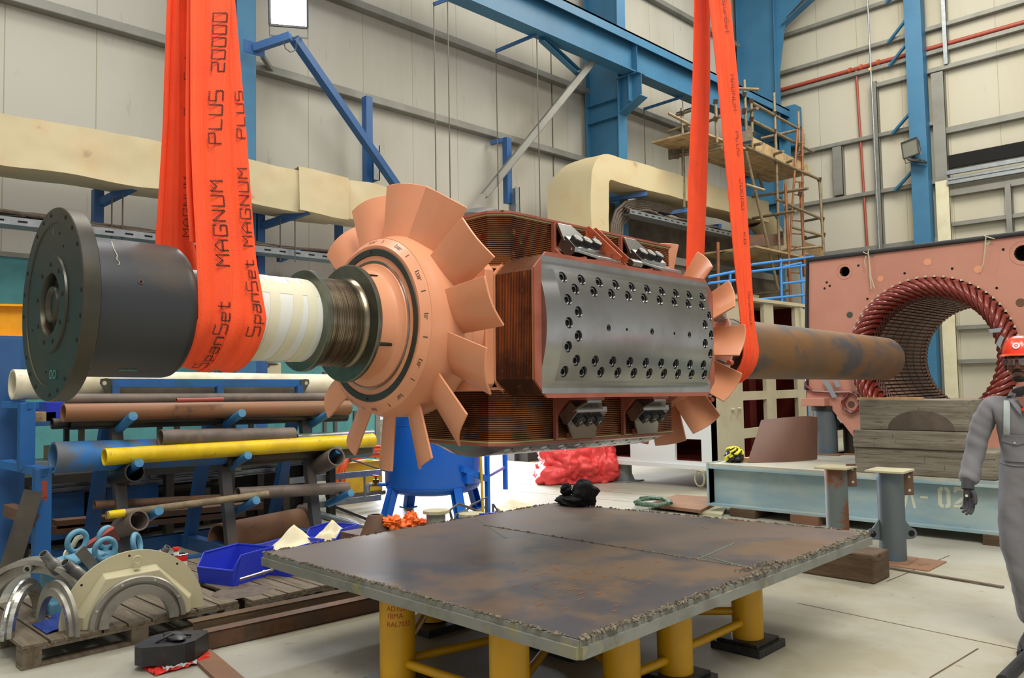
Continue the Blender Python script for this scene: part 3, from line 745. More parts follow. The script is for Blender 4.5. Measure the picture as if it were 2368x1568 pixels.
colA = column('portal_column', 'blue steel column behind the left orange sling, partly hidden by it', PX(590, 370, -11.02).y-0.15, 0, dflt=0.52)
colB = column('portal_column', 'blue steel column in the middle carrying the crane girder bracket', 14.35, 0)
colC = column('portal_column', 'wide blue steel column in the far corner behind the scaffold', 21.35, 0, dflt=1.15)
m = MB().prism([(WX+1.28, 21.35, 9.6), (WX+1.28, 21.35, 13.5), (WX+5.2, 21.35, 13.5), (WX+2.6, 21.35, 12.3), (WX+1.6, 21.35, 11.6)], (0, 0.02, 0)); B(m, 'haunch_web', 'blue_steel', colC)
m = MB().bar((WX+1.5, 21.35, 11.4), (WX+5.2, 21.35, 13.4), 0.28, 0.02); B(m, 'haunch_flange', 'blue_steel', colC)
gx = -10.35
t = T('crane_girder', 'long blue I-section crane runway girder high on the left wall', 'beam', (gx, 15.0, 8.2))
m = MB().ibeam((gx, 3.0, 8.60), (gx, 21.95, 8.60), 0.32, 0.78, 0.014, 0.022); B(m, 'girder', 'blue_steel', t)
m = MB().box((gx-0.19, 3.0, 8.99), (gx+0.19, 21.95, 9.03)); m.box((gx+0.17, 3.0, 8.82), (gx+0.19, 21.95, 9.03)); B(m, 'cap_channel', 'blue_steel', t)
for y in (14.35, 21.0):
    m = MB(); m.box((gx-0.15, y-0.008, 8.22), (gx+0.15, y+0.008, 8.98)); B(m, 'stiffener', 'blue_steel', t)
m = MB(); m.box((gx-0.35, 21.5, 8.0), (gx+0.35, 21.9, 9.15)); B(m, 'end_stop', 'blue_steel', t)
# bracket of the middle column
for y, c in ((14.35, colB), (21.35, colC)):
    t2 = T('crane_bracket', 'blue welded bracket on the %s column under the crane girder' % ('middle' if y < 20 else 'far corner'), 'bracket', (gx-0.2, y, 7.5))
    m = MB(); x0 = WX+1.0
    m.prism([(x0, y-0.007, 7.35), (x0, y-0.007, 8.17), (gx+0.25, y-0.007, 8.17), (gx+0.25, y-0.007, 7.65)], (0, 0.014, 0)); B(m, 'web', 'blue_steel', t2)
    m = MB(); m.bar((x0, y, 8.18), (gx+0.25, y, 8.18), 0.28, 0.02); B(m, 'top_plate', 'blue_steel', t2)
    m = MB(); m.bar((x0, y, 7.35), (gx+0.3, y, 7.66), 0.28, 0.02); B(m, 'bottom_plate', 'blue_steel', t2)
    m = MB(); m.box((gx-0.01, y-0.14, 7.6), (gx+0.01, y+0.14, 8.17)); B(m, 'stiffener', 'blue_steel', t2)
def single(name, mb, mat, label, cat, group=None, bevel=0.0, kind=None, **kw):
    return B(mb, name, mat, label=label, cat=cat, group=group, bevel=bevel, kind=kind, **kw)
# braces
m = MB(); a = PX(1372, 140, -10.5); b = PX(1120, 452, -11.3); m.chan(a, b, 0.12, 0.14, 0.012); single('diagonal_brace', m, 'girt_steel', 'grey-blue diagonal brace running down from the crane bracket', 'brace')
m = MB(); a = PX(1252, 88, gx); b = PX(1338, 168, gx-0.3); m.chan(a, b, 0.12, 0.12, 0.012); single('knee_brace', m, 'blue_steel', 'short blue knee brace under the crane girder', 'brace')
m = MB(); a = PX(680, 89, -10.38); b = PX(918, 432, -10.9); m.bar(a, b, 0.12, 0.12); single('diagonal_brace', m, 'blue_dark', 'deep blue square diagonal brace dropping from the lit floodlight arm', 'brace')
m = MB(); a = PX(607, 130, -11.3); b = PX(632, 168, -11.6); m.bar(a, b, 0.06, 0.06); single('small_brace', m, 'girt_steel', 'small grey strut on the wall under the floodlight arm', 'brace')

# upright blue posts on the wall that carry ducts and cable trays
def wallpost(px, y0, y1, x, w, label):
    a, b = PX(px, y0, x), PX(px, y1, x); m = MB().box((x-w/2, a.y-w/2, b.z), (x+w/2, a.y+w/2, a.z)); return single('wall_post', m, 'blue_dark', label, 'post')
wallpost(849, 225, 440, -11.3, 0.13, 'blue post with grey bracket above the duct beside the diagonal brace')
wallpost(1172, 320, 470, -11.3, 0.13, 'blue post rising behind the top of the rotor')
wallpost(226, 440, 545, -11.2, 0.12, 'blue hanger post under the duct left of the orange sling')
wallpost(600, 470, 660, -11.1, 0.12, 'blue hanger post under the duct right of the left orange sling')
wallpost(783, 515, 640, -11.1, 0.10, 'blue hanger post beside the topmost left fan blade')
m = MB(); c = PX(858, 370, -11.2); m.chan(c+Vector((0, 0.05, 0.25)), c+Vector((0, 0.05, -0.35)), 0.12, 0.2, 0.02); single('slotted_channel', m, 'galv', 'grey slotted channel on the blue post above the long duct', 'bracket')
m = MB(); c = PX(1185, 450, -11.2); m.chan(c+Vector((0, 0.05, 0.15)), c+Vector((0, 0.05, -0.4)), 0.12, 0.2, 0.02); single('slotted_channel', m, 'galv', 'grey slotted channel behind the top pole of the rotor', 'bracket')
HZ = {}; ARM = []; dz_ = 0.0
def arm(p, q, xp, xq, label, w=0.07, mat='blue_dark'):
    a, b = PX(*p, xp), PX(*q, xq); a.z += dz_; b.z += dz_; ARM.append((a, b)); m = MB().bar(a, b, w, w*1.1); return single('support_arm', m, mat, label, 'bracket')
arm((228, 472), (312, 430), -11.2, -10.6, 'blue support arm under the duct left of the orange sling', 0.09)
arm((600, 525), (713, 487), -11.1, -10.4, 'blue support arm under the duct right of the left sling', 0.09)
arm((1135, 331), (1172, 322), -11.6, -11.3, 'short blue arm on top of the post behind the rotor', 0.07)
arm((645, 600), (690, 580), -11.3, -10.7, 'blue arm under the cable tray left of the rotor fan', 0.08)
for i, (p, q, x1, x2) in enumerate((((1003, 10), (1035, -2), gx-0.1, gx+0.0), ((1146, 68), (1240, 28), gx-0.8, gx+0.0), ((1488, 215), (1577, 186), gx-0.8, gx+0.0), ((1565, 250), (1600, 238), gx-0.8, gx-0.3))):
    dz_ = 8.20-PX(q[0], q[1], x2).z if i else 0
    HZ[i] = dz_
    arm(p, q, x1, x2, ['thin blue angle at the top of the picture holding a hanging rod', 'thin blue angle crossing the crane girder above the rotor', 'thin blue angle on the crane girder left of the right sling', 'thin blue angle beside the right orange sling'][i], 0.05)
dz_ = 0.0
AE = [p for ab in ARM[-4:] for p in ab]
# thin hanging rods from those arms
for i, (px, y0, y1, x) in enumerate(((1006, 4, 470, gx-0.1), (1096, -10, 470, gx+0.0), (1148.5, 52, 500, gx-0.8), (1240.5, 28, 500, gx+0.0), (1490, 208, 400, gx-0.8), (1577, 186, 400, gx), (1297, 110, 400, -11.4))):
    a, b = PX(px, y0, x), PX(px, y1, x)
    if i < 6: z_ = b.z; a = AE[i]+Vector((0, 0, 0.04)); b = Vector((a.x, a.y, z_))
    else: a.x = b.x = WX+0.01
    m = MB().cyl(a, (a.x, a.y, b.z), 0.011, 6)
    single('hanging_rod', m, 'rod_steel', ['thin hanging rod behind the fan, %s of six in a row' % s for s in ('first', 'second', 'third', 'fourth')][i] if i < 4 else ('thin hanging rod between the middle column and the right sling', 'thin hanging rod just left of the right sling', 'grey conduit beside the middle blue column')[i-4], 'rod')

for i, (px, y0, y1, X) in enumerate(((259, 455, 556, -10.75), (284, 448, 560, -10.7), (648, 505, 602, -10.7), (682, 495, 606, -10.6))):
    a, b = PX(px, y0, X), PX(px, y1, X); m = MB().cyl(a, (a.x, a.y, b.z), 0.010, 6); single('tray_hanger', m, 'rod_steel', ['thin hanger rod of the cable tray left of the big flange top, left one', 'thin hanger rod of the cable tray above the dark drum, right one', 'thin hanger rod above the white wrapped shaft, left one', 'thin hanger rod above the white wrapped shaft, right one'][i], 'rod')
# ducts
m = MB()
def ductfn(y0, y1, x0, x1, z0, z1, seed):
    def corner(c, u):
        y = y0+(y1-y0)*u; n1 = noise.noise(Vector((y*1.3, c*3.7, seed)))*0.035; n2 = noise.noise(Vector((y*1.1, c*5.1, seed+9)))*0.03
        return y, n1, n2
    def fn(u, v):
        k_ = v*4; i = int(k_) % 4; f = k_-int(k_)
        P = [(x0, z0), (x1, z0), (x1, z1), (x0, z1)]; a = P[i]; b = P[(i+1) % 4]; y = y0+(y1-y0)*u
        x = a[0]+(b[0]-a[0])*f; z = a[1]+(b[1]-a[1])*f; q = Vector((x*1.7, y*1.4, z*1.7+seed)); d = noise.noise(q)*0.035+noise.noise(q*3)*0.012
        return Vector((x+d, y, z+noise.noise(q+Vector((5, 5, 5)))*0.04))
    return fn
t = T('air_duct', 'long cream lagged rectangular duct along the left wall above the pipe rack', 'duct', (-11.1, 5, 4.2))
m.grid(ductfn(-2.0, 9.3, -10.97, -10.4, 4.07, 4.66, 1.0), 150, 32); m.box((-10.94, -2.0, 4.1), (-10.45, -1.98, 4.6)).box((-10.94, 9.28, 4.1), (-10.45, 9.3, 4.6)); B(m, 'lagging', 'duct_cream', t)
m = MB().grid(ductfn(6.15, 7.0, -10.99, -10.36, 4.05, 4.70, 4.0), 20, 32); B(m, 'patched_lagging', 'duct_cream', t, label='wrapped patch on the duct')
# second duct: comes up, turns through a bend and runs away along the wall
t = T('bent_duct', 'cream square duct with a rounded elbow running off behind the right sling', 'duct', (-10.4, 13.2, 4.0))
x0, x1 = -11.05, -9.9; 
def elbow(u, v):
    # path: up at y=12.6 from z 3.9, then bend to +Y at z 5.9
    k_ = v*4; i = int(k_) % 4; f = k_-int(k_); W2 = 0.27
    P = [(x0, -W2), (x1, -W2), (x1, W2), (x0, W2)]; a = P[i]; b = P[(i+1) % 4]; x = a[0]+(b[0]-a[0])*f; o = a[1]+(b[1]-a[1])*f
    L1, L3, rad = 1.95, 6.6, 0.36; Lb = rad*math.pi/2; s = u*(L1+Lb+L3)
    x = -9.9+(x+9.9)*(1 if s < L1 else max(0.56, 1-0.44*(s-L1)/0.6))
    if s < L1: c = Vector((0, 12.56, 3.5+s)); n = Vector((0, -1, 0))
    elif s < L1+Lb:
        a_ = (s-L1)/rad; c = Vector((0, 12.56+rad*(1-math.cos(a_)), 3.5+L1+rad*math.sin(a_))); n = Vector((0, -math.cos(a_), math.sin(a_)))
    else: c = Vector((0, 12.56+rad+(s-L1-Lb), 3.5+L1+rad)); n = Vector((0, 0, 1))
    q = c+n*o+Vector((x, 0, 0)); d = noise.noise(q*1.3)*0.03+noise.noise(q*4)*0.01
    return q+n*d+Vector((noise.noise(q*1.2+Vector((3, 3, 3)))*0.04, 0, 0))
m = MB().grid(elbow, 110, 32); B(m, 'lagging', 'duct_cream', t)
def bend2(u, v):
    a_ = u*math.pi/2*0.95; th = v*2*math.pi; rad = 1.3
    cc = Vector((-10.25, 19.3+rad*math.sin(a_), 5.75-rad*(1-math.cos(a_)))); n = Vector((0, math.sin(a_), math.cos(a_)))
    return cc+n*0.30*math.cos(th)+Vector((0.36, 0, 0))*math.sin(th)
m = MB().grid(bend2, 20, 28); B(m, 'round_bend', 'duct_cream', t, label='rounded end bend of the duct behind the scaffold')
# booth of dirty concrete under that duct
m = MB().box((WX, 12.9, 0), (-10.35, 21.0, 4.15)); B(m, 'wall_booth', 'concrete_dirty', kind='structure')
m = MB().box((WX+0.02, 13.3, 4.32), (-10.9, 20.9, 5.45)); B(m, 'wall_booth_upper', 'concrete_dirty', kind='structure')
m = MB().box((WX, 12.85, 4.15), (-10.28, 21.0, 4.32)); B(m, 'trim_booth', 'girt_steel', kind='structure')
# cable trays with their cables
def tray(x, y0, y1, z, label, n=5, w=0.3, seed=0):
    t = T('cable_tray', label, 'cable tray', (x, (y0+y1)/2, z))
    m = MB(); m.bar((x+w/2, y0, z), (x+w/2, y1, z), 0.012, 0.09); m.bar((x-w/2, y0, z), (x-w/2, y1, z), 0.012, 0.09); m.bar((x, y0, z-0.04), (x, y1, z-0.04), w, 0.006)
    B(m, 'tray', 'galv', t)
    sl = MB(); y = y0+0.1
    while y < y1: sl.cbox((x+w/2+0.007, y, z), (0.004, 0.10, 0.022)); y += 0.24
    B(sl, 'slots', 'hole_black', t, kind='stuff')
    for i in range(n):
        pts = []; rnd = random.Random(seed+i)
        for j in range(30):
            yy = y0+(y1-y0)*j/29; pts.append((x-w/2+0.05+(w-0.1)*i/(n-1)+0.02*rnd.uniform(-1, 1), yy, z+0.07+0.035*math.sin(j*0.9+i)+0.03*rnd.random()))
        m = MB().tube(pts, 0.024, 6); B(m, 'cable', 'cable_brown', t)
tray(-10.82, -1.0, 8.3, 3.49, 'perforated grey cable tray full of brown cables under the long duct', seed=3)
tray(-10.1, 13.6, 19.0, 5.02, 'cable tray under the bent duct to the right', seed=8)
t = T('cable_bundle', 'thick bundle of brown cables curving down beside the square duct', 'cables', (-10.5, 14.2, 3.9))
for i in range(6):
    a = i*0.05; pts = [PX(x_+i*5, y_+i*4*(k_ > 1), -10.15-a*0.2) for k_, (x_, y_) in enumerate(((1412, 560), (1414, 520), (1424, 488), (1446, 468), (1480, 463), (1530, 474), (1600, 500)))]
    B(MB().tube(pts, 0.035, 7), 'cable', 'cable_brown', t)
for i, (p, q, xa, xb) in enumerate((((1408, 462), (1497, 448), -10.6, -9.9), ((1498, 500), (1590, 486), -10.6, -9.9), ((1460, 470), (1487, 463), -10.6, -10.2), ((1630, 527), (1665, 522), -10.6, -10.0))):
    arm(p, q, xa, xb, ['blue arm under the bent duct just right of its elbow', 'blue arm under the cable tray left of the right sling', 'small blue arm holding the curved cable bundle', 'blue arm under the cable tray between the legs of the right sling'][i], 0.08)

# floodlights
def floodlight(c, face, lit, label, sz=(0.50, 0.38)):
    t = T('floodlight', label, 'floodlight', c); a, s, u = frame(face); c = Vector(c)
    m = MB(); w_, h_ = sz
    P0 = [c+s*x*w_/2+u*z*h_/2 for x, z in ((-1, -1), (1, -1), (1, 1), (-1, 1))]; P1 = [c-a*0.16+s*x*w_*0.32+u*z*h_*0.32 for x, z in ((-1, -1), (1, -1), (1, 1), (-1, 1))]
    m.add(P0+P1, [(0, 1, 5, 4), (1, 2, 6, 5), (2, 3, 7, 6), (3, 0, 4, 7), (7, 6, 5, 4)]); B(m, 'housing', 'lamp_body', t)
    m = MB(); 
    for i in range(4): m.bar(P0[i]+a*0.005, P0[(i+1) % 4]+a*0.005, 0.03, 0.03)
    B(m, 'bezel', 'lamp_body', t)
    m = MB().add([p+a*0.004 for p in P0], [(0, 1, 2, 3)]); B(m, 'lens', 'lamp_glass' if lit else 'lamp_off', t, fixn=False)
    m = MB().tube([c+s*w_*0.52, c+s*w_*0.52-u*h_*0.8-a*0.05, c-s*w_*0.52-u*h_*0.8-a*0.05, c-s*w_*0.52], 0.012, 6); B(m, 'stirrup', 'galv', t)
    return t
c = PX(667, 22, -10.3); fr_ = (CP-c).normalized(); floodlight(c, (0.72, -0.45, -0.25), True, 'lit white floodlight on a blue arm at the top of the picture', (0.52, 0.46))
sp_ = bpy.data.lights.new('floodlight_beam', 'SPOT'); sp_.energy = 600; sp_.spot_size = R(120); sp_.color = (0.86, 0.9, 1.0); sp_.shadow_soft_size = 0.2
so = bpy.data.objects.new('floodlight_beam', sp_); COL.objects.link(so); so.location = c+Vector((0.72, -0.45, -0.25)).normalized()*0.06; so.rotation_euler = Vector((0.72, -0.45, -0.25)).to_track_quat('-Z', 'Y').to_euler()
a, b = PX(588, 112, -10.75), PX(672, 84, -10.3); m = MB().bar(a, b, 0.10, 0.11); t = single('floodlight_bracket', m, 'blue_dark', 'deep blue arm carrying the lit floodlight', 'bracket')
m = MB().cbox(a, (0.02, 0.32, 0.18)); B(m, 'fixing_plate', 'blue_dark', t)
m = MB().tube([PX(655, 92, -10.3), PX(660, 112, -10.32), PX(672, 121, -10.33), PX(684, 116, -10.33), PX(685, 98, -10.3)], 0.008, 5); B(m, 'flex', 'cable_grey', t)

# gable post on the back wall with knee struts and the unlit floodlight
t = T('gable_post', 'tall blue steel post in front of the back wall', 'column', (-6.82, 21.7, 0))
m = MB(); m.box((-7.02, 21.69, 0), (-6.66, 21.71, 13.5)); B(m, 'web', 'blue_steel', t)
for x in (-7.04, -6.66): m = MB().box((x-0.01, 21.55, 0), (x+0.01, 21.85, 13.5)); B(m, 'flange', 'blue_steel', t)
m = MB().box((-7.05, 21.54, 0), (-6.65, 21.56, 13.5)); B(m, 'face_plate', 'blue_steel', t)
for z in (11.34, 10.28, 9.66, 7.86, 6.37):
    m = MB().bar((-7.55, 21.8, z-0.06), (-7.02, 21.6, z+0.32), 0.06, 0.06); B(m, 'knee_strut', 'blue_steel', t)
c = PY(2105, 343, 21.2); floodlight(c, (-0.45, -0.85, -0.12), False, 'unlit floodlight on the blue post of the back wall', (0.50, 0.40))
m = MB(); c2 = PY(2120, 372, 21.35); m.cbox(c2, (0.42, 0.25, 0.05), (0.0, 0.35, 0)); m.bar(c2, c+Vector((0, 0.1, -0.15)), 0.05, 0.05); single('lamp_bracket', m, 'lamp_body', 'dark bracket under the unlit floodlight', 'bracket')
# red fire main with its drop
t = T('red_pipe', 'red sprinkler pipe running along the back wall with a drop', 'pipe', (-8.4, 21.9, 4))
m = MB().cyl((-10.6, 21.9, 9.81), (6, 21.9, 9.75), 0.055, 12); B(m, 'main_pipe', 'pipe_red', t)
m = MB().cyl((-8.44, 21.9, 9.8), (-8.30, 21.9, 3.0), 0.032, 10); B(m, 'drop_pipe', 'pipe_red', t)
m = MB(); 
for x in (-8.6, -8.3, -7.85): m.cyl((x-0.03, 21.9, 9.8), (x+0.03, 21.9, 9.8), 0.085, 12)
B(m, 'coupling', 'bracket_red', t)
m = MB().cyl((-7.96, 21.6, 12.6), (-7.90, 21.6, 0.5), 0.022, 8); single('conduit', m, 'galv', 'thin grey conduit running down the back wall left of the post', 'pipe')
m = MB().cbox((-7.96, 21.6, 9.58), (0.07, 0.05, 0.07)); single('junction_box', m, 'wood_fresh', 'small tan junction box on the conduit of the back wall', 'box')

# scaffold in the far corner
tube_r = 0.036
def stube(p, q, xp, xq, parent, mat='scaf_tube', r=tube_r):
    a = PX(p[0], p[1], xp); b = PX(q[0], q[1], xq); m = MB().cyl(a, b, r, 8); return B(m, 'scaffold_tube', mat, parent)
sc = T('scaffold', 'rusty tube scaffold with plank decks in the far corner behind the right sling', 'scaffold', (-9.0, 19.0, 0))
XS = -9.0; XI = -9.9
for p, q, xa, xb, mt in (
    ((1577, 250), (1582, 480), XI, XI, 0), ((1655, 240), (1658, 330), XS, XS, 0), ((1721, 185), (1727, 330), XS, XS, 0), ((1737, 235), (1740, 325), XS, XS, 0),
    ((1790, 215), (1806, 690), XS, XS, 0), ((1846, 258), (1849, 350), XS, XS, 0), ((1859, 310), (1856, 365), XI, XI, 0), ((1852, 335), (1853, 400), XS, XS, 3),
    ((1895, 415), (1905, 585), XS+0.5, XS+0.5, 0), ((1816, 425), (1830, 720), XS+0.2, XS+0.2, 3), ((1850, 420), (1862, 640), XS+0.2, XS+0.2, 3), ((1725, 350), (1800, 670), XS, XS, 0),
    ((1660, 560), (1662, 720), XS, XS, 3), ((1700, 205), (1755, 207), XS, XS+0.5, 0), ((1718, 262), (1752, 250), XI, XS+0.6, 0), ((1640, 280), (1665, 268), XI, XS, 0),
    ((1740, 238), (1850, 300), XS, XS, 0), ((1737, 277), (1880, 352), XS, XS, 0), ((1760, 320), (1848, 300), XI, XS, 0), ((1546, 262), (1600, 290), XI, XI+0.3, 0), ((1560, 268), (1600, 255), XI-0.5, XI, 0),
    ((1545, 305), (1600, 285), XI-0.6, XI, 0), ((1635, 282), (1670, 268), XI, XS, 0), ((1725, 340), (1895, 415), XS, XS+0.5, 0), ((1720, 338), (1762, 332), XI, XS+0.6, 0), ((1778, 360), (1811, 350), XS-0.3, XS+0.6, 0), ((1810, 380), (1834, 370), XS-0.3, XS+0.6, 0),
    ((1580, 352), (1670, 335), XI, XS, 0), ((1550, 362), (1670, 342), XI-0.3, XS, 0), ((1740, 455), (1868, 436), XI, XS+0.8, 0), ((1795, 460), (1902, 507), XS, XS+0.5, 0), ((1740, 505), (1840, 488), XI, XS+0.6, 0),
    ((1830, 525), (1903, 545), XS, XS+0.5, 0), ((1858, 512), (1902, 503), XI, XS+0.5, 0), ((1858, 553), (1905, 543), XI, XS+0.5, 0), ((1700, 590), (1900, 570), XI, XS+0.5, 0), ((1655, 588), (1720, 580), XI, XS, 0), ((1735, 345), (1765, 440), XI, XI, 0), ((1740, 680), (1830, 670), XI, XS, 0), ((1725, 427), (1768, 440), XS, XS+0.3, 0)):
    stube(p, q, xa, xb, sc, 'scaf_rust' if mt == 3 else 'scaf_tube')
for p, xa in (((1721, 218), XS), ((1721, 255), XS), ((1737, 233), XS), ((1790, 262), XS), ((1790, 303), XS), ((1849, 297), XS), ((1852, 333), XS), ((1849, 395), XS), ((1796, 370), XS), ((1895, 415), XS+0.5), ((1902, 507), XS+0.5), ((1904, 543), XS+0.5), ((1802, 460), XS), ((1806, 540), XS), ((1577, 262), XI), ((1580, 295), XI), ((1655, 235), XS), ((1738, 275), XS), ((1740, 310), XS), ((1565, 362), XI), ((1850, 448), XS+0.2), ((1860, 550), XS), ((1655, 275), XS)):
    c = PX(p[0], p[1], xa); m = MB().cbox(c, (0.09, 0.11, 0.10), (0.3, 0.2, 0.4)); B(m, 'clamp', 'clamp_dark', sc)
def plank(P4, x4, th, name, mat='board_wood'):
    pts = [PX(p[0], p[1], x) for p, x in zip(P4, x4)]; m = MB().prism(pts, (0, 0, -th)); return B(m, name, mat, sc)
# main deck: horizontal boards at the height of the toe boards
a = PX(1740, 335, XS); zd = a.z
b = PX(1868, 390, XS); 
ya, yb = a.y-2.6, b.y+0.2
for i in range(5):
    x = XS-0.12-i*0.24; m = MB().box((x-0.11, ya+0.3, zd-0.16), (x+0.11, yb, zd-0.12)); B(m, 'deck_board', 'board_wood', sc)
m = MB().prism([PX(1738, 318, XS+0.03), PX(1865, 383, XS+0.03), PX(1865, 407, XS+0.03), PX(1738, 348, XS+0.03)], (0.04, 0, 0)); B(m, 'toe_board', 'board_wood', sc)
m = MB(); a1, a2 = PX(1545, 345, XI-0.3), PX(1735, 300, XS+0.1); m.prism([a1, a2, a2-Vector((0, 0, 0.24)), a1-Vector((0, 0, 0.24))], (0, 0.04, 0)); B(m, 'toe_board', 'wood_old', sc)
m = MB(); c = PX(1732, 308, XS); m.cbox(c, (0.08, 0.2, 0.3)); B(m, 'board_end', 'wood_old', sc)
# lower deck
m = MB(); a1, a2 = PX(1700, 545, XI), PX(1810, 540, XS); m.prism([a1, a2, a2-Vector((0, 0, 0.28)), a1-Vector((0, 0, 0.28))], (0, 0.04, 0)); B(m, 'toe_board', 'rust_brown', sc)
m = MB(); a1, a2 = PX(1862, 560, XS), PX(1903, 572, XS+0.5); m.prism([a1, a2, a2-Vector((0, 0, 0.26)), a1-Vector((0, 0, 0.26))], (0, 0.04, 0)); B(m, 'toe_board', 'board_wood', sc)
c = PX(1760, 585, XI+0.4); m = MB().box((c.x-0.9, c.y-1.6, c.z-0.12), (c.x+0.7, c.y+1.5, c.z-0.08)); B(m, 'deck_board', 'board_wood', sc)
# ladder inside the scaffold
lt = T('access_ladder', 'rusty steel ladder standing inside the scaffold', 'ladder', PX(1830, 640, XS+0.1))
for p, q in (((1844, 300), (1822, 640)), ((1855, 300), (1858, 640))):
    m = MB().cyl(PX(*p, XS+0.1), PX(*q, XS+0.1), 0.028, 8); B(m, 'ladder_rail', 'scaf_rust', lt)
for i in range(11):
    y = 330+i*30; xa = 1844-22*(y-300)/340; m = MB().cyl(PX(xa, y, XS+0.1), PX(1856+0.006*y, y+2, XS+0.1), 0.016, 6); B(m, 'rung', 'scaf_rust', lt)
# blue guard rail in front of the far machinery
gr = T('guard_rail', 'blue tubular guard rail and gate below the scaffold', 'railing', (-8.5, 15, 0)); XR = -8.3
for p, q in (((1640, 640), (1700, 628)), ((1738, 612), (1880, 594)), ((1640, 655), (1700, 648)), ((1738, 628), (1890, 610)), ((1688, 628), (1690, 720)), ((1805, 598), (1808, 700)), ((1852, 622), (1858, 720)), ((1808, 618), (1852, 608)), ((1808, 656), (1865, 650)), ((1740, 694), (1862, 682)), ((1852, 608), (1852, 625)), ((1738, 700), (1742, 780)), ):
    m = MB().cyl(PX(*p, XR), PX(*q, XR), 0.028, 8); B(m, 'rail_tube', 'blue_rail', gr)
for px in (1690, 1808, 1858):
    p = PX(px, 690, XR); m = MB().cyl(p, (p.x, p.y, 0), 0.028, 8); B(m, 'rail_post', 'blue_rail', gr)
# dark plant under the far duct: corrugated hose, cream vessel
M('plant_cream', '#8d8467', 0.6, c2='#7a7057', sc=2)
t = T('plant_unit', 'dim cream plant vessel with ribbed side standing behind the blue guard rail', 'machine', (-9.0, 17.6, 0))
m = MB().box((-10.2, 16.2, 0), (-9.5, 19.4, 3.3)); B(m, 'casing', 'plant_cream', t, bevel=0.05)
m = MB()
for i in range(12): m.cyl((-9.47, 16.9+i*0.07, 0.4), (-9.47, 16.9+i*0.07, 3.2), 0.03, 8)
B(m, 'ribbed_panel', 'steel_grey', t, kind='stuff')
m = MB().box((-10.1, 17.5, 3.3), (-9.6, 18.3, 3.55)); B(m, 'lid', 'cream_part', t)
# ================================================================= SLINGS
# stencil lettering of the webbing: strokes broken into slanted dashes
GLY = {'S': [[(1, 1.4), (0, 1.4), (0, .7), (1, .7), (1, 0), (0, 0)]], 'p': [[(0, -.3), (0, .8), (.8, .8), (.8, .2), (0, .2)]], 'a': [[(.1, .85), (.8, .85), (.8, 0), (0, 0), (0, .45), (.8, .45)]],
       'n': [[(0, 0), (0, .85), (.8, .85), (.8, 0)]], 'e': [[(.8, 0), (0, 0), (0, .85), (.8, .85), (.8, .45), (0, .45)]], 't': [[(.8, 0), (.3, 0), (.3, 1.3)], [(0, .9), (.8, .9)]],
       'M': [[(0, 0), (0, 1.4), (.5, .7), (1, 1.4), (1, 0)]], 'A': [[(0, 0), (0, .9), (.5, 1.4), (1, .9), (1, 0)], [(0, .6), (1, .6)]], 'G': [[(1, 1.1), (1, 1.4), (0, 1.4), (0, 0), (1, 0), (1, .65), (.5, .65)]],
       'N': [[(0, 0), (0, 1.4), (1, 0), (1, 1.4)]], 'U': [[(0, 1.4), (0, 0), (1, 0), (1, 1.4)]], 'P': [[(0, 0), (0, 1.4), (1, 1.4), (1, .7), (0, .7)]], 'L': [[(0, 1.4), (0, 0), (1, 0)]],
       '2': [[(0, 1.4), (1, 1.4), (1, .7), (0, .7), (0, 0), (1, 0)]], '0': [[(0, 0), (1, 0), (1, 1.4), (0, 1.4), (0, 0)]], 'K': [[(0, 0), (0, 1.4)], [(1, 1.4), (0, .7), (1, 0)]], ' ': []}
def stencil(mb, txt, size, fn, adv=1.5, sw=0.24):
    x = 0
    for ch in txt:
        for st in GLY[ch]:
            for (a, b) in zip(st[:-1], st[1:]):
                L = math.hypot(b[0]-a[0], b[1]-a[1]); n = max(2, int(L/0.16)); 
                for i in range(n):
                    f = (i+0.5)/n; cx, cy = a[0]+(b[0]-a[0])*f, a[1]+(b[1]-a[1])*f
                    dx, dy = 0.62, 0.78; hx, hy = dx*sw/2, dy*sw/2; px_, py_ = -dy*0.045, dx*0.045
                    q = [(cx-hx-px_, cy-hy-py_), (cx+hx-px_, cy+hy-py_), (cx+hx+px_, cy+hy+py_), (cx-hx+px_, cy-hy+py_)]
                    mb.add([fn((x+u)*size, v*size) for u, v in q], [(0, 1, 2, 3)])
        x += adv if ch.isupper() or ch.isdigit() else adv*0.8
    return x*size
class Ribbon:
    """webbing given by left and right edge points in rows from the top down"""
    def __init__(s, rows): 
        s.rows = rows; s.d = [0]
        for (a, b), (c, e) in zip(rows[:-1], rows[1:]): s.d.append(s.d[-1]+((a+b)/2-(c+e)/2).length)
    def at(s, d, w, off=0.0):
        d = max(0, min(d, s.d[-1]-1e-6)); i = 0
        while s.d[i+1] < d: i += 1
        f = (d-s.d[i])/(s.d[i+1]-s.d[i]); l = s.rows[i][0].lerp(s.rows[i+1][0], f); r = s.rows[i][1].lerp(s.rows[i+1][1], f)
        p = l.lerp(r, w)
        if off:
            dn = ((s.rows[i+1][0]+s.rows[i+1][1])-(s.rows[i][0]+s.rows[i][1])).normalized(); n = dn.cross((r-l).normalized()).normalized(); p = p+n*off
        return p
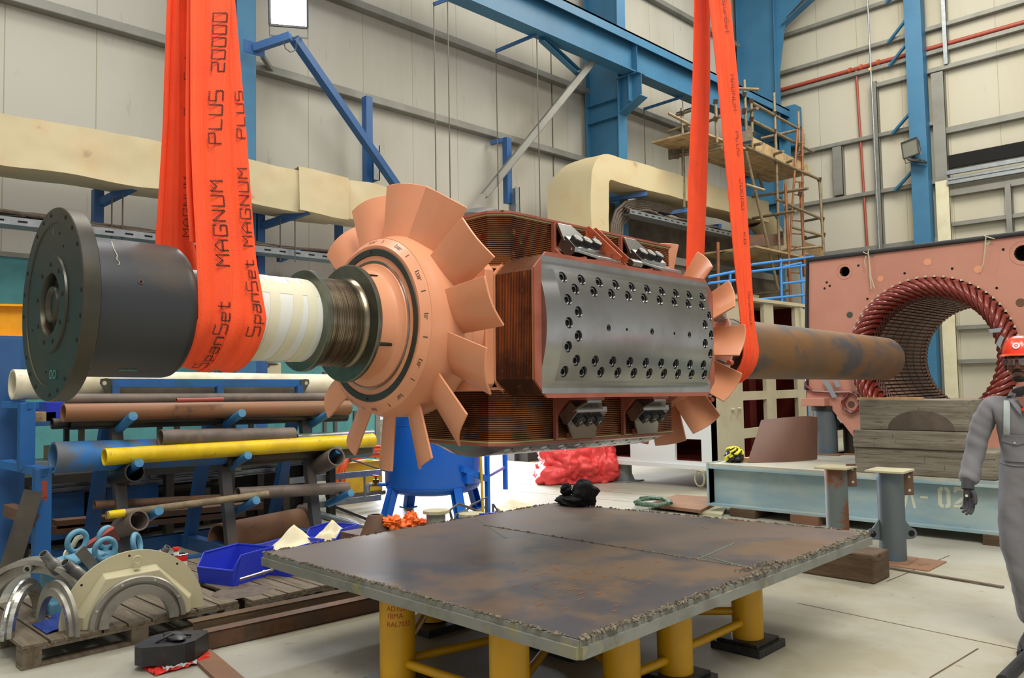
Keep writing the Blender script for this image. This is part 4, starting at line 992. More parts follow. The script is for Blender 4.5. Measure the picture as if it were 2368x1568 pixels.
def ribbon(parent, rows, name='sling_leg', th=0.010, crease=0.006, texts=(), flip=1, up=2.6, mat='sling_orange', stitch=True, toff=1):
    # carry the ribbon on upward out of the picture towards the crane hook
    (a, b), (c, e) = rows[0], rows[1]; k = up/max((a-c).length, 0.01)
    rows = [(a+(a-c)*k, b+(b-e)*k)]+rows
    rb = Ribbon(rows); T_ = rb.d[-1]; N = 110
    m = MB()
    def fn(u, v):
        d = u*T_; p = rb.at(d, v, 0.0001); q = rb.at(d, v, crease*math.sin(v*math.pi*3)+0.0001+0.002*math.sin(d*9)*math.sin(v*math.pi)); return q
    m.grid(fn, N, 12, True, thick=th); leg = B(m, name, mat, parent, label='orange webbing')
    if stitch:
        for w in (0.08, 0.3, 0.7, 0.92):
            m = MB().grid(lambda u, v, w=w: rb.at(u*T_, w+0.012*(v-0.5), toff*(th/2+0.0008+max(0, crease*toff*math.sin(w*math.pi*3)))), 100, 1); B(m, 'stitch_line', 'sling_stitch', leg)
    for (txt, d0, v0, size, dirn) in texts:      # dirn=-1 reads upward
        m = MB(); D0 = (a+(a-c)*k-a).length+d0
        if dirn < 0: stencil(m, txt, size, lambda x, y: rb.at(D0-x, v0-y/0.14, toff*(th/2+0.002+abs(crease))), adv=1.42)
        else: stencil(m, txt, size, lambda x, y: rb.at(D0+x, v0+y/0.14, toff*(th/2+0.002+abs(crease))), adv=1.42)
        B(m, 'lettering', 'ink_black', leg, kind='stuff')
    return leg
M('sling_stitch', '#e8682e', 0.8)
def axis_at(y): s = y-0.885; return Vector((-3.14, y, 1.807-RT*s))
def wrap(ya, yb, r, a0, a1, n=16, sag=0.0, skew=0.0):
    rows = []
    for i in range(n+1):
        a = R(a0+(a1-a0)*i/n); f = math.sin(math.pi*i/n)
        rr = r+sag*f
        rows.append(tuple(axis_at(y)+Vector((rr*math.cos(a), -skew*f, rr*math.sin(a))) for y in (ya, yb)))
    return rows
def rowpx(xl, xr, y, X): return (PX(xl, y, X), PX(xr, y, X))
sl = T('lifting_sling', 'wide orange lifting sling looped under the shaft beside the dark drum', 'sling', (-3.14, 1.45, 1.60))
# front leg, left webbing with the big lettering
rows = [rowpx(440, 533, 0, -3.01), rowpx(440, 516, 300, -2.975), rowpx(446, 520, 450, -2.96), rowpx(455, 536, 600, -2.945)]
e0 = rows[-1]
rows += wrap(1.325, 1.465, 0.200, -8, -180, sag=0.012, skew=0.035)
r1 = ribbon(sl, rows, texts=(('20000', 0.37, 0.90, 0.036, -1), ('PLUS', 0.66, 0.90, 0.040, -1), ('MAGNUM', 1.13, 0.90, 0.040, -1), ('SpanSet', 1.56, 0.84, 0.036, -1)))
rows = [rowpx(516, 541, 0, -3.015), rowpx(510, 567, 300, -2.99), rowpx(516, 578, 450, -2.975), rowpx(530, 590, 600, -2.955)]
rows += wrap(1.45, 1.595, 0.206, -8, -180, sag=0.014, skew=0.03)
r2 = ribbon(sl, rows, texts=(('PLUS', 0.55, 0.95, 0.036, -1), ('MAGNUM', 0.98, 0.90, 0.038, -1), ('SpanSet', 1.33, 0.85, 0.036, -1), ('KG', 1.68, 0.70, 0.036, -1)))
# back leg of the loop, two layers
rows = [rowpx(387, 412, 0, -3.24), rowpx(377, 402, 300, -3.28), rowpx(360, 394, 560, -3.32), rowpx(352, 394, 700, -3.335)]
ribbon(sl, rows, texts=())
rows = [rowpx(396, 446, 0, -3.25), rowpx(398, 446, 300, -3.29), rowpx(390, 446, 560, -3.33), rowpx(388, 470, 700, -3.345)]
ribbon(sl, rows, texts=(('SpanSet', 0.50, 0.80, 0.030, -1), ('MAGNUM', 1.0, 0.8, 0.030, -1)), crease=0.010)
rows = [rowpx(434, 452, 0, -3.05), rowpx(430, 450, 300, -3.02), rowpx(432, 462, 450, -3.01), rowpx(440, 470, 560, -3.0)]
ribbon(sl, rows, texts=(), stitch=False)
sr = T('lifting_sling', 'orange lifting sling looped under the far shaft, in front of the scaffold', 'sling', (-3.14, 5.5, 1.5))
rows = [rowpx(1606, 1641, 0, -3.22), rowpx(1602, 1641, 200, -3.28), rowpx(1592, 1634, 420, -3.34), rowpx(1588, 1627, 600, -3.37), rowpx(1585, 1625, 760, -3.385)]
ribbon(sr, rows, texts=())
rows = [rowpx(1634, 1646, 0, -3.2), rowpx(1634, 1640, 150, -3.24)]
rows = [rowpx(1640, 1668, 0, -3.03), rowpx(1661, 1690, 200, -2.98), rowpx(1682, 1708, 420, -2.93), rowpx(1698, 1720, 600, -2.90), rowpx(1712, 1731, 740, -2.885)]
rows += wrap(5.24, 5.37, 0.262, -8, -180, sag=0.01)
ribbon(sr, rows, texts=())
rows = [rowpx(1662, 1687, 0, -3.025), rowpx(1684, 1707, 200, -2.975), rowpx(1704, 1722, 420, -2.925), rowpx(1717, 1734, 600, -2.895), rowpx(1726, 1743, 740, -2.88)]
rows += wrap(5.33, 5.45, 0.266, -8, -180, sag=0.01)
ribbon(sr, rows, texts=(('SpanSet', 0.02, 0.20, 0.034, 1), ('MAGNUM', 0.62, 0.16, 0.034, 1), ('PLUS', 1.06, 0.16, 0.034, 1), ('20000', 1.42, 0.16, 0.034, 1), ('KG', 1.82, 0.16, 0.034, 1), ('SpanSet', 2.25, 0.25, 0.030, 1)))

# ================================================================= TABLE
ZT = 0.55
tb = T('welding_table', 'low rusty steel plate table on thick yellow pipe legs in the foreground', 'table', (-3.6, 4.2, 0))
cor = [PZ(611, 1277, ZT), PZ(1339, 1479, ZT), PZ(2010, 1231, ZT), PZ(1282, 1163, ZT)]
for c in cor: c.z = ZT
c0, c1, c2, c3 = cor
n = 10; m = MB()
def toppt(u, v): return c0.lerp(c1, u).lerp(c3.lerp(c2, u), v)
sb = MB(); sb.prism([c0, c1, c2, c3], (0, 0, -0.03)); B(sb, 'top_plate', 'table_top', tb)
def inset(f, z): 
    cc = (c0+c1+c2+c3)/4; return [Vector((p.x+(cc.x-p.x)*f, p.y+(cc.y-p.y)*f, z)) for p in cor]
m = MB()
for i in range(4):
    a, b = cor[i], cor[(i+1) % 4]; d = (b-a).normalized(); nrm = Vector((d.y, -d.x, 0))
    m.add([a+nrm*0.006+Vector((0, 0, -0.003)), b+nrm*0.006+Vector((0, 0, -0.003)), b+nrm*0.006+Vector((0, 0, -0.075)), a+nrm*0.006+Vector((0, 0, -0.075)), a-nrm*0.02+Vector((0, 0, -0.003)), b-nrm*0.02+Vector((0, 0, -0.003)), b-nrm*0.02+Vector((0, 0, -0.075)), a-nrm*0.02+Vector((0, 0, -0.075))],
          [(0, 1, 2, 3), (4, 7, 6, 5), (0, 4, 5, 1), (3, 2, 6, 7), (0, 3, 7, 4), (1, 5, 6, 2)])
    q = 0.012
    m.bar(a+nrm*0.012+Vector((0, 0, -0.05)), b+nrm*0.012+Vector((0, 0, -0.05)), 0.012, 0.045)
B(m, 'edge_band', 'plate_edge', tb)
# burnt weld crust along the edges and the seam
def crust(p, q, n, seed, w=0.018, h=0.012, nm='weld_crust'):
    rnd = random.Random(seed); m = MB()
    for i in range(n):
        f = rnd.random(); c = p.lerp(q, f)+Vector((rnd.uniform(-w, w), rnd.uniform(-w, w), 0.001)); r = rnd.uniform(0.3, 1.0)
        m.cbox(c, (0.02*r, 0.014*r, h*r), (rnd.uniform(-.6, .6), rnd.uniform(-.6, .6), rnd.uniform(0, 3)))
    return B(m, nm, 'weld_crust', tb, kind='stuff')
crust(c1, c2, 420, 1); crust(c0, c1, 260, 2, 0.008, 0.007); crust(c0, c3, 160, 3, 0.008, 0.008); crust(c3, c2, 180, 4, 0.008, 0.008)
se0, se1 = PZ(1120, 1215, ZT), PZ(1744, 1315, ZT); crust(se0, se1, 90, 5, 0.004, 0.005); crust(PZ(1715, 1322, ZT), PZ(1790, 1300, ZT), 90, 6, 0.02, 0.02)
m = MB().bar(se0+Vector((0, 0, 0.001)), se1+Vector((0, 0, 0.001)), 0.005, 0.002); B(m, 'seam', 'weld_crust', tb)
m = MB()
for p, q in (((1105, 1200), (1170, 1245)), ((1620, 1290), (1700, 1255)), ((1618, 1283), (1720, 1310)), ((1620, 1218), (1640, 1223))):
    m.bar(PZ(p[0], p[1], ZT+.001), PZ(q[0], q[1], ZT+.001), 0.012, 0.001)
B(m, 'paint_mark', 'chalk_faint', tb, kind='stuff') if M('chalk_faint', '#5f6f60', 0.8) else None
rnd = random.Random(11); m = MB()
for i in range(70):
    px = rnd.gauss(1330, 120); py = rnd.gauss(1345, 32)
    if not (1150 < px < 1560 and 1270 < py < 1420): continue
    a = PZ(px, py, ZT+.001); ln = rnd.uniform(0.01, 0.05); an = rnd.gauss(0.2, 0.3); m.bar(a, a+Vector((math.sin(an)*-0.3*ln+0.0, math.cos(an)*ln, 0)), 0.004, 0.001)
B(m, 'orange_scratch', 'scratch_orange', tb, kind='stuff')
legs = [(912, 4.12), (1165, 3.62), (1419, 3.85), (1541, 4.14), (1707, 4.67)]
LP = []
for i, (px, d) in enumerate(legs):
    u = (px-1184)/FPX; X = (u*math.cos(YAW)-math.sin(YAW))*d; Y = (u*math.sin(YAW)+math.cos(YAW))*d
    
    LP.append(Vector((X, Y, 0)))
    m = MB().cyl((X, Y, 0.05), (X, Y, ZT-0.03), 0.088, 40); lg = B(m, 'leg', 'yellow_leg', tb)
    m = MB(); m.cbox((X, Y, 0.022), (0.30, 0.30, 0.044)); m.cbox((X, Y, 0.052), (0.25, 0.25, 0.018)); B(m, 'foot_pad', 'black_bolt', lg, bevel=0.004)
for X, Y in ((-3.1, 3.55), (-3.9, 4.5), (-4.0, 3.3)):
    m = MB().cyl((X, Y, 0.05), (X, Y, ZT-0.03), 0.092, 32); lg = B(m, 'leg', 'yellow_leg', tb); m = MB().cbox((X, Y, 0.022), (0.34, 0.34, 0.044)); B(m, 'foot_pad', 'black_bolt', lg)
    LP.append(Vector((X, Y, 0)))
def cross(a, b, z, r=0.022): m = MB().cyl(a+Vector((0, 0, z)), b+Vector((0, 0, z)), r, 12); B(m, 'cross_tube', 'yellow_leg', tb)
cross(LP[0], LP[1], 0.14); cross(LP[1], LP[5], 0.15); cross(LP[2], LP[3], 0.13); cross(LP[3], LP[4], 0.15); cross(LP[4], LP[5], 0.2); cross(LP[2], LP[1], 0.13); cross(LP[0], LP[5], 0.14); cross(LP[5], LP[6], 0.15); cross(LP[0], LP[7], 0.15); cross(LP[5], LP[2], 0.13)
# handwriting on the near left leg
X, Y = LP[0].x, LP[0].y; an = math.atan2(-Y, -X)
def onleg(x, y): a = an+0.10+ (x-0.065)/0.092; return Vector((X+0.0888*math.cos(a), Y+0.0888*math.sin(a), 0.415+y))
m = MB().text('AD1029', 0.034, lambda x, y: onleg(x, y-0.01)); m.text('1BMA', 0.034, lambda x, y: onleg(x, y-0.045)); m.text('RAL7035', 0.034, lambda x, y: onleg(x, y-0.085)); B(m, 'handwriting', 'red_ink', tb)
# black cloth hood on the table
c = PZ(1335, 1168, ZT)
m = MB().blob(c+Vector((0.06, 0.02, 0.095)), (0.10, 0.09, 0.10), 3, 0.22, 1.8, flat=ZT+0.003, crease=0.12); m.blob(c+Vector((-0.03, -0.02, 0.035)), (0.15, 0.10, 0.045), 8, 0.25, 2, flat=ZT+0.003, crease=0.15); m.blob(c+Vector((-0.07, -0.05, 0.12)), (0.05, 0.04, 0.05), 6, 0.25, 2, crease=0.1)
single('cloth_hood', m, 'cloth_black', 'crumpled black cloth hood on the back corner of the plate table', 'cloth')

# ================================================================= PALLETS AND CASTINGS, front left
def pallet(name, label, cx, cy, L, W, z=0.13, rot=0.0):
    t = T(name, label, 'pallet', (cx, cy, 0), rot=(0, 0, rot), group='wooden pallets at the left')
    m = None; n = 9
    for i in range(n):
        y = -L/2+L*(i+0.5)/n; m = MB().cbox((0, y, z-0.011), (W, L/n-0.012, 0.022)); B(m, 'deck_board', 'wood_old', t, True, bevel=0.003)
    for x in (-W/2+0.05, 0, W/2-0.05):
        m = MB().cbox((x, 0, z-0.03), (0.1, L, 0.016)); B(m, 'stringer_board', 'wood_old', t, True)
        m = MB().cbox((x, 0, 0.008), (0.1, L, 0.016)); B(m, 'bottom_board', 'wood_old', t, True)
        for y in (-L/2+0.05, 0, L/2-0.05): m = MB().cbox((x, y, (z-0.022)/2), (0.1, 0.1, z-0.054)); B(m, 'block', 'wood_old', t, True)
    return t
a, b = PZ(55, 1500, 0.13), PZ(505, 1397, 0.13)
pallet('pallet', 'weathered wooden pallet at the lower left carrying the cream casting', -5.63, 1.93, 1.25, 1.15)
pallet('pallet', 'wooden pallet under the blue bins, behind the first pallet', -5.78, 3.18, 1.15, 1.6)
ZP = 0.13
def arch(name, label, cat, c, ro, ri, wd, mat, yaw, prof=None, tilt=0.0, a0=0, a1=180, parent=None):
    """half ring standing on its two ends; yaw turns it about Z"""
    t = parent or T(name, label, cat, c); 
    return t
# the big cream bearing half shield: half disc flange, hood, machined half bore
t = T('bearing_shield_half', 'large cream half-round casting with a grey machined arch standing on the pallet', 'casting', PZ(318, 1440, ZP))
o = Vector((PZ(318, 1436, ZP).x, PZ(318, 1436, ZP).y, ZP)); fwd = Vector((0.989, -0.146, 0)).normalized(); sd = Vector((0.146, 0.989, 0)).normalized(); HS = 0.9
def H(a, r, f): return o+sd*(r*math.cos(a))+Vector((0, 0, r*math.sin(a)))+fwd*f
def halfring(prof, n=48, sx=1.0, smooth=True):
    m = MB(); k = len(prof)
    for i in range(n+1):
        a = math.pi*i/n
        for (f, r) in [(f*HS, r*HS) for f, r in prof]: m.v.append(o+sd*(r*math.cos(a)*sx)+Vector((0, 0, r*math.sin(a)))+fwd*f)
    for i in range(n):
        for j in range(k):
            e = (j+1) % k; m.f.append([i*k+j, i*k+e, (i+1)*k+e, (i+1)*k+j]); m.mi.append(0); m.sm.append(False)
    m.f.append(list(range(k))); m.f.append([n*k+j for j in reversed(range(k))]); m.mi += [0, 0]; m.sm += [False, False]
    return m
B(halfring([(-0.10, 0.29), (-0.10, 0.45), (-0.08, 0.45), (-0.08, 0.29)]), 'flange', 'cream_part', t)
# faceted hood
m = MB(); pol_ = [(-0.37, 0.0), (-0.37, 0.08), (-0.20, 0.33), (0.13, 0.345), (0.37, 0.10), (0.37, 0.0), (0.29, 0.0)] + [(0.29*math.cos(math.pi*i/16), 0.29*math.sin(math.pi*i/16)) for i in range(1, 16)] + [(-0.29, 0.0)]
pol2 = [(x*0.88 if abs(x) > 0.30 else x, z*0.93 if z > 0.29 else z) for x, z in pol_]
A = [o+(sd*x+Vector((0, 0, z))+fwd*-0.08)*HS for x, z in pol_]; Bp = [o+(sd*x+Vector((0, 0, z))+fwd*0.02)*HS for x, z in pol2]; nn = len(A)
m.v += A+Bp; m.f += [list(reversed(range(nn))), [nn+i for i in range(nn)]]+[[i, (i+1) % nn, nn+(i+1) % nn, nn+i] for i in range(nn)]; m.mi += [0]*(nn+2); m.sm += [False]*(nn+2)
B(m, 'hood', 'cream_part', t, bevel=0.006)
B(halfring([(-0.10, 0.225), (-0.10, 0.30), (0.035, 0.30), (0.045, 0.292), (0.045, 0.265), (0.02, 0.262), (0.02, 0.245), (0.07, 0.243), (0.07, 0.185), (-0.02, 0.185), (-0.02, 0.225)]), 'machined_arch', 'alu_cast', t, label='bare grey machined arch')
for a in (28, 70, 112, 155):
    c = o+(sd*(0.28*math.cos(R(a)))+Vector((0, 0, 0.28*math.sin(R(a))))+fwd*0.045)*HS; m = MB().cyl(c, c+fwd*0.008, 0.008, 10); B(m, 'screw', 'chrome', t)
for a in (50, 95, 140):
    c = o+(sd*(0.42*math.cos(R(a)))+Vector((0, 0, 0.42*math.sin(R(a))))+fwd*-0.08)*HS; m = MB().cyl(c, c+fwd*0.001, 0.007, 10); B(m, 'bolt_hole', 'hole_black', t)
c = o+(Vector((0, 0, 0.345))+fwd*-0.02)*HS; m = MB().cyl(c, c+Vector((0, 0, 0.018)), 0.02, 12); m.tube([c+Vector((0, 0, 0.045))+(sd*math.cos(q)+Vector((0, 0, 1))*math.sin(q))*0.022 for q in [i*math.pi/8 for i in range(16)]], 0.006, 6, close=True); B(m, 'lifting_eye', 'cream_part', t)
HS = 1.0
def smallarch(label, cpx, ro, ri, wd, mat, yawdir, profile, name='seal_half_ring', extra=None):
    global o, fwd, sd
    oo, ff, ss = o, fwd, sd
    p = PZ(*cpx, ZP); o = Vector((p.x, p.y, ZP)); fwd = Vector(yawdir).normalized(); sd = Vector((-fwd.y, fwd.x, 0))
    t = T(name, label, 'casting', o); B(halfring(profile), 'ring', mat, t)
    if extra: extra(t)
    o, fwd, sd = oo, ff, ss; return t
def ex1(t):
    m = MB()
    def f(x, y):
        a = R(18)+x/0.125; return o+sd*(0.148*math.cos(a)*1-y*0.0*1)+Vector((0, 0, 0.148*math.sin(a)))+fwd*0.0
    m = MB().text('DE TOP', 0.034, lambda x, y: (lambda a, r: o+sd*(r*math.cos(a))+Vector((0, 0, r*math.sin(a)))+fwd*0.0215)(0.30+x/0.205, 0.226-y)); B(m, 'writing', 'bin_blue', t)
smallarch('grey half ring with blue DE TOP writing leaning on a blue cloth', (128, 1455), 0, 0, 0, 'alu_cast', (0.10, -0.99, 0), [(-0.02, 0.19), (-0.02, 0.275), (0.0, 0.275), (0.0, 0.235), (0.02, 0.232), (0.02, 0.19)], extra=ex1)
smallarch('shiny turned half ring standing edge-on at the front of the pallet', (55, 1450), 0, 0, 0, 'alu_shiny', (0.60, 0.80, 0), [(-0.03, 0.20), (-0.03, 0.235), (-0.01, 0.238), (-0.01, 0.275), (0.0, 0.28), (0.012, 0.275), (0.012, 0.245), (0.035, 0.24), (0.035, 0.20)])
def ex2(t):
    c = o+Vector((0, 0, 0.28))+fwd*0.03; m = MB().pipe(c, c+fwd*0.05, 0.025, 0.015, 16); B(m, 'spout', 'alu_cast', t)
smallarch('dull grey half housing with a round spout behind the shiny ring', (75, 1415), 0, 0, 0, 'alu_cast', (0.75, -0.6, 0), [(-0.08, 0.24), (-0.08, 0.33), (0.06, 0.33), (0.06, 0.30), (0.0, 0.295), (0.0, 0.24)], extra=ex2, name='housing_half')
m = MB(); c = PZ(150, 1440, ZP); 
def clothfn(u, v): x, y = u-0.5, v-0.5; return Vector((c.x+0.28*x-0.1*y, c.y+0.30*y, ZP+0.006+0.06*max(0, noise.noise(Vector((u*3, v*3, 2))))+0.09*max(0, 0.4-abs(x+0.1))*max(0, y+0.2)))
m.grid(clothfn, 20, 20, False, thick=0.004); single('blue_cloth', m, 'cloth_blue', 'dark blue cloth under the half ring on the pallet', 'cloth')
# pale blue lifting-eye blocks heaped behind the castings
def eyeblock(px, X, label, rot, s=1.0):
    p = PX(px[0], px[1], X); t = T('eye_bolt_block', label, 'casting', p, rot=(rot[0], rot[1], rot[2]))
    m = MB(); m.cbox((0, 0, -0.16*s), (0.16*s, 0.20*s, 0.14*s)); m.cbox((0, 0, -0.085*s), (0.10*s, 0.10*s, 0.03*s)); B(m, 'block', 'part_blue', t, True, bevel=0.012)
    m = MB().tube([Vector((0, 0.052*s*math.cos(q), 0.052*s*math.sin(q))) for q in [i*math.pi/14 for i in range(28)]], 0.014*s, 10, close=True); m.cyl((0, 0, -0.075*s), (0, 0, -0.05*s), 0.02*s, 12); B(m, 'eye', 'part_blue', t, True)
eyeblock((178, 1252), -5.95, 'pale blue block with a lifting eye, leftmost of four behind the castings', (0.1, 0.1, 0.3), 1.3)
eyeblock((245, 1243), -6.1, 'pale blue block with a lifting eye, rearmost of the four behind the castings', (-0.1, 0.05, 0.5), 1.3)
eyeblock((243, 1270), -5.8, 'pale blue block with a lifting eye right behind the top of the cream casting', (0.2, 0.1, 0.1), 1.3)
eyeblock((316, 1258), -5.95, 'pale blue block with a lifting eye nearest the red and white can', (0.1, -0.2, 0.9), 1.3)
m = MB(); c = PX(170, 1325, -5.9); m.cbox(c, (0.20, 0.34, 0.20), (0.1, 0.2, 0.3)); m.cbox(c+Vector((0.06, 0.05, 0.11)), (0.14, 0.22, 0.03), (0.1, 0.2, 0.3)); single('gearbox_cover', m, 'part_blue', 'pale blue box casting heaped behind the half rings', 'casting', bevel=0.015)
m = MB(); c = PX(150, 1385, -5.75); m.cbox(c-Vector((0, 0, 0.06)), (0.22, 0.30, 0.18), (0, 0.1, 0.2)); single('gearbox_cover', m, 'part_blue', 'pale blue casting low between the two grey half rings', 'casting', bevel=0.015)
m = MB(); c = PX(200, 1290, -5.75); m.cbox(c, (0.012, 0.07, 0.17), (0.7, 0.2, 0.2)); single('metal_plate', m, 'steel_grey', 'small bare metal plate leaning on the blue castings', 'plate')
m = MB(); c = PX(222, 1262, -6.1); m.cbox(c, (0.03, 0.30, 0.13), (0.6, 0.5, 0.2)); single('metal_plate', m, 'pipe_red', 'dull red bracket plate among the blue lifting eyes', 'plate')
m = MB().grid(lambda u, v: PX(118+70*u, 1322-92*u+18*v*(1-u*0.2), -6.02)+Vector((0.03*math.sin(u*7), 0, 0.012*math.sin(u*17+v*5))), 16, 4, True, thick=0.012); single('foam_sheet', m, 'cloth_cream', 'cream crumpled sheet lying over the blue castings', 'sheet')
def nozzle(p, q, X, label, r=0.035):
    a, b = PX(*p, X), PX(*q, X-0.05); t = T('threaded_fitting', label, 'pipe fitting', b); d = b-a
    m = MB().lathe([(0, r*0.6), (0, r*0.78), (d.length*0.45, r*0.82), (d.length*0.5, r*1.05), (d.length, r*1.1), (d.length, 0)], a, d, 20); B(m, 'body', 'steel_grey', t)
    m = MB().lathe([(-0.002, 0), (-0.002, r*0.5)], a, d, 16); B(m, 'bore', 'hole_black', t)
nozzle((100, 1280), (135, 1320), -5.65, 'grey threaded fitting upper left of the pale blue castings')
nozzle((150, 1300), (190, 1335), -5.6, 'grey threaded fitting lying beside the small metal plate')
nozzle((388, 1265), (368, 1290), -5.75, 'grey threaded fitting poking up behind the right of the cream casting', 0.03)
# red and white can
p = PZ(407, 1345, ZP); t = T('solvent_can', 'red and white can with a red cap behind the cream casting', 'can', (p.x, p.y, ZP))
m = MB().box((-0.03, -0.05, 0.0), (0.03, 0.05, 0.135)); B(m, 'body', 'can_white', t, True, bevel=0.008)
m = MB().box((-0.031, -0.051, 0.10), (0.031, 0.051, 0.137)); B(m, 'red_band', 'can_red', t, True, bevel=0.008); m = MB().box((-0.032, -0.052, 0.135), (0.032, 0.052, 0.142)); B(m, 'rim', 'chrome', t, True, bevel=0.004)
m = MB().cyl((0, 0, 0.14), (0, 0, 0.158), 0.014, 14); B(m, 'neck', 'can_white', t, True); m = MB().lathe([(0.156, 0.0), (0.156, 0.014), (0.165, 0.012), (0.172, 0.020), (0.180, 0.018), (0.180, 0)], (0, 0, 0), (0, 0, 1), 16); B(m, 'cap', 'can_red', t, True)
m = MB().text('O.E.', 0.024, lambda x, y: Vector((0.0315, -0.02+x, 0.065+y))); B(m, 'lettering', 'red_ink', t, True)
t.scale = (1.35, 1.35, 1.35)
# blue open-fronted bins
def bin_(c, L, W, H_, yaw, label, low=0.55):
    t = T('storage_bin', label, 'bin', c, rot=(0, 0, yaw), group='blue plastic storage bins')
    m = MB(); w = 0.006; f = 1.12
    def q4(z, k): return [(-W/2*k, -L/2*k, z), (W/2*k, -L/2*k, z), (W/2*k, L/2*k, z), (-W/2*k, L/2*k, z)]
    b0 = [Vector(p) for p in q4(0.0, 0.92)]; t0 = [Vector(p) for p in q4(H_, 1.0)]
    # front end (-Y side) is low with a sloping lip
    fr = [Vector((W/2*0.97, -L/2*1.0, H_*low)), Vector((-W/2*0.97, -L/2*1.0, H_*low))]
    def wall(a, b, c_, d): 
        n = (b-a).cross(d-a).normalized()*w; m.prism([a, b, c_, d], n)
    wall(b0[1], b0[2], t0[2], t0[1]+Vector((0, 0.07, 0))); m.prism([b0[1], t0[1]+Vector((0, 0.07, 0)), fr[0]], Vector((-w, 0, 0)))
    wall(b0[2], b0[3], t0[3], t0[2]); wall(b0[3], b0[0], t0[0]+Vector((0, 0.07, 0)), t0[3]); m.prism([b0[0], fr[1], t0[0]+Vector((0, 0.07, 0))], Vector((w, 0, 0)))
    wall(b0[0], b0[1], fr[0], fr[1]); m.prism(b0, (0, 0, w)); B(m, 'shell', 'bin_blue', t, True)
    m = MB(); r = 0.008
    m.tube([t0[0]+Vector((0, 0.07, 0)), t0[3], t0[2], t0[1]+Vector((0, 0.07, 0)), fr[0], fr[1], t0[0]+Vector((0, 0.07, 0))], r, 6); B(m, 'rim', 'bin_blue', t, True)
    return t
p = PZ(545, 1338, ZP); bin_(Vector((p.x, p.y, ZP)), 0.40, 0.34, 0.20, 0.35, 'blue plastic bin with a shiny bolt in it, at the front of the pallet')
tt = MB(); a = PX(555, 1340, -5.02); b = PX(628, 1318, -4.98); tt.cyl(a, b, 0.010, 12); tt.cyl(b-(b-a)*0.05, b+(b-a).normalized()*0.008, 0.018, 6); tt.cyl(b-(b-a).normalized()*0.06, b-(b-a).normalized()*0.045, 0.015, 12); single('long_bolt', tt, 'chrome', 'long shiny bolt lying in the front blue bin', 'bolt')
p = PZ(668, 1318, ZP); bin_(Vector((p.x, p.y, ZP)), 0.40, 0.34, 0.20, 0.35, 'blue plastic bin half hidden under the left corner of the plate table')
m = MB().blob(PZ(638, 1270, ZP+0.13), (0.08, 0.06, 0.035), 5, 0.2, 2); single('tan_cloth', m, 'cloth_tan', 'tan rag in the bin beside the table corner', 'cloth')
p = PX(768, 1245, -6.2); bin_(Vector((p.x, p.y, ZP)), 0.34, 0.32, max(0.15, p.z-ZP+0.06), 0.4, 'blue plastic bin holding cream cloth behind the table')
m = MB()
def tent(px, py, X, sx, sz, seed, label, lean=0.0):
    c = PX(px, py, X); m = MB()
    def fn(u, v):
        x, y = u*2-1, v*2-1; h = max(0, 1-math.sqrt(x*x*0.9+y*y*0.9))**0.9
        f = 1+0.10*noise.noise(Vector((u*4, v*4, seed)))
        return c+Vector((x*sx*0.7*f, y*sx*f+lean*h, sz*h+0.03*noise.noise(Vector((u*5, v*5, seed+3)))))
    m.grid(fn, 28, 28, False, thick=0.004); return single('cream_cloth', m, 'cloth_cream', label, 'cloth')
tent(680, 1284, -5.70, 0.24, 0.22, 2, 'cream cloth peaked like a tent between the blue bins')
tent(768, 1250, -6.12, 0.17, 0.17, 6, 'cream cloth bundled in the rearmost blue bin')
m = MB().cyl(PX(545, 1356, -5.0)+Vector((0, 0, -0.01)), PX(545, 1356, -5.0), 0.01)
m = MB().blob(PZ(560, 1368, ZP)+Vector((0, 0, 0.0)), (0.16, 0.20, 0.006), 4, 0.15, 2); single('rag', m, 'cable_brown', 'flat dirty rag under the front blue bin', 'cloth')
# steel channels on the floor and the black knee pad
m = MB(); a, b = PZ(475, 1500), PZ(880, 1408); m.chan(a+Vector((0, 0, 0.05)), b+Vector((0, 0, 0.05)), 0.10, 0.10, 0.008, flip=-1); single('steel_channel', m, 'rust_brown', 'rusty steel channel on the floor running under the table, nearer one', 'channel')
m = MB(); a, b = PZ(440, 1480), PZ(880, 1385); m.chan(a+Vector((0, 0, 0.055)), b+Vector((0, 0, 0.055)), 0.10, 0.11, 0.008, flip=-1); single('steel_channel', m, 'wood_dark', 'dark rusty steel channel on the floor just behind the nearer one', 'channel')
m = MB(); a, b = PZ(462, 1516), PZ(600, 1640); m.bar(a+Vector((0, 0, 0.012)), b+Vector((0, 0, 0.012)), 0.12, 0.022); single('flat_bar', m, 'rust_plate', 'flat brown bar on the floor running off the bottom of the picture', 'bar')
p = PZ(398, 1530); t = T('welding_helmet', 'black plastic helmet shell lying on the floor on red and white cloth', 'helmet', (p.x, p.y, 0))
m = MB()
def hel(u, v):
    th = u*2*math.pi; s = v; x, y = math.cos(th), math.sin(th)
    k = 0.13+0.03*abs(math.cos(th*2)); zz = [0.02, 0.10, 0.14, 0.15][min(int(s*3), 3)] if False else 0.0
    pr = s; rr = 1.0 if pr < 0.5 else 1.0-(pr-0.5)*2; z = 0.03+0.11*min(1, pr*2)+0.012*(1-rr)
    return Vector((x*k*rr*1.05, y*k*rr*1.25, z-0.03*(1-0.5*x)*pr))
m.grid(hel, 20, 10, False); B(m, 'shell', 'plastic_black', t, True)
m = MB().blob((0.03, 0.0, 0.145), (0.10, 0.05, 0.018), 2, 0.1); B(m, 'visor_ridge', 'plastic_black', t, True)
m = MB().tube([(0.02, -0.10, 0.13), (0.05, -0.02, 0.165), (0.06, 0.08, 0.14)], 0.008, 8); B(m, 'strap', 'plastic_black', t, True)
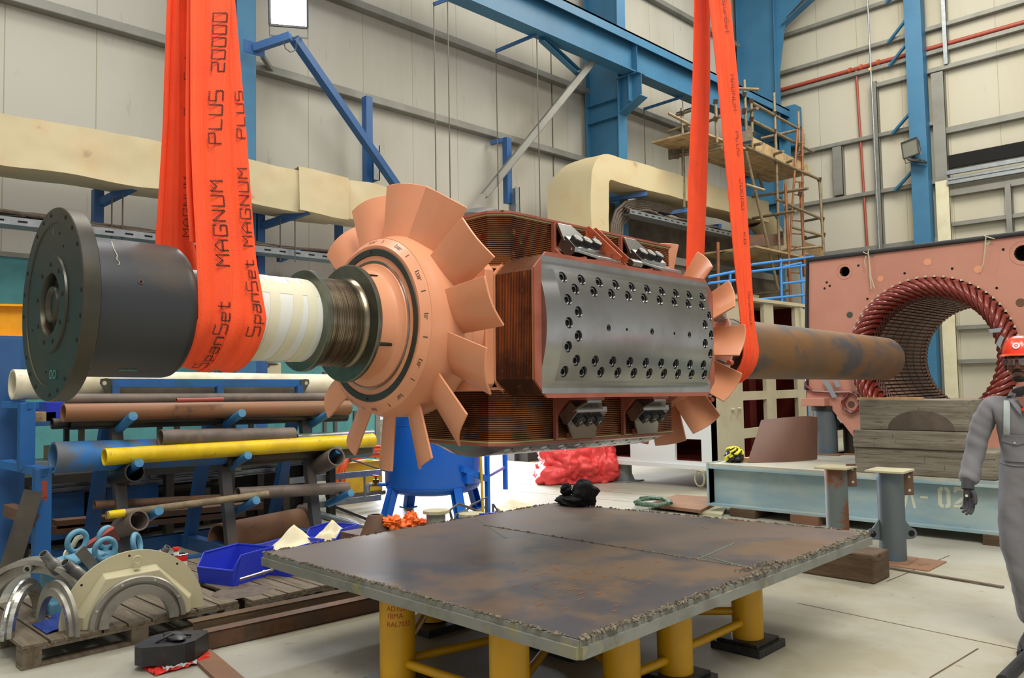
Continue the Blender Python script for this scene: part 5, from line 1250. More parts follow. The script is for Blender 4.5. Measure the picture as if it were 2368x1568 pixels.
m = MB().grid(lambda u, v: Vector((0.02+0.17*u-0.02, -0.16+0.34*v, 0.004+0.03*abs(noise.noise(Vector((u*6, v*6, 1))))*1.5)), 14, 14, False, thick=0.004); B(m, 'red_cloth', 'red_fabric', t, True)
m = MB().grid(lambda u, v: Vector((0.09+0.08*u, -0.10+0.18*v, 0.010+0.03*abs(noise.noise(Vector((u*6, v*6, 4))))*1.5)), 10, 10, False, thick=0.003); B(m, 'white_cloth', 'can_white', t, True)
# ================================================================= PIPE RACK (behind, left)
def lerp(a, b, f): return a+(b-a)*f
rk = T('pipe_rack', 'blue A-frame rack with sloping round pegs holding the pipes', 'rack', (-7.2, 3.7, 0))
AF = []; M('post_dark', '#42464a', 0.6, c2='#4f4338', sc=4)
for i, (px, ft) in enumerate(((258, 2.75), (497, 3.55), (690, 4.45))):
    ap = PX(px, 905, -7.2); y = ap.y; AF.append(y)
    m = MB().bar((-6.85, y, 0), (-7.15, y, 1.42), 0.09, 0.07); B(m, 'front_post', 'post_dark', rk)
    m = MB().bar((-7.75, y, 0), (-7.22, y, 1.42), 0.10, 0.08); B(m, 'back_post', 'blue_dark', rk)
    m = MB().bar((-6.7, y, 0.06), (-7.9, y, 0.06), 0.09, 0.12); B(m, 'foot_beam', 'blue_dark', rk)
for z in (0.06,):
    m = MB().bar((-7.9, AF[0]-0.3, z), (-7.9, AF[2]+0.3, z), 0.1, 0.12); B(m, 'base_beam', 'blue_dark', rk); m = MB().bar((-6.75, AF[0]-0.3, z), (-6.75, AF[2]+0.1, z), 0.1, 0.12); B(m, 'base_beam', 'blue_dark', rk)
def peg(px, py, X, blen=0.42):
    tip = PX(px, py, X); b = tip+Vector((-blen, 0.02, -0.14)); m = MB().cyl(b, tip, 0.036, 20); p = B(m, 'peg', 'blue_tubepeg', rk)
    m = MB().cyl(tip-Vector((0.004, 0, 0)), tip+(tip-b).normalized()*0.002, 0.034, 20); B(m, 'peg_end', 'part_blue', p)
M('blue_tubepeg', '#2d6da3', 0.45, c2='#3b7fae', sc=6)
for px, py in ((308, 962), (560, 955), (762, 955)): peg(px, py, -6.72)
for px, py in ((322, 1070), (574, 1053), (783, 1041)): peg(px, py, -6.66)
for px, py in ((368, 1181), (593, 1157), (812, 1140)): peg(px, py, -6.60)
def rpipe(name, label, p, q, X, r, mat, X2=None, hollow=True, grp='pipes on the rack', n=28):
    a, b = PX(p[0], p[1], X), PX(q[0], q[1], X2 if X2 is not None else X); m = MB().pipe(a, b, r, r*0.86, n) if hollow else MB().cyl(a, b, r, n)
    return single(name, m, mat, label, 'pipe', group=grp)
rpipe('steel_pipe', 'thick cream pipe with a rusty open end lying highest on the rack', (28, 889), (900, 893), -7.35, 0.120, 'pipe_white')
rpipe('steel_pipe', 'long dull pinkish-grey pipe just below the cream pipe', (150, 924), (990, 918), -7.1, 0.047, 'pipe_grey')
rpipe('steel_pipe', 'long rusty orange-brown pipe lying on the topmost pegs', (146, 955), (806, 943), -6.95, 0.072, 'rust_orange')
rpipe('steel_pipe', 'short thin red pipe on top of the rusty brown pipe', (408, 926), (516, 924), -6.85, 0.019, 'pipe_red')
rpipe('steel_pipe', 'dark pipe under the rusty orange-brown pipe', (160, 978), (800, 962), -7.1, 0.055, 'steel_dark')
rpipe('steel_pipe', 'short dark stub pipe poking out left beneath the orange-brown pipe', (120, 980), (165, 978), -7.15, 0.045, 'steel_dark')
rpipe('steel_pipe', 'thick worn blue and grey pipe on the middle pegs', (122, 1058), (850, 1030), -7.0, 0.122, 'pipe_blue')
rpipe('steel_pipe', 'bright yellow pipe lying in front on the middle pegs', (241, 1057), (862, 1018), -6.8, 0.068, 'pipe_yellow')
rpipe('steel_pipe', 'dark brown pipe resting on the blue and yellow pipes', (370, 1013), (678, 1006), -6.85, 0.071, 'pipe_grey')
rpipe('steel_pipe', 'thin silvery pipe at the right end above the yellow pipe', (686, 1012), (862, 1002), -6.95, 0.036, 'galv')
rpipe('steel_pipe', 'dark blue pipe below the right end of the yellow pipe', (520, 1062), (852, 1035), -6.95, 0.07, 'steel_dark')
rpipe('steel_pipe', 'short wide grey pipe slipped over the rightmost middle peg, open end forward', (778, 1056), (735, 1078), -6.62, 0.088, 'pipe_grey', X2=-7.0)
rpipe('steel_pipe', 'short brown pipe hung on the leftmost lowest peg', (322, 1203), (278, 1222), -6.62, 0.080, 'pipe_grey', X2=-6.9)
rpipe('steel_pipe', 'dark short pipe hanging on the leftmost middle peg', (312, 1092), (270, 1105), -6.72, 0.078, 'steel_dark', X2=-7.1)
rpipe('steel_pipe', 'dark pipe on the lowest pegs at the right', (549, 1142), (803, 1128), -6.8, 0.056, 'pipe_grey')
rpipe('steel_pipe', 'thin muddy pipe with a yellow painted tip on the lowest pegs', (246, 1192), (619, 1142), -6.72, 0.030, 'pipe_mud')if M('pipe_mud', '#86785c', 0.75, c2='#6d6049', sc=8) else 0
m = MB().cyl(PX(250, 1191, -6.7), PX(288, 1186, -6.7), 0.0315, 20); single('paint_band', m, 'pipe_yellow', 'yellow painted end of the thin muddy pipe', 'paint')
rpipe('steel_pipe', 'thin rusty pipe behind the muddy pipe on the lowest pegs', (218, 1168), (548, 1150), -7.0, 0.034, 'rust_brown')
rpipe('steel_pipe', 'short piece of wide pipe standing behind the right foot of the rack', (690, 1190), (730, 1193), -7.45, 0.10, 'rust_brown', X2=-7.3)
p = PZ(505, 1285); q = PZ(720, 1240); m = MB().pipe((p.x, p.y, 0.145), (q.x-0.1, q.y, 0.145), 0.140, 0.125, 36); single('steel_pipe', m, 'rust_plate', 'wide brown pipe lying on the floor behind the blue bins', 'pipe')
# blue spreader bar with eye plates, lying on the pipes
t = T('spreader_bar', 'blue lifting spreader bar with eye plates lying in front of the cream pipe', 'lifting beam', PX(470, 920, -7.15))
a, b = PX(242, 886, -7.15), PX(700, 886, -7.15); m = MB().bar(a, b, 0.07, 0.075); B(m, 'bar', 'blue_rack', t, bevel=0.004)
for c, s_ in ((a, -1), (b, 1)):
    m = MB(); 
    for k_ in range(1): m.prism([c+Vector((0.03, s_*-0.03, -0.13)), c+Vector((0.03, s_*0.05, 0.0)), c+Vector((0.03, s_*0.045, 0.035)), c+Vector((0.03, s_*0.0, 0.04)), c+Vector((0.03, s_*-0.05, 0.03))], (0.012, 0, 0))
    e_ = B(m, 'eye_plate', 'steel_collar', t); m = MB().lathe([(0.0425, 0), (0.0425, 0.017)], c+Vector((0, s_*0.015, 0.0)), (1, 0, 0), 16); B(m, 'eye_hole', 'cream_part', e_)
for f in (0.04, 0.53, 0.97):
    c = a.lerp(b, f); m = MB().bar(c+Vector((0.02, 0, -0.02)), c+Vector((0.02, 0, -0.17)), 0.06, 0.06, up=(1, 0, 0)); B(m, 'leg', 'blue_dark', t)

# heavy blue cantilever frame at the left edge
fr = T('cantilever_stand', 'heavy blue box-section frame stepping down at the left edge of the picture', 'frame', (-7.4, 1.9, 0))
def fpost(px0, px1, py0, py1, X, d=0.09, nm='post', mat='blue_rack'):
    a, b = PX(px0, py0, X), PX(px1, py1, X); m = MB().box((X-d, min(a.y, b.y), max(0, min(a.z, b.z))), (X, max(a.y, b.y), max(a.z, b.z))); return B(m, nm, mat, fr, bevel=0.003)
fpost(-30, 40, 780, 1400, -7.62, 0.16, 'main_post', 'blue_dark')
fpost(48, 81, 932, 1085, -7.2); fpost(83, 117, 1085, 1360, -7.0, 0.1)
m = MB().bar(PX(15, 935, -7.5), PX(78, 938, -7.2), 0.09, 0.05); B(m, 'step_beam', 'blue_rack', fr)
m = MB().bar(PX(12, 1072, -7.5), PX(112, 1092, -7.0), 0.10, 0.06); B(m, 'step_beam', 'blue_rack', fr)
m = MB().bar(PX(20, 1178, -7.45), PX(84, 1205, -7.0), 0.08, 0.09); B(m, 'tie_beam', 'rust_brown', fr)
m = MB().grid(lambda u, v: PX(97+12*v, 1112+40*u, -6.998), 4, 2); m.add([PX(101, 1150, -6.998), PX(111, 1148, -6.998), PX(105, 1165, -6.998)], [(0, 1, 2)]); B(m, 'red_paint', 'pipe_red', fr)
m = MB(); a, b = PX(78, 1135, -6.95), PX(20, 1320, -6.85); m.bar(a, b, 0.13, 0.016, up=(0.97, -0.25, 0.0)); single('leaning_bar', m, 'steel_dark', 'flat dark steel bar leaning against the blue frame at the left edge', 'bar')
m = MB(); m.ibeam(PX(-200, 742, -8.2), PX(150, 745, -8.2), 0.16, 0.30, 0.012, 0.018); single('yellow_beam', m, 'yellow_beam', 'yellow steel beam behind the dark flange at the left edge', 'beam')
m = MB().box((-8.35, PX(20, 800, -8.2).y-0.5, 0), (-8.05, PX(50, 800, -8.2).y, PX(20, 779, -8.2).z)); single('beam_stand', m, 'blue_dark', 'dark blue stand under the yellow beam', 'stand')

# bench and stored goods against the cyan wall
bn = T('storage_shelf', 'low steel shelving with goods along the cyan wall behind the rack', 'shelf', (-9.2, 3.5, 0))
XB = -9.2
for z in (0.30, 0.78, 1.18):
    m = MB().box((XB-0.5, 1.8, z-0.02), (XB, 5.7, z+0.02)); B(m, 'shelf_board', 'blue_dark' if z != 0.78 else 'galv', bn)
for y in (1.9, 2.9, 3.9, 4.8, 5.6):
    m = MB().bar((XB, y, 0), (XB, y, 1.3), 0.05, 0.05); B(m, 'post', 'steel_dark', bn); m = MB().bar((XB-0.48, y, 0), (XB-0.48, y, 1.3), 0.05, 0.05); B(m, 'post', 'steel_dark', bn)
m = MB().box((XB-0.03, 2.2, 0.32), (XB-0.01, 3.8, 0.74)); B(m, 'front_panel', 'blue_rack', bn)
def crate(px, py, w, h, d, mat, label, X=XB-0.1, cat='box', name='storage_box'):
    c = PX(px, py, X); zz = min((0.32, 0.80, 1.20), key=lambda z: abs(z-c.z)); m = MB().box((X-d, c.y, zz), (X, c.y+w, zz+h)); return single(name, m, mat, label, cat, bevel=0.006)
crate(105, 1005, 0.45, 0.20, 0.35, 'bin_blue', 'blue bin seen behind the left end of the brown pipe')
crate(150, 968, 0.22, 0.30, 0.12, 'red_fabric', 'red box behind the left end of the brown pipe', X=XB-0.5)
crate(80, 1012, 0.2, 0.1, 0.3, 'board_wood', 'small wooden crate near the left blue frame')
crate(120, 1112, 0.55, 0.14, 0.3, 'board_wood', 'tan wooden box under the worn blue pipe')
crate(205, 1112, 0.35, 0.16, 0.3, 'pipe_red', 'red metal box under the left end of the yellow pipe')
for i, (py, ya, yb, dx) in enumerate(((1118, 60, 700, 0), (1110, 300, 640, 0.1), (1098, 330, 560, 0.2), (1130, 110, 560, 0.05), (1150, 120, 520, 0.1), (1092, 350, 520, 0.3))):
    a, b = PX(ya, py+8, -8.55+dx*0.5), PX(yb, py-10, -8.55+dx*0.5); b.z = a.z
    m = MB().chan(a, b, 0.06, 0.06, 0.006); single('steel_profile', m, 'galv' if i != 4 else 'steel_dark', ['long grey steel profile, front of the bundle behind the rack', 'grey steel profile in the bundle below the yellow pipe', 'pale grey profile lying highest in the bundle below the yellow pipe', 'dark grooved profile under the pale ones behind the rack', 'dark steel profile lowest in the bundle behind the rack', 'short pale profile at the back of the bundle'][i], 'profile', group='steel profiles behind the rack')
t = T('profile_trestle', 'dark trestle with blue panels carrying the steel profiles behind the rack', 'stand', (-8.6, 3.7, 0))
m = MB().box((-8.95, 2.0, 0.66), (-8.25, 5.4, 0.74)); B(m, 'top_beam', 'steel_dark', t)
for y in (2.1, 2.75, 3.4, 4.05, 4.7, 5.3): B(MB().box((-8.35, y, 0), (-8.27, y+0.08, 0.66)), 'leg', 'steel_dark', t); B(MB().box((-8.93, y, 0), (-8.85, y+0.08, 0.66)), 'leg', 'steel_dark', t)
for y in (2.2, 2.9): m = MB().box((-8.5, y, 0.12), (-8.46, y+0.5, 0.55)); B(m, 'blue_panel', 'blue_rack', t)
m = MB().box((-8.97, 1.95, 0.0), (-8.9, 5.45, 0.66)); B(m, 'back_board', 'dark_inside', t)
for i, (a, b) in enumerate((((120, 1225), (560, 1185)), ((125, 1212), (600, 1168)))):
    p, q = PX(a[0], a[1], -7.9), PX(b[0], b[1], -7.9); m = MB().bar(p, q, 0.16, 0.07); single('wooden_beam', m, 'rust_brown', ['brown steel channel low on the floor behind the rack, lower one', 'brown steel channel low on the floor behind the rack, upper one'][i], 'channel')
m = MB(); c = PX(608, 866, WX+0.25); m.box((WX+0.1, c.y-0.28, c.z-0.18), (WX+0.3, c.y+0.28, c.z+0.18)); single('electrical_box', m, 'cream_part', 'cream electrical box on the cyan wall above the cream pipe', 'box', bevel=0.01)
m = MB(); c = PX(608, 848, WX+0.25); m.blob((WX+0.22, c.y, c.z+0.03), (0.10, 0.28, 0.05), 3, 0.3); single('dusty_rag', m, 'cable_brown', 'dusty rag lying on the cream electrical box', 'cloth')
m = MB(); a = PX(548, 850, -11.3); m.box((-11.35, a.y, 0), (-11.1, a.y+0.38, 2.2)); single('wall_cabinet', m, 'blue_dark', 'dark blue cabinet on the wall behind the bottom of the left sling', 'cabinet')
for i, (px, y0, y1) in enumerate(((750, 860, 1120), (668, 950, 1120), (820, 950, 1010), (775, 950, 1000))):
    a, b = PX(px, y0, -11.45), PX(px, y1, -11.45); m = MB().bar(a, (a.x, a.y, max(b.z, 0)), 0.05, 0.05); single('wall_pipe', m, 'cable_grey', ['grey pipe on the cyan wall above the spreader bar end', 'dark pipe on the cyan wall behind the brown pipe', 'dark pipe on the cyan wall left of the door', 'dark bar on the cyan wall under the rusty brown pipe'][i], 'pipe')

# ladder lying on its side, hose cart
t = T('ladder', 'grey aluminium ladder lying on its side behind the rack', 'ladder', PX(800, 1160, -8.4))
LXX = -8.4; rails = (((640, 1115), (879, 1092)), ((700, 1172), (880, 1150)))
for p, q in rails: m = MB().bar(PX(p[0], p[1], LXX), PX(q[0], q[1], LXX), 0.03, 0.07); B(m, 'rail', 'galv', t)
for f in (0.35, 0.62, 0.85): 
    a = PX(lerp(640, 879, f), lerp(1115, 1092, f), LXX); b = PX(lerp(700, 880, f), lerp(1172, 1150, f), LXX); b.y = a.y; m = MB().cyl(a, b, 0.015, 8); B(m, 'rung', 'galv', t)
t = T('hose_cart', 'yellow box wound round with orange welding hose beside the door', 'hose reel', PX(820, 1160, -9.6))
c = PX(820, 1100, -9.6); m = MB().box((-9.75, c.y-0.33, c.z-0.22), (-9.4, c.y+0.33, c.z+0.20)); B(m, 'box', 'yellow_box', t, bevel=0.01)
m = MB().box((-9.78, c.y-0.36, 0.0), (-9.37, c.y+0.36, c.z-0.22)); B(m, 'base', 'cable_grey', t)
rnd = random.Random(5)
for i in range(9):
    m = MB(); pts = []; sy = 0.42+rnd.uniform(-.04, .07); sz = 0.36+rnd.uniform(-.05, .06); oz = rnd.uniform(-.05, .03)
    for j in range(36):
        a = 2*math.pi*j/36; ex = 0.7; pts.append(Vector((-9.35+rnd.uniform(-.008, .008)+0.012*i, c.y+0.03+sy*math.copysign(abs(math.cos(a))**ex, math.cos(a)), c.z+oz+sz*math.copysign(abs(math.sin(a))**ex, math.sin(a)))))
    m.tube(pts, 0.017, 6, close=True); B(m, 'hose_loop', 'hose_orange', t)
m = MB().tube([PX(795, 1060, -9.3), PX(830, 1068, -9.25), PX(878, 1085, -9.2), PX(900, 1092, -9.1)], 0.014, 6); B(m, 'hose', 'cable_grey', t)
t = T('valve_tap', 'grey valve with a red cap on the wall above the orange hoses', 'valve', PX(855, 1045, -9.7))
m = MB().cyl(PX(825, 1050, -9.7), PX(855, 1046, -9.7), 0.025, 12, 0.06); m.cyl(PX(853, 1046, -9.7), PX(860, 1046, -9.7), 0.075, 16); B(m, 'body', 'galv', t); m = MB().cyl(PX(860, 1046, -9.7), PX(867, 1046, -9.7), 0.055, 16); B(m, 'cap', 'can_red', t)

# ================================================================= AIR RECEIVER
tc_ = Vector((-7.50, 6.22, 0)); tk = T('air_receiver', 'bright blue upright air tank on four legs under the rotor', 'tank', (tc_.x, tc_.y, 0))
m = MB().lathe([(0.22, 0.0), (0.23, 0.30), (0.26, 0.46), (0.31, 0.545), (0.35, 0.56), (1.55, 0.56), (1.62, 0.54), (1.75, 0.40), (1.82, 0.2), (1.84, 0)], tc_, (0, 0, 1), 72); B(m, 'vessel', 'blue_tank', tk)
for z in (0.35, 1.05): m = MB().lathe([(z-0.006, 0.556), (z-0.004, 0.564), (z+0.004, 0.564), (z+0.006, 0.556)], tc_, (0, 0, 1), 72); B(m, 'weld_seam', 'blue_tank', tk)
for a in (-10, -100, 170, 80):
    d = Vector((math.cos(R(a)), math.sin(R(a)), 0)); b0 = tc_+d*0.52; m = MB().chan(b0+Vector((0, 0, 0.33)), tc_+d*0.62, 0.11, 0.09, 0.010, up=d); lg = B(m, 'leg', 'blue_tank', tk)
    m = MB().cbox(tc_+d*0.62+Vector((0, 0, 0.008)), (0.16, 0.16, 0.016)); B(m, 'foot_plate', 'blue_tank', lg)
def tankpt(px, py): 
    r = ray(px, py); ox, oy = CP.x-tc_.x, CP.y-tc_.y; a = r.x**2+r.y**2; b = 2*(ox*r.x+oy*r.y); c = ox*ox+oy*oy-0.56**2; t_ = (-b-math.sqrt(max(0, b*b-4*a*c)))/2/a; return CP+r*t_
p = tankpt(893, 1120); n_ = (p-tc_); n_.z = 0; n_.normalize(); sde = Vector((-0.711, -0.703, 0))
m = MB().cyl(p, p+sde*0.09, 0.022, 14); B(m, 'outlet', 'blue_tank', tk)
m = MB().cyl(p+sde*0.08, p+sde*0.16, 0.022, 10).cyl(p+sde*0.12, p+sde*0.12+Vector((0, 0, 0.09)), 0.012, 8); m.cbox(p+sde*0.12+Vector((0, 0, 0.03)), (0.05, 0.05, 0.05)); B(m, 'valve_body', 'brass', tk)
m = MB().cbox(p+sde*0.12+Vector((0, 0, 0.10)), (0.09, 0.03, 0.014)); B(m, 'valve_handle', 'can_red', tk)
m = MB().tube([p+sde*0.16, p+sde*0.20, p+sde*0.215+Vector((0, 0, -0.02)), p+sde*0.215+Vector((0, 0, -0.09))], 0.026, 12); B(m, 'elbow_pipe', 'galv', tk)
p = tankpt(1082, 1115); m = MB().cbox(p+Vector((0.03, -0.02, 0.05)), (0.08, 0.10, 0.12)); B(m, 'inspection_box', 'blue_tank', tk, bevel=0.01)
m = MB().cyl(p+Vector((0.0, -0.0, -0.04)), p+Vector((0.03, -0.03, -0.04)), 0.012, 8); B(m, 'plug', 'brass', tk)
# blue stool frame right of the tank
st = T('blue_trestle', 'blue steel trestle right of the air tank in the doorway light', 'trestle', (-7.2, 6.95, 0))
g = PZ(1128, 1190); g2 = PZ(1172, 1140)
X0_, Y0_ = g.x, g.y
def tb_(p, q, r=0.04, nm='leg'): m = MB().bar(p, q, r, r*1.3); B(m, nm, 'blue_tank', st)
top = PX(1128, 1078, X0_).z
tb_((X0_, Y0_, 0), (X0_, Y0_, top+0.35)); q1 = PY(1168, 1075, Y0_+0.9); tb_((q1.x, q1.y, max(0, PY(1170, 1132, q1.y).z)), (q1.x, q1.y, top+0.35)); tb_((X0_, Y0_, top+0.33), (q1.x, q1.y, top+0.33), nm='top_rail'); tb_((X0_, Y0_, top-0.12), (q1.x, q1.y, top-0.12), 0.025, nm='tie_bar')
a = PX(1070, 1085, X0_); tb_(a, (X0_, Y0_, top-0.15), 0.05, nm='brace')
m = MB().cyl((X0_+0.05, Y0_-0.12, 0), (X0_+0.04, Y0_-0.14, top+0.25), 0.016, 10); single('striped_rod', m, 'yellow_box', 'yellow and black striped rod beside the blue trestle', 'rod')

# ================================================================= FLOOR CLUTTER between tank and table
def stub(px, py, label, s=1.0):
    p = PZ(px, py); t = T('steel_stub', label, 'stand', (p.x, p.y, 0)); h_ = 0.62 
    m = MB().cyl((p.x, p.y, 0), (p.x, p.y, h_), 0.075*s, 24); B(m, 'tube', 'stub_grey', t); m = MB().cyl((p.x, p.y, h_), (p.x, p.y, h_+0.02), 0.115*s, 10, smooth=False); B(m, 'cap_plate', 'cream_part', t, bevel=0.003)
M('stub_grey', '#8a8e86', 0.6, c2='#6f7a7c', sc=5)
d1 = PX(1008, 1183, -5.45); t = T('steel_stub', 'grey steel stub with a cream cap behind the back edge of the table', 'stand', (d1.x, d1.y, 0))
for (px, py, X, lb) in ((1008, 1183, -5.3, 0), (1090, 1190, -5.3, 1)):
    d1 = PX(px, py, X); 
    if lb: t = T('steel_stub', 'second cream-capped steel stub, right of the orange gloves and beside the cables', 'stand', (d1.x, d1.y, 0))
    m = MB().cyl((d1.x, d1.y, 0), (d1.x, d1.y, d1.z-0.01), 0.08, 24); B(m, 'tube', 'stub_grey', t); m = MB().cyl((d1.x, d1.y, d1.z-0.012), (d1.x, d1.y, d1.z+0.012), 0.115, 9, smooth=False); B(m, 'cap_plate', 'cream_part', t)
m = MB()
for i, (px, py, rx, rz) in enumerate(((905, 1208, 0.07, 0.05), (925, 1214, 0.08, 0.05), (950, 1203, 0.06, 0.07), (975, 1212, 0.07, 0.045), (940, 1220, 0.09, 0.035))):
    m.blob(PX(px, py, -5.5), (rx, rx, rz), i+2, 0.35, 2.2, 30, 20, crease=0.35)
single('orange_gloves', m, 'orange_glove', 'orange rubber gauntlets crumpled behind the table edge', 'gloves')
for i, (px, py, r0, r1) in enumerate(((868, 1210, 0.13, 0.06), (892, 1216, 0.085, 0.07))):
    c = PX(px, py, -5.6); m = MB().lathe([(0, r0), (0.17, r1), (0.17, r1-0.02), (0.0, r0-0.02)], (c.x, c.y, c.z-0.10), (0, 0, 1), 24, closed=True); single('pipe_reducer', m, 'rust_brown', ['dark rusty cone reducer behind the table edge', 'dark rusty ring beside the cone reducer'][i], 'pipe fitting')
m = MB(); c = PX(850, 1225, -5.7); m.box((-5.95, c.y-0.1, 0), (-5.5, c.y+0.5, c.z-0.03)); single('timber_packing', m, 'rust_brown', 'low brown packing block behind the back left edge of the table', 'block')
for i, pts in enumerate((((1045, 1200), (1040, 1180), (1060, 1165), (1080, 1172), (1110, 1185)), ((1050, 1205), (1055, 1190), (1075, 1182), (1100, 1190), (1140, 1192)), ((1140, 1165), (1150, 1180), (1135, 1195)), ((1062, 1200), (1090, 1168), (1125, 1150)))):
    P_ = [PX(a, b, -5.4-0.1*i) for a, b in pts]; P_ = [Vector((P_[0].x, P_[0].y, 0.02))]+P_+[Vector((P_[-1].x, P_[-1].y, 0.02))]; m = MB().tube(P_, 0.012, 6); single('cable', m, 'cable_grey', ['grey cable arching beside the second steel stub', 'dark cable curling over the second steel stub', 'short dark cable end near the orange board', 'thin dark cable rising towards the tank leg'][i], 'cable')
m = MB(); m.prism([PZ(1110, 1192, 0.60), PZ(1165, 1185, 0.60), PZ(1160, 1190, 0.60), PZ(1118, 1196, 0.60)], (0, 0, 0.02)); m = MB().bar(PX(1113, 1192, -5.1), PX(1165, 1187, -5.2), 0.05, 0.03); single('blue_strip', m, 'bin_blue', 'small blue plastic strip by the back edge of the table', 'strip')
m = MB(); a_ = [PZ(1150, 1180, 0.02), PZ(1180, 1158, 0.02), PZ(1235, 1175, 0.02), PZ(1165, 1192, 0.02)]; m.prism(a_, (0, 0, 0.03)); single('orange_board', m, 'wood_fresh', 'orange-brown board on the floor right of the cables', 'board')
# red tarpaulin heap
c = PZ(1305, 1118); m = MB(); m.blob((c.x-0.1, c.y+0.2, 0.25), (0.50, 0.50, 0.42), 12, 0.20, 1.6, 120, 70, flat=0.01, crease=0.13); m.blob((c.x+0.22, c.y+0.50, 0.25), (0.36, 0.36, 0.42), 17, 0.2, 1.8, 90, 50, flat=0.01, crease=0.13)
single('red_tarpaulin', m, 'red_tarp', 'big heap of red plastic tarpaulin on the floor under the rotor', 'tarpaulin')
# rope and rust plate
t = T('rope_coil', 'tangled green rope on the floor beyond the table corner', 'rope', PZ(1510, 1162))
for k_ in range(5):
    rnd = random.Random(k_); pts = [PZ(1510+38*math.cos(a*0.52+k_)+rnd.uniform(-8, 8), 1160+8*math.sin(a*0.52+k_)+rnd.uniform(-2, 2), 0.03+0.03*rnd.random()+0.015*k_) for a in range(13)]; m = MB().tube(pts, 0.02, 6); B(m, 'strand', 'rope_green', t)
m = MB(); m.prism([PZ(1498, 1172, 0.03), PZ(1565, 1150, 0.03), PZ(1676, 1158, 0.03), PZ(1620, 1187, 0.03)], (0, 0, 0.035)); single('steel_plate', m, 'rust_plate', 'rusty orange steel plate on the floor beyond the table', 'plate')
m = MB(); m.prism([PZ(1615, 1190, 0.0), PZ(1672, 1168, 0.0), PZ(1680, 1180, 0.0), PZ(1670, 1196, 0.0)], (0, 0, 0.03)); single('cardboard_sheet', m, 'cream_part', 'pale sheet leaning beside the corner of the light blue platform', 'sheet')
for i, (a, b) in enumerate((((860, 1205), (756, 1165)), ((740, 1188), (830, 1215)), ((700, 1180), (845, 1222)))):
    m = MB().cyl(PZ(a[0], a[1], 0.03), PZ(b[0], b[1], 0.03), 0.018 if i == 0 else 0.03, 10); single('floor_bar', m, 'galv' if i else 'steel_dark', ['thin dark bar lying on the floor left of the tank', 'grey pipe on the floor right of the rack foot', 'longer grey pipe on the floor by the rack foot'][i], 'bar')
# dark goods visible in the doorway
m = MB(); c = PX(1190, 1085, -11.2); m.box((-11.4, c.y, 0), (-11.2, c.y+0.35, 0.75)); single('door_guide', m, 'cable_grey', 'grey door guide channel beside the red tarpaulin', 'channel')
m = MB(); c = PX(1212, 1085, -11.0); m.box((-11.3, c.y, 0), (-10.9, c.y+0.5, 0.8)); single('cable_drum_box', m, 'dark_inside', 'dark box with loose wires behind the red tarpaulin', 'box')
# ================================================================= CREAM MACHINE FRAME
cf = T('machine_frame', 'cream welded machine frame with square openings and a dark red inside, behind the rotor', 'machine frame', (-7.0, 11.0, 0.3))
FX, FY, FZ0, FZ1 = -5.90, 9.88, 0.33, 2.66
def panelX(mb, y0, y1, z0, z1, th=0.06, off=0.0): mb.box((FX-th, y0, z0), (FX-off, y1, z1))
def yx(px): return PX(px, 850, FX).y
def zx(px, py): return PX(px, py, FX).z
y_c, y_1, y_2, y_3, y_4, y_e = FY, yx(1716), yx(1771), yx(1793), yx(1843), yx(1862)
rowsz = [(zx(1740, 1060), zx(1740, 1012)), (zx(1740, 990), zx(1740, 925)), (zx(1740, 905), zx(1740, 845)), (zx(1740, 800), zx(1740, 699))]
m = MB(); panelX(m, y_c, y_1, FZ0, FZ1); panelX(m, y_2, y_3, FZ0, FZ1); panelX(m, y_4, y_e, FZ0, FZ1)
zs = [FZ0]+[z for r_ in rowsz for z in r_]+[FZ1]
for i in range(0, len(zs), 2):
    for ya_, yb_ in ((y_1, y_2), (y_3, y_4)): panelX(m, ya_, yb_, zs[i], zs[i+1])
B(m, 'side_frame', 'cream_frame', cf)
m = MB().box((FX-0.5, yx(1740), FZ0), (FX-0.44, yx(1765), FZ1)); m.box((FX-0.6, yx(1800), FZ0), (FX-0.5, yx(1815), FZ1)); B(m, 'inner_rib', 'dark_red', cf)
xl = PY(1392, 1050, FY).x
ow = [PY(1403, 1030, FY), PY(1458, 1058, FY), PY(1560, 1014, FY), PY(1623, 1068, FY)]
m = MB(); z0 = FZ0
w1 = (ow[0].x, ow[1].x, ow[1].z, ow[0].z+0.15); w2 = (ow[2].x, ow[3].x, ow[3].z, ow[2].z)
for (a, b, c, d) in ((xl, FX, z0, min(w1[2], w2[2])), (xl, w1[0], w1[2], FZ1), (w1[1], w2[0], w1[2], FZ1), (w2[1], FX, w2[2], FZ1), (w1[0], w1[1], w1[3], FZ1), (w2[0], w2[1], w2[3], FZ1), (w1[0], FX, min(w1[2], w2[2]), max(w1[2], w2[2]))):
    if (a, b) == (w1[0], FX): continue
    m.box((a, FY, c), (b, FY+0.05, d))
B(m, 'end_panel', 'cream_frame_lit', cf)  # same cream frame, painted whiter on the face that catches the light
m = MB().box((xl, y_e, FZ0), (FX, y_e+0.05, FZ1)); m.box((xl-0.05, FY, FZ0), (xl, y_e, FZ1)); m.box((xl, FY+0.05, FZ0), (FX-0.06, y_e, FZ0+0.05)); B(m, 'back_panel', 'dark_red', cf)
m = MB().box((xl-0.05, FY-0.03, FZ1), (FX+0.03, y_e+0.05, FZ1+0.05)); B(m, 'top_flange', 'cream_frame', cf)
m = MB().box((xl-0.05, FY-0.03, FZ0-0.06), (FX+0.03, FY+0.1, FZ0)); m.box((FX-0.12, FY, FZ0-0.06), (FX+0.03, y_e, FZ0)); B(m, 'bottom_flange', 'cream_frame_lit', cf)
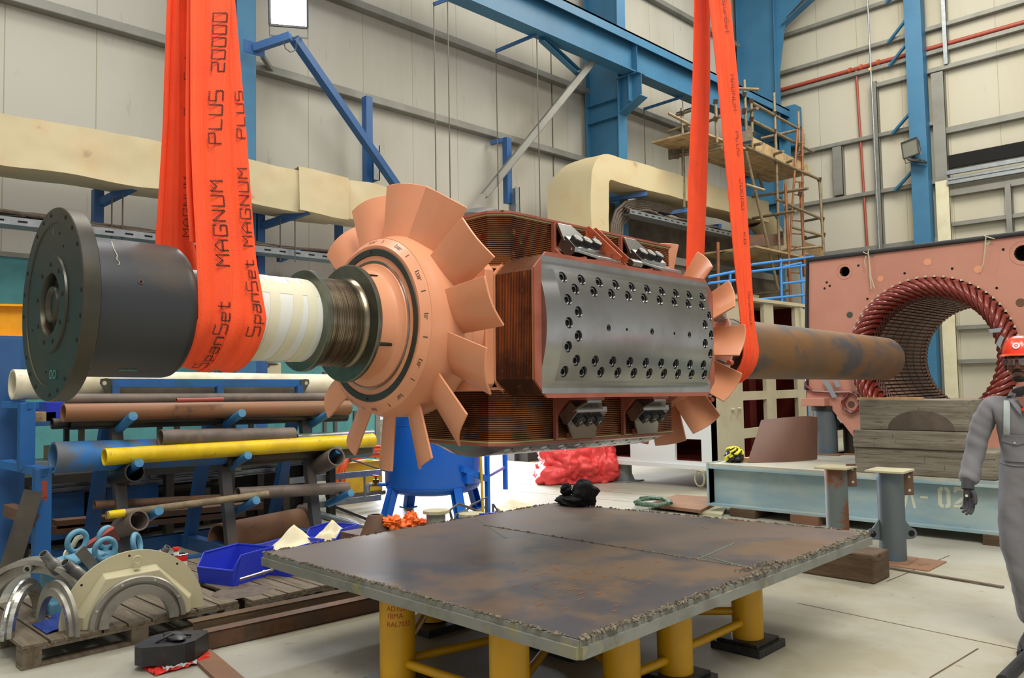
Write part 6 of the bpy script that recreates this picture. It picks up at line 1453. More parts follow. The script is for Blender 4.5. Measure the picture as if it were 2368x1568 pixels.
m = MB(); p = PX(1850, 712, FX); m.prism([(FX, p.y-0.05, p.z), (FX, p.y+0.28, p.z-0.05), (FX, p.y+0.28, p.z-0.3), (FX, p.y, p.z-0.62)], (0.03, 0, 0)); lg_ = B(m, 'lifting_lug', 'cream_frame', cf); m = MB().cyl((FX+0.028, p.y+0.15, p.z-0.13), (FX+0.033, p.y+0.15, p.z-0.13), 0.05, 16); B(m, 'lug_hole', 'galv', lg_)
for (px, py) in ((1693, 947), (1708, 945)): p = PX(px, py, FX); m = MB().cyl(p, p+Vector((0.05, 0, 0)), 0.022, 12); B(m, 'knob', 'cream_frame', cf)
for i, (px, py) in enumerate(((1428, 1114), (1658, 1138), (1850, 1100))):
    p = PZ(px, py); 
    if i < 2: p = Vector((p.x, FY+0.18, 0))
    t = T('steel_pedestal', ['grey pedestal under the left corner of the cream machine frame', 'grey pedestal under the near corner of the cream machine frame', 'grey pedestal under the far corner of the cream machine frame'][i], 'stand', (p.x, p.y, 0))
    m = MB().cyl((p.x, p.y, 0), (p.x, p.y, FZ0-0.06), 0.13, 24); B(m, 'tube', 'stub_grey', t)
    m = MB(); m.box((p.x-0.22, p.y-0.22, 0), (p.x+0.22, p.y+0.22, 0.015)); 
    for s_ in (1, -1): m.prism([(p.x+s_*0.13, p.y, 0.015), (p.x+s_*0.21, p.y, 0.015), (p.x+s_*0.13, p.y, 0.16)], (0, 0.012, 0))
    B(m, 'base_plate', 'stub_grey', t)
t = T('wire_coil', 'coil of white cable hanging under the corner of the cream machine frame', 'cable', PY(1618, 1090, FY-0.05))
for k_ in range(3):
    c = PY(1617, 1107, FY-0.06); m = MB().tube([c+Vector((math.cos(a)*0.075, 0.01*k_, math.sin(a)*(0.10+0.01*k_))) for a in [i*math.pi/10 for i in range(20)]], 0.007, 5, close=True); B(m, 'loop', 'cream_part', t)
m = MB().tube([PY(1600, 1085, FY-0.06), PY(1625, 1090, FY-0.08), PY(1660, 1085, FY-0.06)], 0.008, 5); B(m, 'tail', 'cream_part', t)
# blue ladder-like frame seen behind it
for i, (px, y0, y1) in enumerate(((1790, 700, 1000), (1852, 690, 1005))):
    pass

# ================================================================= STATOR
SY = 9.92; SXc, SZc = -3.13, 1.735
sa = T('stator', 'salmon painted generator stator block with a round bore and red windings at the right', 'stator', (SXc, SY+1.0, 1.16))
# face plate with a round bore: ring of quads to the outline
RB = 0.90
zt, zb = 2.98, 1.16; xl, xr = -4.50, -1.76
xa_ = PY(1918, 943, SY).x; xb_ = PY(2003, 1048, SY)
outl = [(xl+0.0, zt), (xl-0.10, zb+0.14), (xl-0.10, zb), (xa_, zb), (xb_.x, xb_.z), (2*SXc-xb_.x, xb_.z), (2*SXc-xa_, zb), (xr+0.10, zb), (xr+0.10, zb+0.14), (xr, zt)]
def ray_out(a):
    d = (math.cos(a), math.sin(a)); best = None
    for i in range(len(outl)):
        p, q = outl[i], outl[(i+1) % len(outl)]; ex, ey = q[0]-p[0], q[1]-p[1]; den = d[0]*ey-d[1]*ex
        if abs(den) < 1e-9: continue
        t_ = ((p[0]-SXc)*ey-(p[1]-SZc)*ex)/den; s_ = ((p[0]-SXc)*d[1]-(p[1]-SZc)*d[0])/den
        if t_ > 0 and -1e-6 <= s_ <= 1+1e-6 and (best is None or t_ < best): best = t_
    return SXc+d[0]*best, SZc+d[1]*best
angs = sorted(set([2*math.pi*i/120 for i in range(120)]+[math.atan2(z-SZc, x-SXc) % (2*math.pi) for x, z in outl]))
m = MB(); nA = len(angs)
for yy in (SY, SY+0.05):
    for a in angs: m.v.append(Vector((SXc+RB*math.cos(a), yy, SZc+RB*math.sin(a)))); x, z = ray_out(a); m.v.append(Vector((x, yy, z)))
for i in range(nA):
    j = (i+1) % nA
    m.f += [[2*i, 2*i+1, 2*j+1, 2*j], [2*nA+2*i, 2*nA+2*j, 2*nA+2*j+1, 2*nA+2*i+1], [2*i+1, 2*nA+2*i+1, 2*nA+2*j+1, 2*j+1], [2*i, 2*j, 2*nA+2*j, 2*nA+2*i]]; m.mi += [0]*4; m.sm += [False]*4
face = B(m, 'end_plate', 'salmon_dull', sa)
cut = MB()
def facept(px, py): return PY(px, py, SY)
big = [(1953, 628, 0.062), (2366, 585, 0.085)]
for px, py, r in big: p = facept(px, py); cut.cyl((p.x, SY-0.02, p.z), (p.x, SY+0.2, p.z), r, 32)
c_ = B(cut, 'cutter', 'hole_black', sa); boolean(face, c_)
for px, py, r in big:
    p = facept(px, py); m = MB().lathe([(-0.004, r*1.5), (-0.001, r*1.55), (0.0, r*1.0), (0.05, r)], (p.x, SY, p.z), (0, 1, 0), 40); B(m, 'boss_ring', 'salmon_dull', face)
    m = MB().cyl((p.x, SY+0.16, p.z), (p.x, SY+0.17, p.z), r*1.05, 24).lathe([(0.0, r), (0.16, r)], (p.x, SY, p.z), (0, 1, 0), 32); B(m, 'deep_hole', 'hole_black', face)
for px, py, r, mt in ((2036, 645, 0.035, 'salmon'), (2145, 606, 0.042, 'salmon'), (2262, 623, 0.042, 'salmon'), (1965, 728, 0.038, 'steel_collar'), (2360, 700, 0.045, 'rust_brown'), (2017, 590, 0.027, 'steel_grey'), (2283, 560, 0.033, 'cream_part')):
    p = facept(px, py); m = MB().cyl((p.x, SY-0.003, p.z), (p.x, SY+0.01, p.z), r, 24); B(m, 'plug', mt, face)
for px, py in ((2092, 632), (2202, 621), (2305, 666), (1985, 614), (1912, 653), (1919, 661), (1907, 667), (2006, 691), (2320, 577)):
    p = facept(px, py); m = MB().cyl((p.x, SY-0.003, p.z), (p.x, SY+0.01, p.z), 0.014, 12); B(m, 'tapped_hole', 'hole_black', face)
# body, black trim round the edge
m = MB(); m.box((xl+0.02, SY+0.05, zb), (xr-0.02, SY+2.3, zb+0.04)); m.box((xl+0.02, SY+0.05, zt-0.05), (xr-0.02, SY+2.3, zt)); m.box((xl-0.06, SY+0.05, zb), (xl+0.02, SY+2.3, zt)); m.box((xr-0.02, SY+0.05, zb), (xr+0.06, SY+2.3, zt)); B(m, 'casing', 'salmon_dull', sa)
m = MB().tube([(xl-0.10, SY-0.01, zb+0.2), (xl-0.02, SY-0.01, zt+0.02), (xr+0.02, SY-0.01, zt+0.02), (xr+0.10, SY-0.01, zb+0.2)], 0.032, 8); B(m, 'rubber_seal', 'black_rubber', sa)
m = MB().box((xl-0.12, SY-0.14, zb), (xa_, SY+0.02, zb+0.10)); B(m, 'foot_flange', 'salmon_dull', sa, bevel=0.008)
# laminated bore with slots
RI = 0.665; SL = SY+0.20; SE = SY+2.0
m = MB(); n = 84; prof = []
for i in range(n):
    a = 2*math.pi*i/n; da = 2*math.pi/n
    for f, r in ((0.0, RI), (0.62, RI), (0.64, RI+0.012), (0.98, RI+0.012)): prof.append((r, a+da*f))
k_ = len(prof); rings = 40; 
for j in range(rings+1):
    yy = SL+(SE-SL)*j/rings
    for sub in (0, 1):
        rr = 0.0 if sub == 0 else 0.0
    for r, a in prof: m.v.append(Vector((SXc+r*math.cos(a), yy, SZc+r*math.sin(a))))
for j in range(rings):
    for i in range(k_):
        i2 = (i+1) % k_; m.f.append([j*k_+i, j*k_+i2, (j+1)*k_+i2, (j+1)*k_+i]); m.mi.append(1 if (i % 4 in (1, 2, 3)) else (2 if j % 2 and (j*7) % 3 == 0 else 0)); m.sm.append(False)
B(m, 'laminated_core', ['bore_brown', 'copper_gap', 'rust_brown'], sa, fixn=False)
m = MB().lathe([(SL-SY, 0.675), (SL-SY, 0.95), (SE-SY, 0.95), (SE-SY, 0.675)], (SXc, SY, SZc), (0, 1, 0), 64); B(m, 'core_back', 'oxide_red', sa)
# end windings: slanted red coil ends
wnd = T('x', 'x', 'x', (0, 0, 0)); bpy.data.objects.remove(wnd)
m = MB(); NW = 60
windings = B(MB().lathe([(0.19, 0.68), (-0.05, 0.72), (-0.10, 0.80), (-0.02, 0.88), (0.19, 0.90)], (SXc, SY, SZc), (0, 1, 0), 96), 'winding_ring', 'winding_dark', sa) if M('winding_dark', '#4e1a12', 0.5) else None
def coil_end(side):
    m = MB(); pts = []
    for j in range(15):
        u = j/14; a = 0.15*(u-0.5)*2
        r = 0.71+0.155*u; yy = -0.06-0.085*math.sin(math.pi*u)-0.02*u
        if side < 0: yy = -yy
        pts.append(Vector((r*math.cos(a), yy, r*math.sin(a))))
    pts = [Vector((0.70*math.cos(-0.17), 0.22 if side > 0 else -0.22, 0.70*math.sin(-0.17)))]+pts+[Vector((0.89*math.cos(0.16), 0.14 if side > 0 else -0.14, 0.89*math.sin(0.16)))]
    m.tube(pts, 0.029, 8); return m
o0 = B(coil_end(1), 'winding_coil', 'winding_red', windings, True); o0.location = Vector((SXc, SY, SZc))-Vector(windings.location)-Vector(sa.location) if False else (0, 0, 0)
# place coils by rotating about the stator axis
inv = WM[windings.name].inverted(); cW = inv @ Vector((SXc, SY, SZc))
for i in range(NW):
    c = o0 if i == 0 else copy_tree(o0, parent=windings)
    c.parent = windings; c.location = cW; c.rotation_euler = (0, -2*math.pi*i/NW, 0)
# lashing knots
for k_ in range(0, NW):
    pass
m = MB()
for i in range(NW):
    a = 2*math.pi*(i+0.5)/NW; c = Vector((SXc+0.80*math.cos(a), SY-0.155, SZc+0.80*math.sin(a))); m.cbox(c, (0.02, 0.012, 0.02)); 
    a = 2*math.pi*i/NW; m.cbox(Vector((SXc+0.905*math.cos(a), SY-0.03, SZc+0.905*math.sin(a))), (0.022, 0.02, 0.022))
B(m, 'lashing', 'tie_cream', windings, kind='stuff')
# inner rows of winding noses seen inside the bore
for yy, r in ((0.04, 0.685), (0.10, 0.678), (0.16, 0.672), (1.84, 0.672), (1.90, 0.68), (1.96, 0.69)):
    m = MB().tube([Vector((SXc+(r+0.008*math.cos(i*math.pi))*math.cos(2*math.pi*i/168), SY+yy+(0.02 if i % 2 else 0), SZc+(r+0.008*math.cos(i*math.pi))*math.sin(2*math.pi*i/168))) for i in range(168)], 0.014, 6, close=True); B(m, 'winding_nose', 'winding_dark' if yy < 1 else 'oxide_red', windings)
# cable tied to the face, tape strips, strings
m = MB()
cpts = [(1866, 872), (1862, 890), (1880, 905), (1930, 908), (1965, 907), (1985, 915), (1990, 935), (1978, 952), (1958, 950), (1948, 930), (1955, 912), (1975, 908)]
m.tube([PY(a, b, SY-0.03) for a, b in cpts], 0.018, 6); m.tube([PY(a, b, SY-0.05) for a, b in [(1962, 913), (1950, 925), (1952, 945), (1970, 955), (1988, 945), (1990, 925), (1978, 912)]], 0.018, 6); B(m, 'lead_cable', 'oxide_red', sa)
for q4 in (((1900, 878), (1915, 880), (1936, 918), (1925, 920)), ((1925, 875), (1937, 880), (1944, 893), (1934, 897))): m = MB().prism([PY(a, b, SY-0.052) for a, b in q4], (0, 0.003, 0)); B(m, 'silver_tape', 'tape_silver', sa)
p = facept(1969, 935); m = MB().cyl((p.x, SY-0.006, p.z), (p.x, SY+0.002, p.z), 0.04, 20); B(m, 'cable_hole', 'rust_brown', sa)
for q4 in (((2285, 762), (2318, 757), (2312, 768), (2290, 770)), ((2303, 795), (2313, 775), (2322, 780), (2312, 805))): m = MB().prism([PY(a, b, SY-0.19) for a, b in q4], (0, 0.004, 0)); B(m, 'silver_tape', 'tape_silver', windings)
for s_ in (((2008, 580), (2010, 600), (2012, 640), (2015, 668)), ((2010, 600), (2014, 640), (2022, 666)), ((1996, 583), (2006, 588), (2010, 575)), ((2280, 545), (2278, 575), (2274, 610), (2268, 622)), ((2276, 545), (2290, 550), (2300, 552)), ((2003, 592), (1999, 605), (2002, 618))):
    m = MB().tube([PY(a, b, SY-0.06) for a, b in s_], 0.006, 5); B(m, 'tie_string', 'cream_part', sa)

# ================================================================= PLATFORM
PZt = 0.56; PYf = 8.18
pf = T('steel_platform', 'light blue-grey steel platform with a deep beam edge and stencilled 02', 'platform', (-2.5, 9.5, 0.1))
xL = -4.98; zB = 0.09
m = MB().box((xL, PYf, PZt-0.03), (1.2, 12.6, PZt)); B(m, 'deck', 'platform_top', pf)
m = MB(); yb = PYf+0.08; m.box((xL, yb-0.1, PZt-0.055), (1.2, yb+0.1, PZt-0.03)); m.box((xL+0.02, yb-0.007, zB), (1.2, yb+0.007, PZt-0.05)); m.box((xL, yb-0.1, zB), (1.2, yb+0.1, zB+0.025)); fb = B(m, 'edge_beam', 'blue_platform', pf)
m = MB().box((xL-0.02, yb-0.1, zB), (xL, yb+0.2, PZt+0.01)); m.box((xL-0.02, PYf, zB), (xL, 12.6, PZt)); B(m, 'end_plate', 'blue_platform', pf)
def st2(ch, px, py, h_):
    p = PY(px, py, yb-0.0075); G2 = {'0': [[(0, .2), (0, 1.2), (.15, 1.4), (.36, 1.4), (.36, 1.2), (.25, 1.12), (.25, .28), (.36, .2), (.36, 0), (.15, 0)], [(.8, .2), (.8, 1.2), (.65, 1.4), (.44, 1.4), (.44, 1.2), (.55, 1.12), (.55, .28), (.44, .2), (.44, 0), (.65, 0)]], '2': [[(0, 1.0), (.1, 1.4), (.7, 1.4), (.8, 1.2), (.8, .8), (.55, .8), (.55, 1.15), (.25, 1.15), (.25, 1.0)], [(.8, .7), (.3, .25), (0, .25), (.5, .7)], [(0, 0), (0, .18), (.8, .18), (.8, 0)]], '-': [[(0, .6), (.5, .6), (.5, .75), (0, .75)]], 'A': [[(0, 0), (.35, 1.4), (.5, 1.4), (.2, 0)], [(.6, 1.4), (.9, 0), (.7, 0), (.52, 1.1)]]}
    m = MB()
    for poly in G2[ch]: m.add([p+Vector((x*h_/1.4, -0.001, y*h_/1.4)) for x, y in poly], [tuple(range(len(poly)))])
    B(m, 'stencil_figure', 'stencil_white', fb)
for ch, px in (('-', 2129), ('0', 2170), ('2', 2206), ('A', 2088)): st2(ch, px, 1173 if ch != '-' else 1172, 0.19)
for i, x in enumerate((-4.7, -4.0, -2.2, -0.6)):
    m = MB().box((x, PYf-0.05, 0), (x+0.3, PYf+1.0, zB)); single('packing_timber', m, 'wood_dark' if i != 1 else 'rust_plate', ['dark timber packer under the left corner of the light blue platform', 'brown packer under the light blue platform left of the pedestals', 'brown packer under the platform beside the near pedestal', 'orange-brown packer under the platform behind the worker'][i], 'timber')
# things on the platform
m = MB(); NS = 20
def curved(u, v):
    a0, a1, b0, b1 = PX(1728, 1058, -4.65), PX(1760, 972, -4.62), PX(1888, 1042, -4.2), PX(1890, 965, -4.2)
    a0.z = PZt+0.004; b = PZt+0.004
    p0 = a0.lerp(Vector((b0.x, b0.y, b)), u); p1 = a1.lerp(b1, u)
    p = p0.lerp(p1, v); p.x += 0.16*math.sin(math.pi*u)*0.8; p.z += 0.03*math.sin(math.pi*u)*v; return p
m.grid(curved, NS, 8, True, thick=0.012); single('curved_plate', m, 'brown_cover', 'curved brown sheet cover standing on the light blue platform', 'cover') if M('brown_cover', '#6d4c3c', 0.5, c2='#64463a', sc=2) else 0
def pedestal(name, label, x, y, z0, z1, r, mat, top=None, lugs=None, base=0.36, side=None, capmat='cream_part'):
    t = T(name, label, 'stand', (x, y, z0))
    m = MB().cyl((x, y, z0), (x, y, z1), r, 40); B(m, 'tube', mat, t)
    if base: m = MB().cbox((x, y, z0+0.008), (base, base, 0.016), (0, 0, 0.1)); B(m, 'base_plate', 'rust_plate', t, bevel=0.004)
    if top: m = MB().cbox((x, y, z1+0.008), (top, top, 0.018), (0, 0, 0.05)); B(m, 'top_plate', capmat, t, bevel=0.003)
    if lugs is not None:
        for s_, zz in lugs:
            d = Vector((0.711, 0.703, 0))*s_; up = Vector((0, 0, 1)); nrm = Vector((-0.703, 0.711, 0)); c = Vector((x, y, zz))+d*(r+0.055)
            m = MB(); pts = [Vector((x, y, zz+0.13))+d*(r-0.01), Vector((x, y, zz-0.05))+d*(r-0.01)]
            arc = [c+d*0.045*math.cos(q)+up*0.045*math.sin(q)*1.0 for q in [(-math.pi/2)+math.pi*i/10 for i in range(11)]]
            m.prism([pts[0]]+[pts[1]]+arc, nrm*0.018); l_ = B(m, 'lug', mat, t); m = MB().cyl(c-nrm*0.002, c+nrm*0.02, 0.026, 18); B(m, 'lug_hole', 'hole_black', l_)
    if side:
        d = Vector((0.711, 0.703, 0)); nrm = Vector((0.703, -0.711, 0)); c = Vector((x, y, side))+d*r
        m = MB().prism([c+d*0.0, c+d*0.09, c+d*0.09+Vector((0, 0, 0.20)), c+Vector((0, 0, 0.20))], nrm*-0.012); s2 = B(m, 'side_tab', 'rust_brown', t, bevel=0.003)
        for dz in (0.04, 0.15): m = MB().cyl(c+d*0.055+Vector((0, 0, dz))+nrm*0.001, c+d*0.055+Vector((0, 0, dz))+nrm*-0.01, 0.012, 12); B(m, 'tab_hole', 'cream_part', s2)
    return t
M('stand_rust', '#66706e', 0.55, 0.2, c2='#7d4a2a', sc=3.2, lo=0.46, hi=0.54, c3='#b9bba6', sc3=5, lo3=0.66, hi3=0.70)
M('stand_blue', '#5d6669', 0.5, 0.3, c2='#4a6f8c', sc=3.5, lo=0.55, hi=0.66, c3='#6f5a45', sc3=4, lo3=0.6, hi3=0.7)
p = PX(1911, 1050, -3.9); g = PZ(1911, 1050, PZt); pedestal('steel_pedestal', 'steel pedestal with lifting lugs under the left foot of the stator', g.x, g.y, PZt, zb if False else 1.10, 0.14, 'stand_blue', None, [(-1, 0.90), (1, 0.90)], 0.42)
m = MB().cyl((g.x, g.y, 1.10), (g.x, g.y, 1.16), 0.155, 24); single('rubber_pad', m, 'black_rubber', 'black rubber pad between the pedestal and the stator foot', 'pad')
g2 = PZ(1985, 1055, PZt); pedestal('steel_pedestal', 'dark pedestal half hidden between the stator and the timber blocks', g2.x-0.15, g2.y+0.3, PZt, 1.10, 0.14, 'steel_dark', None, None, 0.4)
c = PZ(1870, 1048, PZt); m = MB().blob(c+Vector((0, 0, 0.03)), (0.10, 0.12, 0.035), 4, 0.3, 3, crease=0.3); single('black_gloves', m, 'cloth_black', 'black gloves lying on the platform by the pedestal', 'gloves')
c = PZ(1686, 1070, PZt); t = T('striped_tape_bundle', 'bundle of yellow and black striped tape on the left corner of the platform', 'tape', c); 
m = MB().blob(c+Vector((0.03, 0.06, 0.075)), (0.10, 0.09, 0.085), 9, 0.25, 2.5, crease=0.3); B(m, 'bundle', 'black_bolt', t)
rnd = random.Random(3)
for i in range(16):
    a = rnd.uniform(0, 6.28); ph = rnd.uniform(-0.6, 1.2); b_ = c+Vector((0.03, 0.06, 0.075)); pts = []
    for j in range(5):
        aa = a+j*0.22; d = Vector((math.cos(aa)*math.cos(ph+0.15*j), math.sin(aa)*math.cos(ph+0.15*j), math.sin(ph+0.15*j))); pts.append(b_+Vector((d.x*0.115, d.y*0.105, d.z*0.10)))
    m = MB().tube(pts, 0.012, 5); B(m, 'yellow_stripe', 'hivis_yellow', t)
c = PZ(1718, 1068, PZt); m = MB().cbox(c+Vector((0, 0.0, 0.025)), (0.20, 0.09, 0.05), (0, 0, 0.1)); single('wood_offcut', m, 'wood_fresh', 'small fresh wood offcut on the left corner of the platform', 'wood')
# timber block stack on the platform edge
M('stain_dark', '#4d4238', 0.8, c2='#5d5246', sc=5)
def timber(px0, py0, px1, py1, Y, depth, mat, label, zb_=None, marks=False):
    a, b = PY(px0, py1, Y), PY(px1, py0, Y); z0 = a.z if zb_ is None else zb_; t = T('timber_block', label, 'timber', ((a.x+b.x)/2, Y+depth/2, z0), group='timber blocks stacked on the platform')
    n = 4; zt_ = b.z
    m = MB().box((a.x, Y, z0), (b.x, Y+depth, zt_)); B(m, 'block', mat, t, bevel=0.012)
    rnd = random.Random(int(px0+py0)); m = MB()
    for i in range(1, n):
        zz = z0+(zt_-z0)*i/n+rnd.uniform(-.01, .01)
        m.tube([(a.x+(b.x-a.x)*q/14, Y+0.0012, zz+rnd.uniform(-.002, .002)) for q in range(15)], [rnd.uniform(0.0008, 0.0026) for q in range(15)], 4)
        xx = rnd.uniform(a.x+0.2, b.x-0.2); m.cbox((xx, Y-0.0002, zz-(zt_-z0)/n/2), (0.002, 0.001, (zt_-z0)/n*0.9))
    B(m, 'crack', 'hole_black', t, kind='stuff')
    if marks:
        cx = (a.x+b.x)/2+0.08; m = MB(); pts = [Vector((cx+0.30*math.cos(q), Y-0.0015, z0+0.005+0.185*math.sin(q))) for q in [math.pi*i/24 for i in range(25)]]; m.add(pts, [tuple(range(25))]); B(m, 'half_round_stain', 'stain_dark', t)
    return zt_
z1 = timber(1977, 1047, 2300, 1090, 8.22, 0.55, 'wood_block', 'lowest weathered timber block of the stack on the platform', PZt)
z2 = timber(1973, 1000, 2235, 1047, 8.20, 0.55, 'wood_block', 'middle weathered timber block of the stack on the platform', z1+0.002)
z3 = timber(1988, 925, 2236, 997, 8.23, 0.5, 'wood_block', 'topmost timber block with a dark half-round stain', z2+0.002, True)
a = PY(1985, 918, 8.3); m = MB().box((a.x, 8.26, z3), (a.x+0.6, 8.36, z3+0.022)); single('wood_batten', m, 'wood_fresh', 'thin pale batten on top of the timber stack', 'wood')
# two free pedestals in front, big timber, strip
g = PZ(1990, 1290); a = PX(1935, 1075, -3.2)
def ped_at(px, pytop, X, label, r, mat, **k):
    p = PX(px, pytop, X); return pedestal('steel_pedestal', label, p.x, p.y, 0.0, p.z, r, mat, **k)
pb = PZ(2072, 1298); pedestal('steel_pedestal', 'grey steel pedestal with two lugs near its foot, in front of the stencilled platform edge', pb.x-0.02, pb.y, 0.0, PY(2068, 1088, pb.y).z-0.01, 0.103, 'stand_blue', top=0.30, lugs=[(-1, 0.22), (1, 0.22)], base=0.30, side=0.53)
m = MB(); m.cbox((pb.x+0.06, pb.y, 0.0), (0.52, 0.44, 0.02)); single('floor_plate', m, 'rust_plate', 'rusty rounded floor plate under the lugged pedestal', 'plate', bevel=0.008)
pc = PZ(1935, 1290); pc = Vector((pb.x-0.45, pb.y+0.13, 0)); pc2 = PY(1932, 1080, pb.y+0.20); pedestal('steel_pedestal', 'rusty streaked pedestal with a square top plate behind the table corner', pc2.x, pc2.y, 0.0, pc2.z-0.01, 0.095, 'stand_rust', top=0.28, side=0.54, base=0.30)
q = [PZ(2023, 1352), PZ(2053, 1328)]; yy = PZ(2023, 1352).y
m = MB().box((-4.2, yy, 0), (q[0].x, yy+0.30, PY(2023, 1285, yy).z)); single('timber_baulk', m, 'wood_dark', 'big dark timber baulk on the floor sticking out behind the table corner', 'timber', bevel=0.012)
m = MB().bar(PZ(2050, 1312, 0.008), PZ(2320, 1358, 0.008), 0.035, 0.014); single('floor_batten', m, 'wood_old', 'thin wooden batten on the floor between the pedestal and the worker', 'wood')
m = MB().cyl(PZ(2380, 1512, 0.03), PZ(2318, 1575, 0.03), 0.03, 12); single('rubber_hose', m, 'black_rubber', 'black rubber hose at the lower right corner of the picture', 'hose')

# ================================================================= WORKER
PW = PZ(2402, 1508); yawp = math.atan2(PW.y, PW.x)-math.pi/2
pr = T('person', 'worker in grey overalls, red helmet, safety glasses and dark gloves walking at the right edge', 'person', (PW.x, PW.y, 0), rot=(0, 0, yawp))
WM[pr.name] = Matrix.Translation((PW.x, PW.y, 0)) @ Matrix.Rotation(yawp, 4, 'Z')
def skin_mesh(nodes, edges, name, mat, parent, sub=2, remesh=None, extra=None, disp=0.0, dsc=6.0, seed=0):
    me = bpy.data.meshes.new(name); me.from_pydata([n[0] for n in nodes], edges, []); o = bpy.data.objects.new(name, me); COL.objects.link(o)
    md = o.modifiers.new('skin', 'SKIN'); md.use_smooth_shade = True; md.branch_smoothing = 0.6
    for i, n in enumerate(nodes):
        r = n[1]; r = (r, r) if not isinstance(r, tuple) else r; o.data.skin_vertices[0].data[i].radius = r
    o.data.skin_vertices[0].data[0].use_root = True
    s = o.modifiers.new('s', 'SUBSURF'); s.levels = sub; s.render_levels = sub
    dg = bpy.context.evaluated_depsgraph_get(); dg.update(); m2 = bpy.data.meshes.new_from_object(o.evaluated_get(dg)); bpy.data.objects.remove(o)
    mb = MB(); mb.v = [v.co.copy() for v in m2.vertices]; mb.f = [list(p.vertices) for p in m2.polygons]; mb.mi = [0]*len(mb.f); mb.sm = [True]*len(mb.f)
    if extra: extra(mb)
    o = B(mb, name, mat, parent, True)
    if remesh:
        bm = bmesh.new(); bm.from_mesh(o.data); bmesh.ops.remove_doubles(bm, verts=bm.verts, dist=1e-4); bmesh.ops.recalc_face_normals(bm, faces=bm.faces); bm.to_mesh(o.data); bm.free()
        r = o.modifiers.new('r', 'REMESH'); r.mode = 'VOXEL'; r.voxel_size = remesh; r.use_smooth_shade = True
        s = o.modifiers.new('sm', 'SMOOTH'); s.iterations = 3; s.factor = 0.5
        dg.update(); dg = bpy.context.evaluated_depsgraph_get(); m3 = bpy.data.meshes.new_from_object(o.evaluated_get(dg)); o.modifiers.clear(); o.data = m3
        m3.materials.clear(); m3.materials.append(MATS[mat])
        bm = bmesh.new(); bm.from_mesh(m3); bm.verts.ensure_lookup_table(); seen = set(); best = []
        for v0 in bm.verts:
            if v0.index in seen: continue
            st = [v0]; seen.add(v0.index); isl = []
            while st:
                v = st.pop(); isl.append(v)
                for e_ in v.link_edges:
                    w_ = e_.other_vert(v)
                    if w_.index not in seen: seen.add(w_.index); st.append(w_)
            if len(isl) > len(best): best = isl
        bs = set(best); bmesh.ops.delete(bm, geom=[v for v in bm.verts if v not in bs], context='VERTS'); bm.to_mesh(m3); bm.free()
        for p in m3.polygons: p.use_smooth = True
    if disp:
        for v in o.data.vertices:
            c = v.co*dsc; n = v.normal; k = 0.9*noise.noise(Vector((c.x*.6, c.y*.6, c.z*0.8+seed)))+0.55*noise.noise(Vector((c.x*1.6+c.z*1.2, c.y*1.6, c.z*2.6+c.x*1.5+seed)))
            v.co += n*disp*k
    return o
# body: neck, chest and limbs as one skinned surface, head and hands fused into it (local: -Y faces the camera, +X picture right)
HC = Vector((-0.015, -0.03, 1.628)); HY = R(-10)
hn = [((0, 0.02, 0.98), 0.10), ((0, 0.02, 1.20), 0.12), ((0.0, 0.02, 1.38), 0.12), ((-0.005, 0.02, 1.46), 0.058), ((-0.01, 0.0, 1.53), 0.055), ((-0.012, -0.01, 1.60), 0.06),
      ((-0.17, 0.03, 1.40), 0.055), ((-0.265, 0.03, 1.12), 0.042), ((-0.30, -0.06, 0.90), 0.028), ((0.17, 0.03, 1.40), 0.055), ((0.27, 0.05, 1.12), 0.042), ((0.29, 0.0, 0.90), 0.028),
      ((-0.09, 0.02, 0.90), 0.09), ((-0.06, 0.00, 0.50), 0.055), ((-0.02, 0.06, 0.10), 0.04), ((0.10, 0.02, 0.90), 0.09), ((0.13, -0.10, 0.50), 0.055), ((0.15, -0.22, 0.10), 0.04)]
he = [(0, 1), (1, 2), (2, 3), (3, 4), (4, 5), (2, 6), (6, 7), (7, 8), (2, 9), (9, 10), (10, 11), (0, 12), (12, 13), (13, 14), (0, 15), (15, 16), (16, 17)]
def head_extra(mb):
    Rm = Matrix.Rotation(HY, 3, 'Z')
    def ell(c, r, n=24, rot=None):
        c = Vector(c); b = len(mb.v)
        q = MB().grid(lambda u, v: Vector((r[0]*math.cos((v-.5)*math.pi)*math.cos(u*2*math.pi), r[1]*math.cos((v-.5)*math.pi)*math.sin(u*2*math.pi), r[2]*math.sin((v-.5)*math.pi))), n, n//2)
        M3 = Euler(rot).to_matrix() if rot is not None else Matrix.Identity(3)
        mb.add([HC+Rm @ (c+M3 @ p) for p in q.v], q.f, True)
    ell((0, 0.02, 0.045), (0.076, 0.092, 0.085)); ell((0, -0.012, -0.02), (0.064, 0.072, 0.078)); ell((0, -0.035, -0.075), (0.042, 0.040, 0.036)); ell((0, -0.03, -0.05), (0.056, 0.045, 0.045))
    ell((0, -0.095, -0.012), (0.011, 0.016, 0.026), 16, (-0.35, 0, 0)); ell((0, -0.103, -0.030), (0.012, 0.012, 0.010), 16); ell((0.012, -0.094, -0.034), (0.009, 0.010, 0.008), 12); ell((-0.012, -0.094, -0.034), (0.009, 0.010, 0.008), 12)
    ell((0, -0.076, 0.022), (0.052, 0.014, 0.012), 16); ell((0, -0.080, -0.060), (0.026, 0.012, 0.008), 16); ell((0, -0.078, -0.069), (0.022, 0.012, 0.008), 16)
    ell((0.036, -0.062, -0.03), (0.022, 0.018, 0.024), 16); ell((-0.036, -0.062, -0.03), (0.022, 0.018, 0.024), 16)
    for s_ in (1, -1): ell((s_*0.078, 0.01, -0.012), (0.008, 0.018, 0.030), 14, (0, 0, s_*0.3))
body = skin_mesh(hn, he, 'body', 'skin', pr, 1, 0.0055, head_extra)
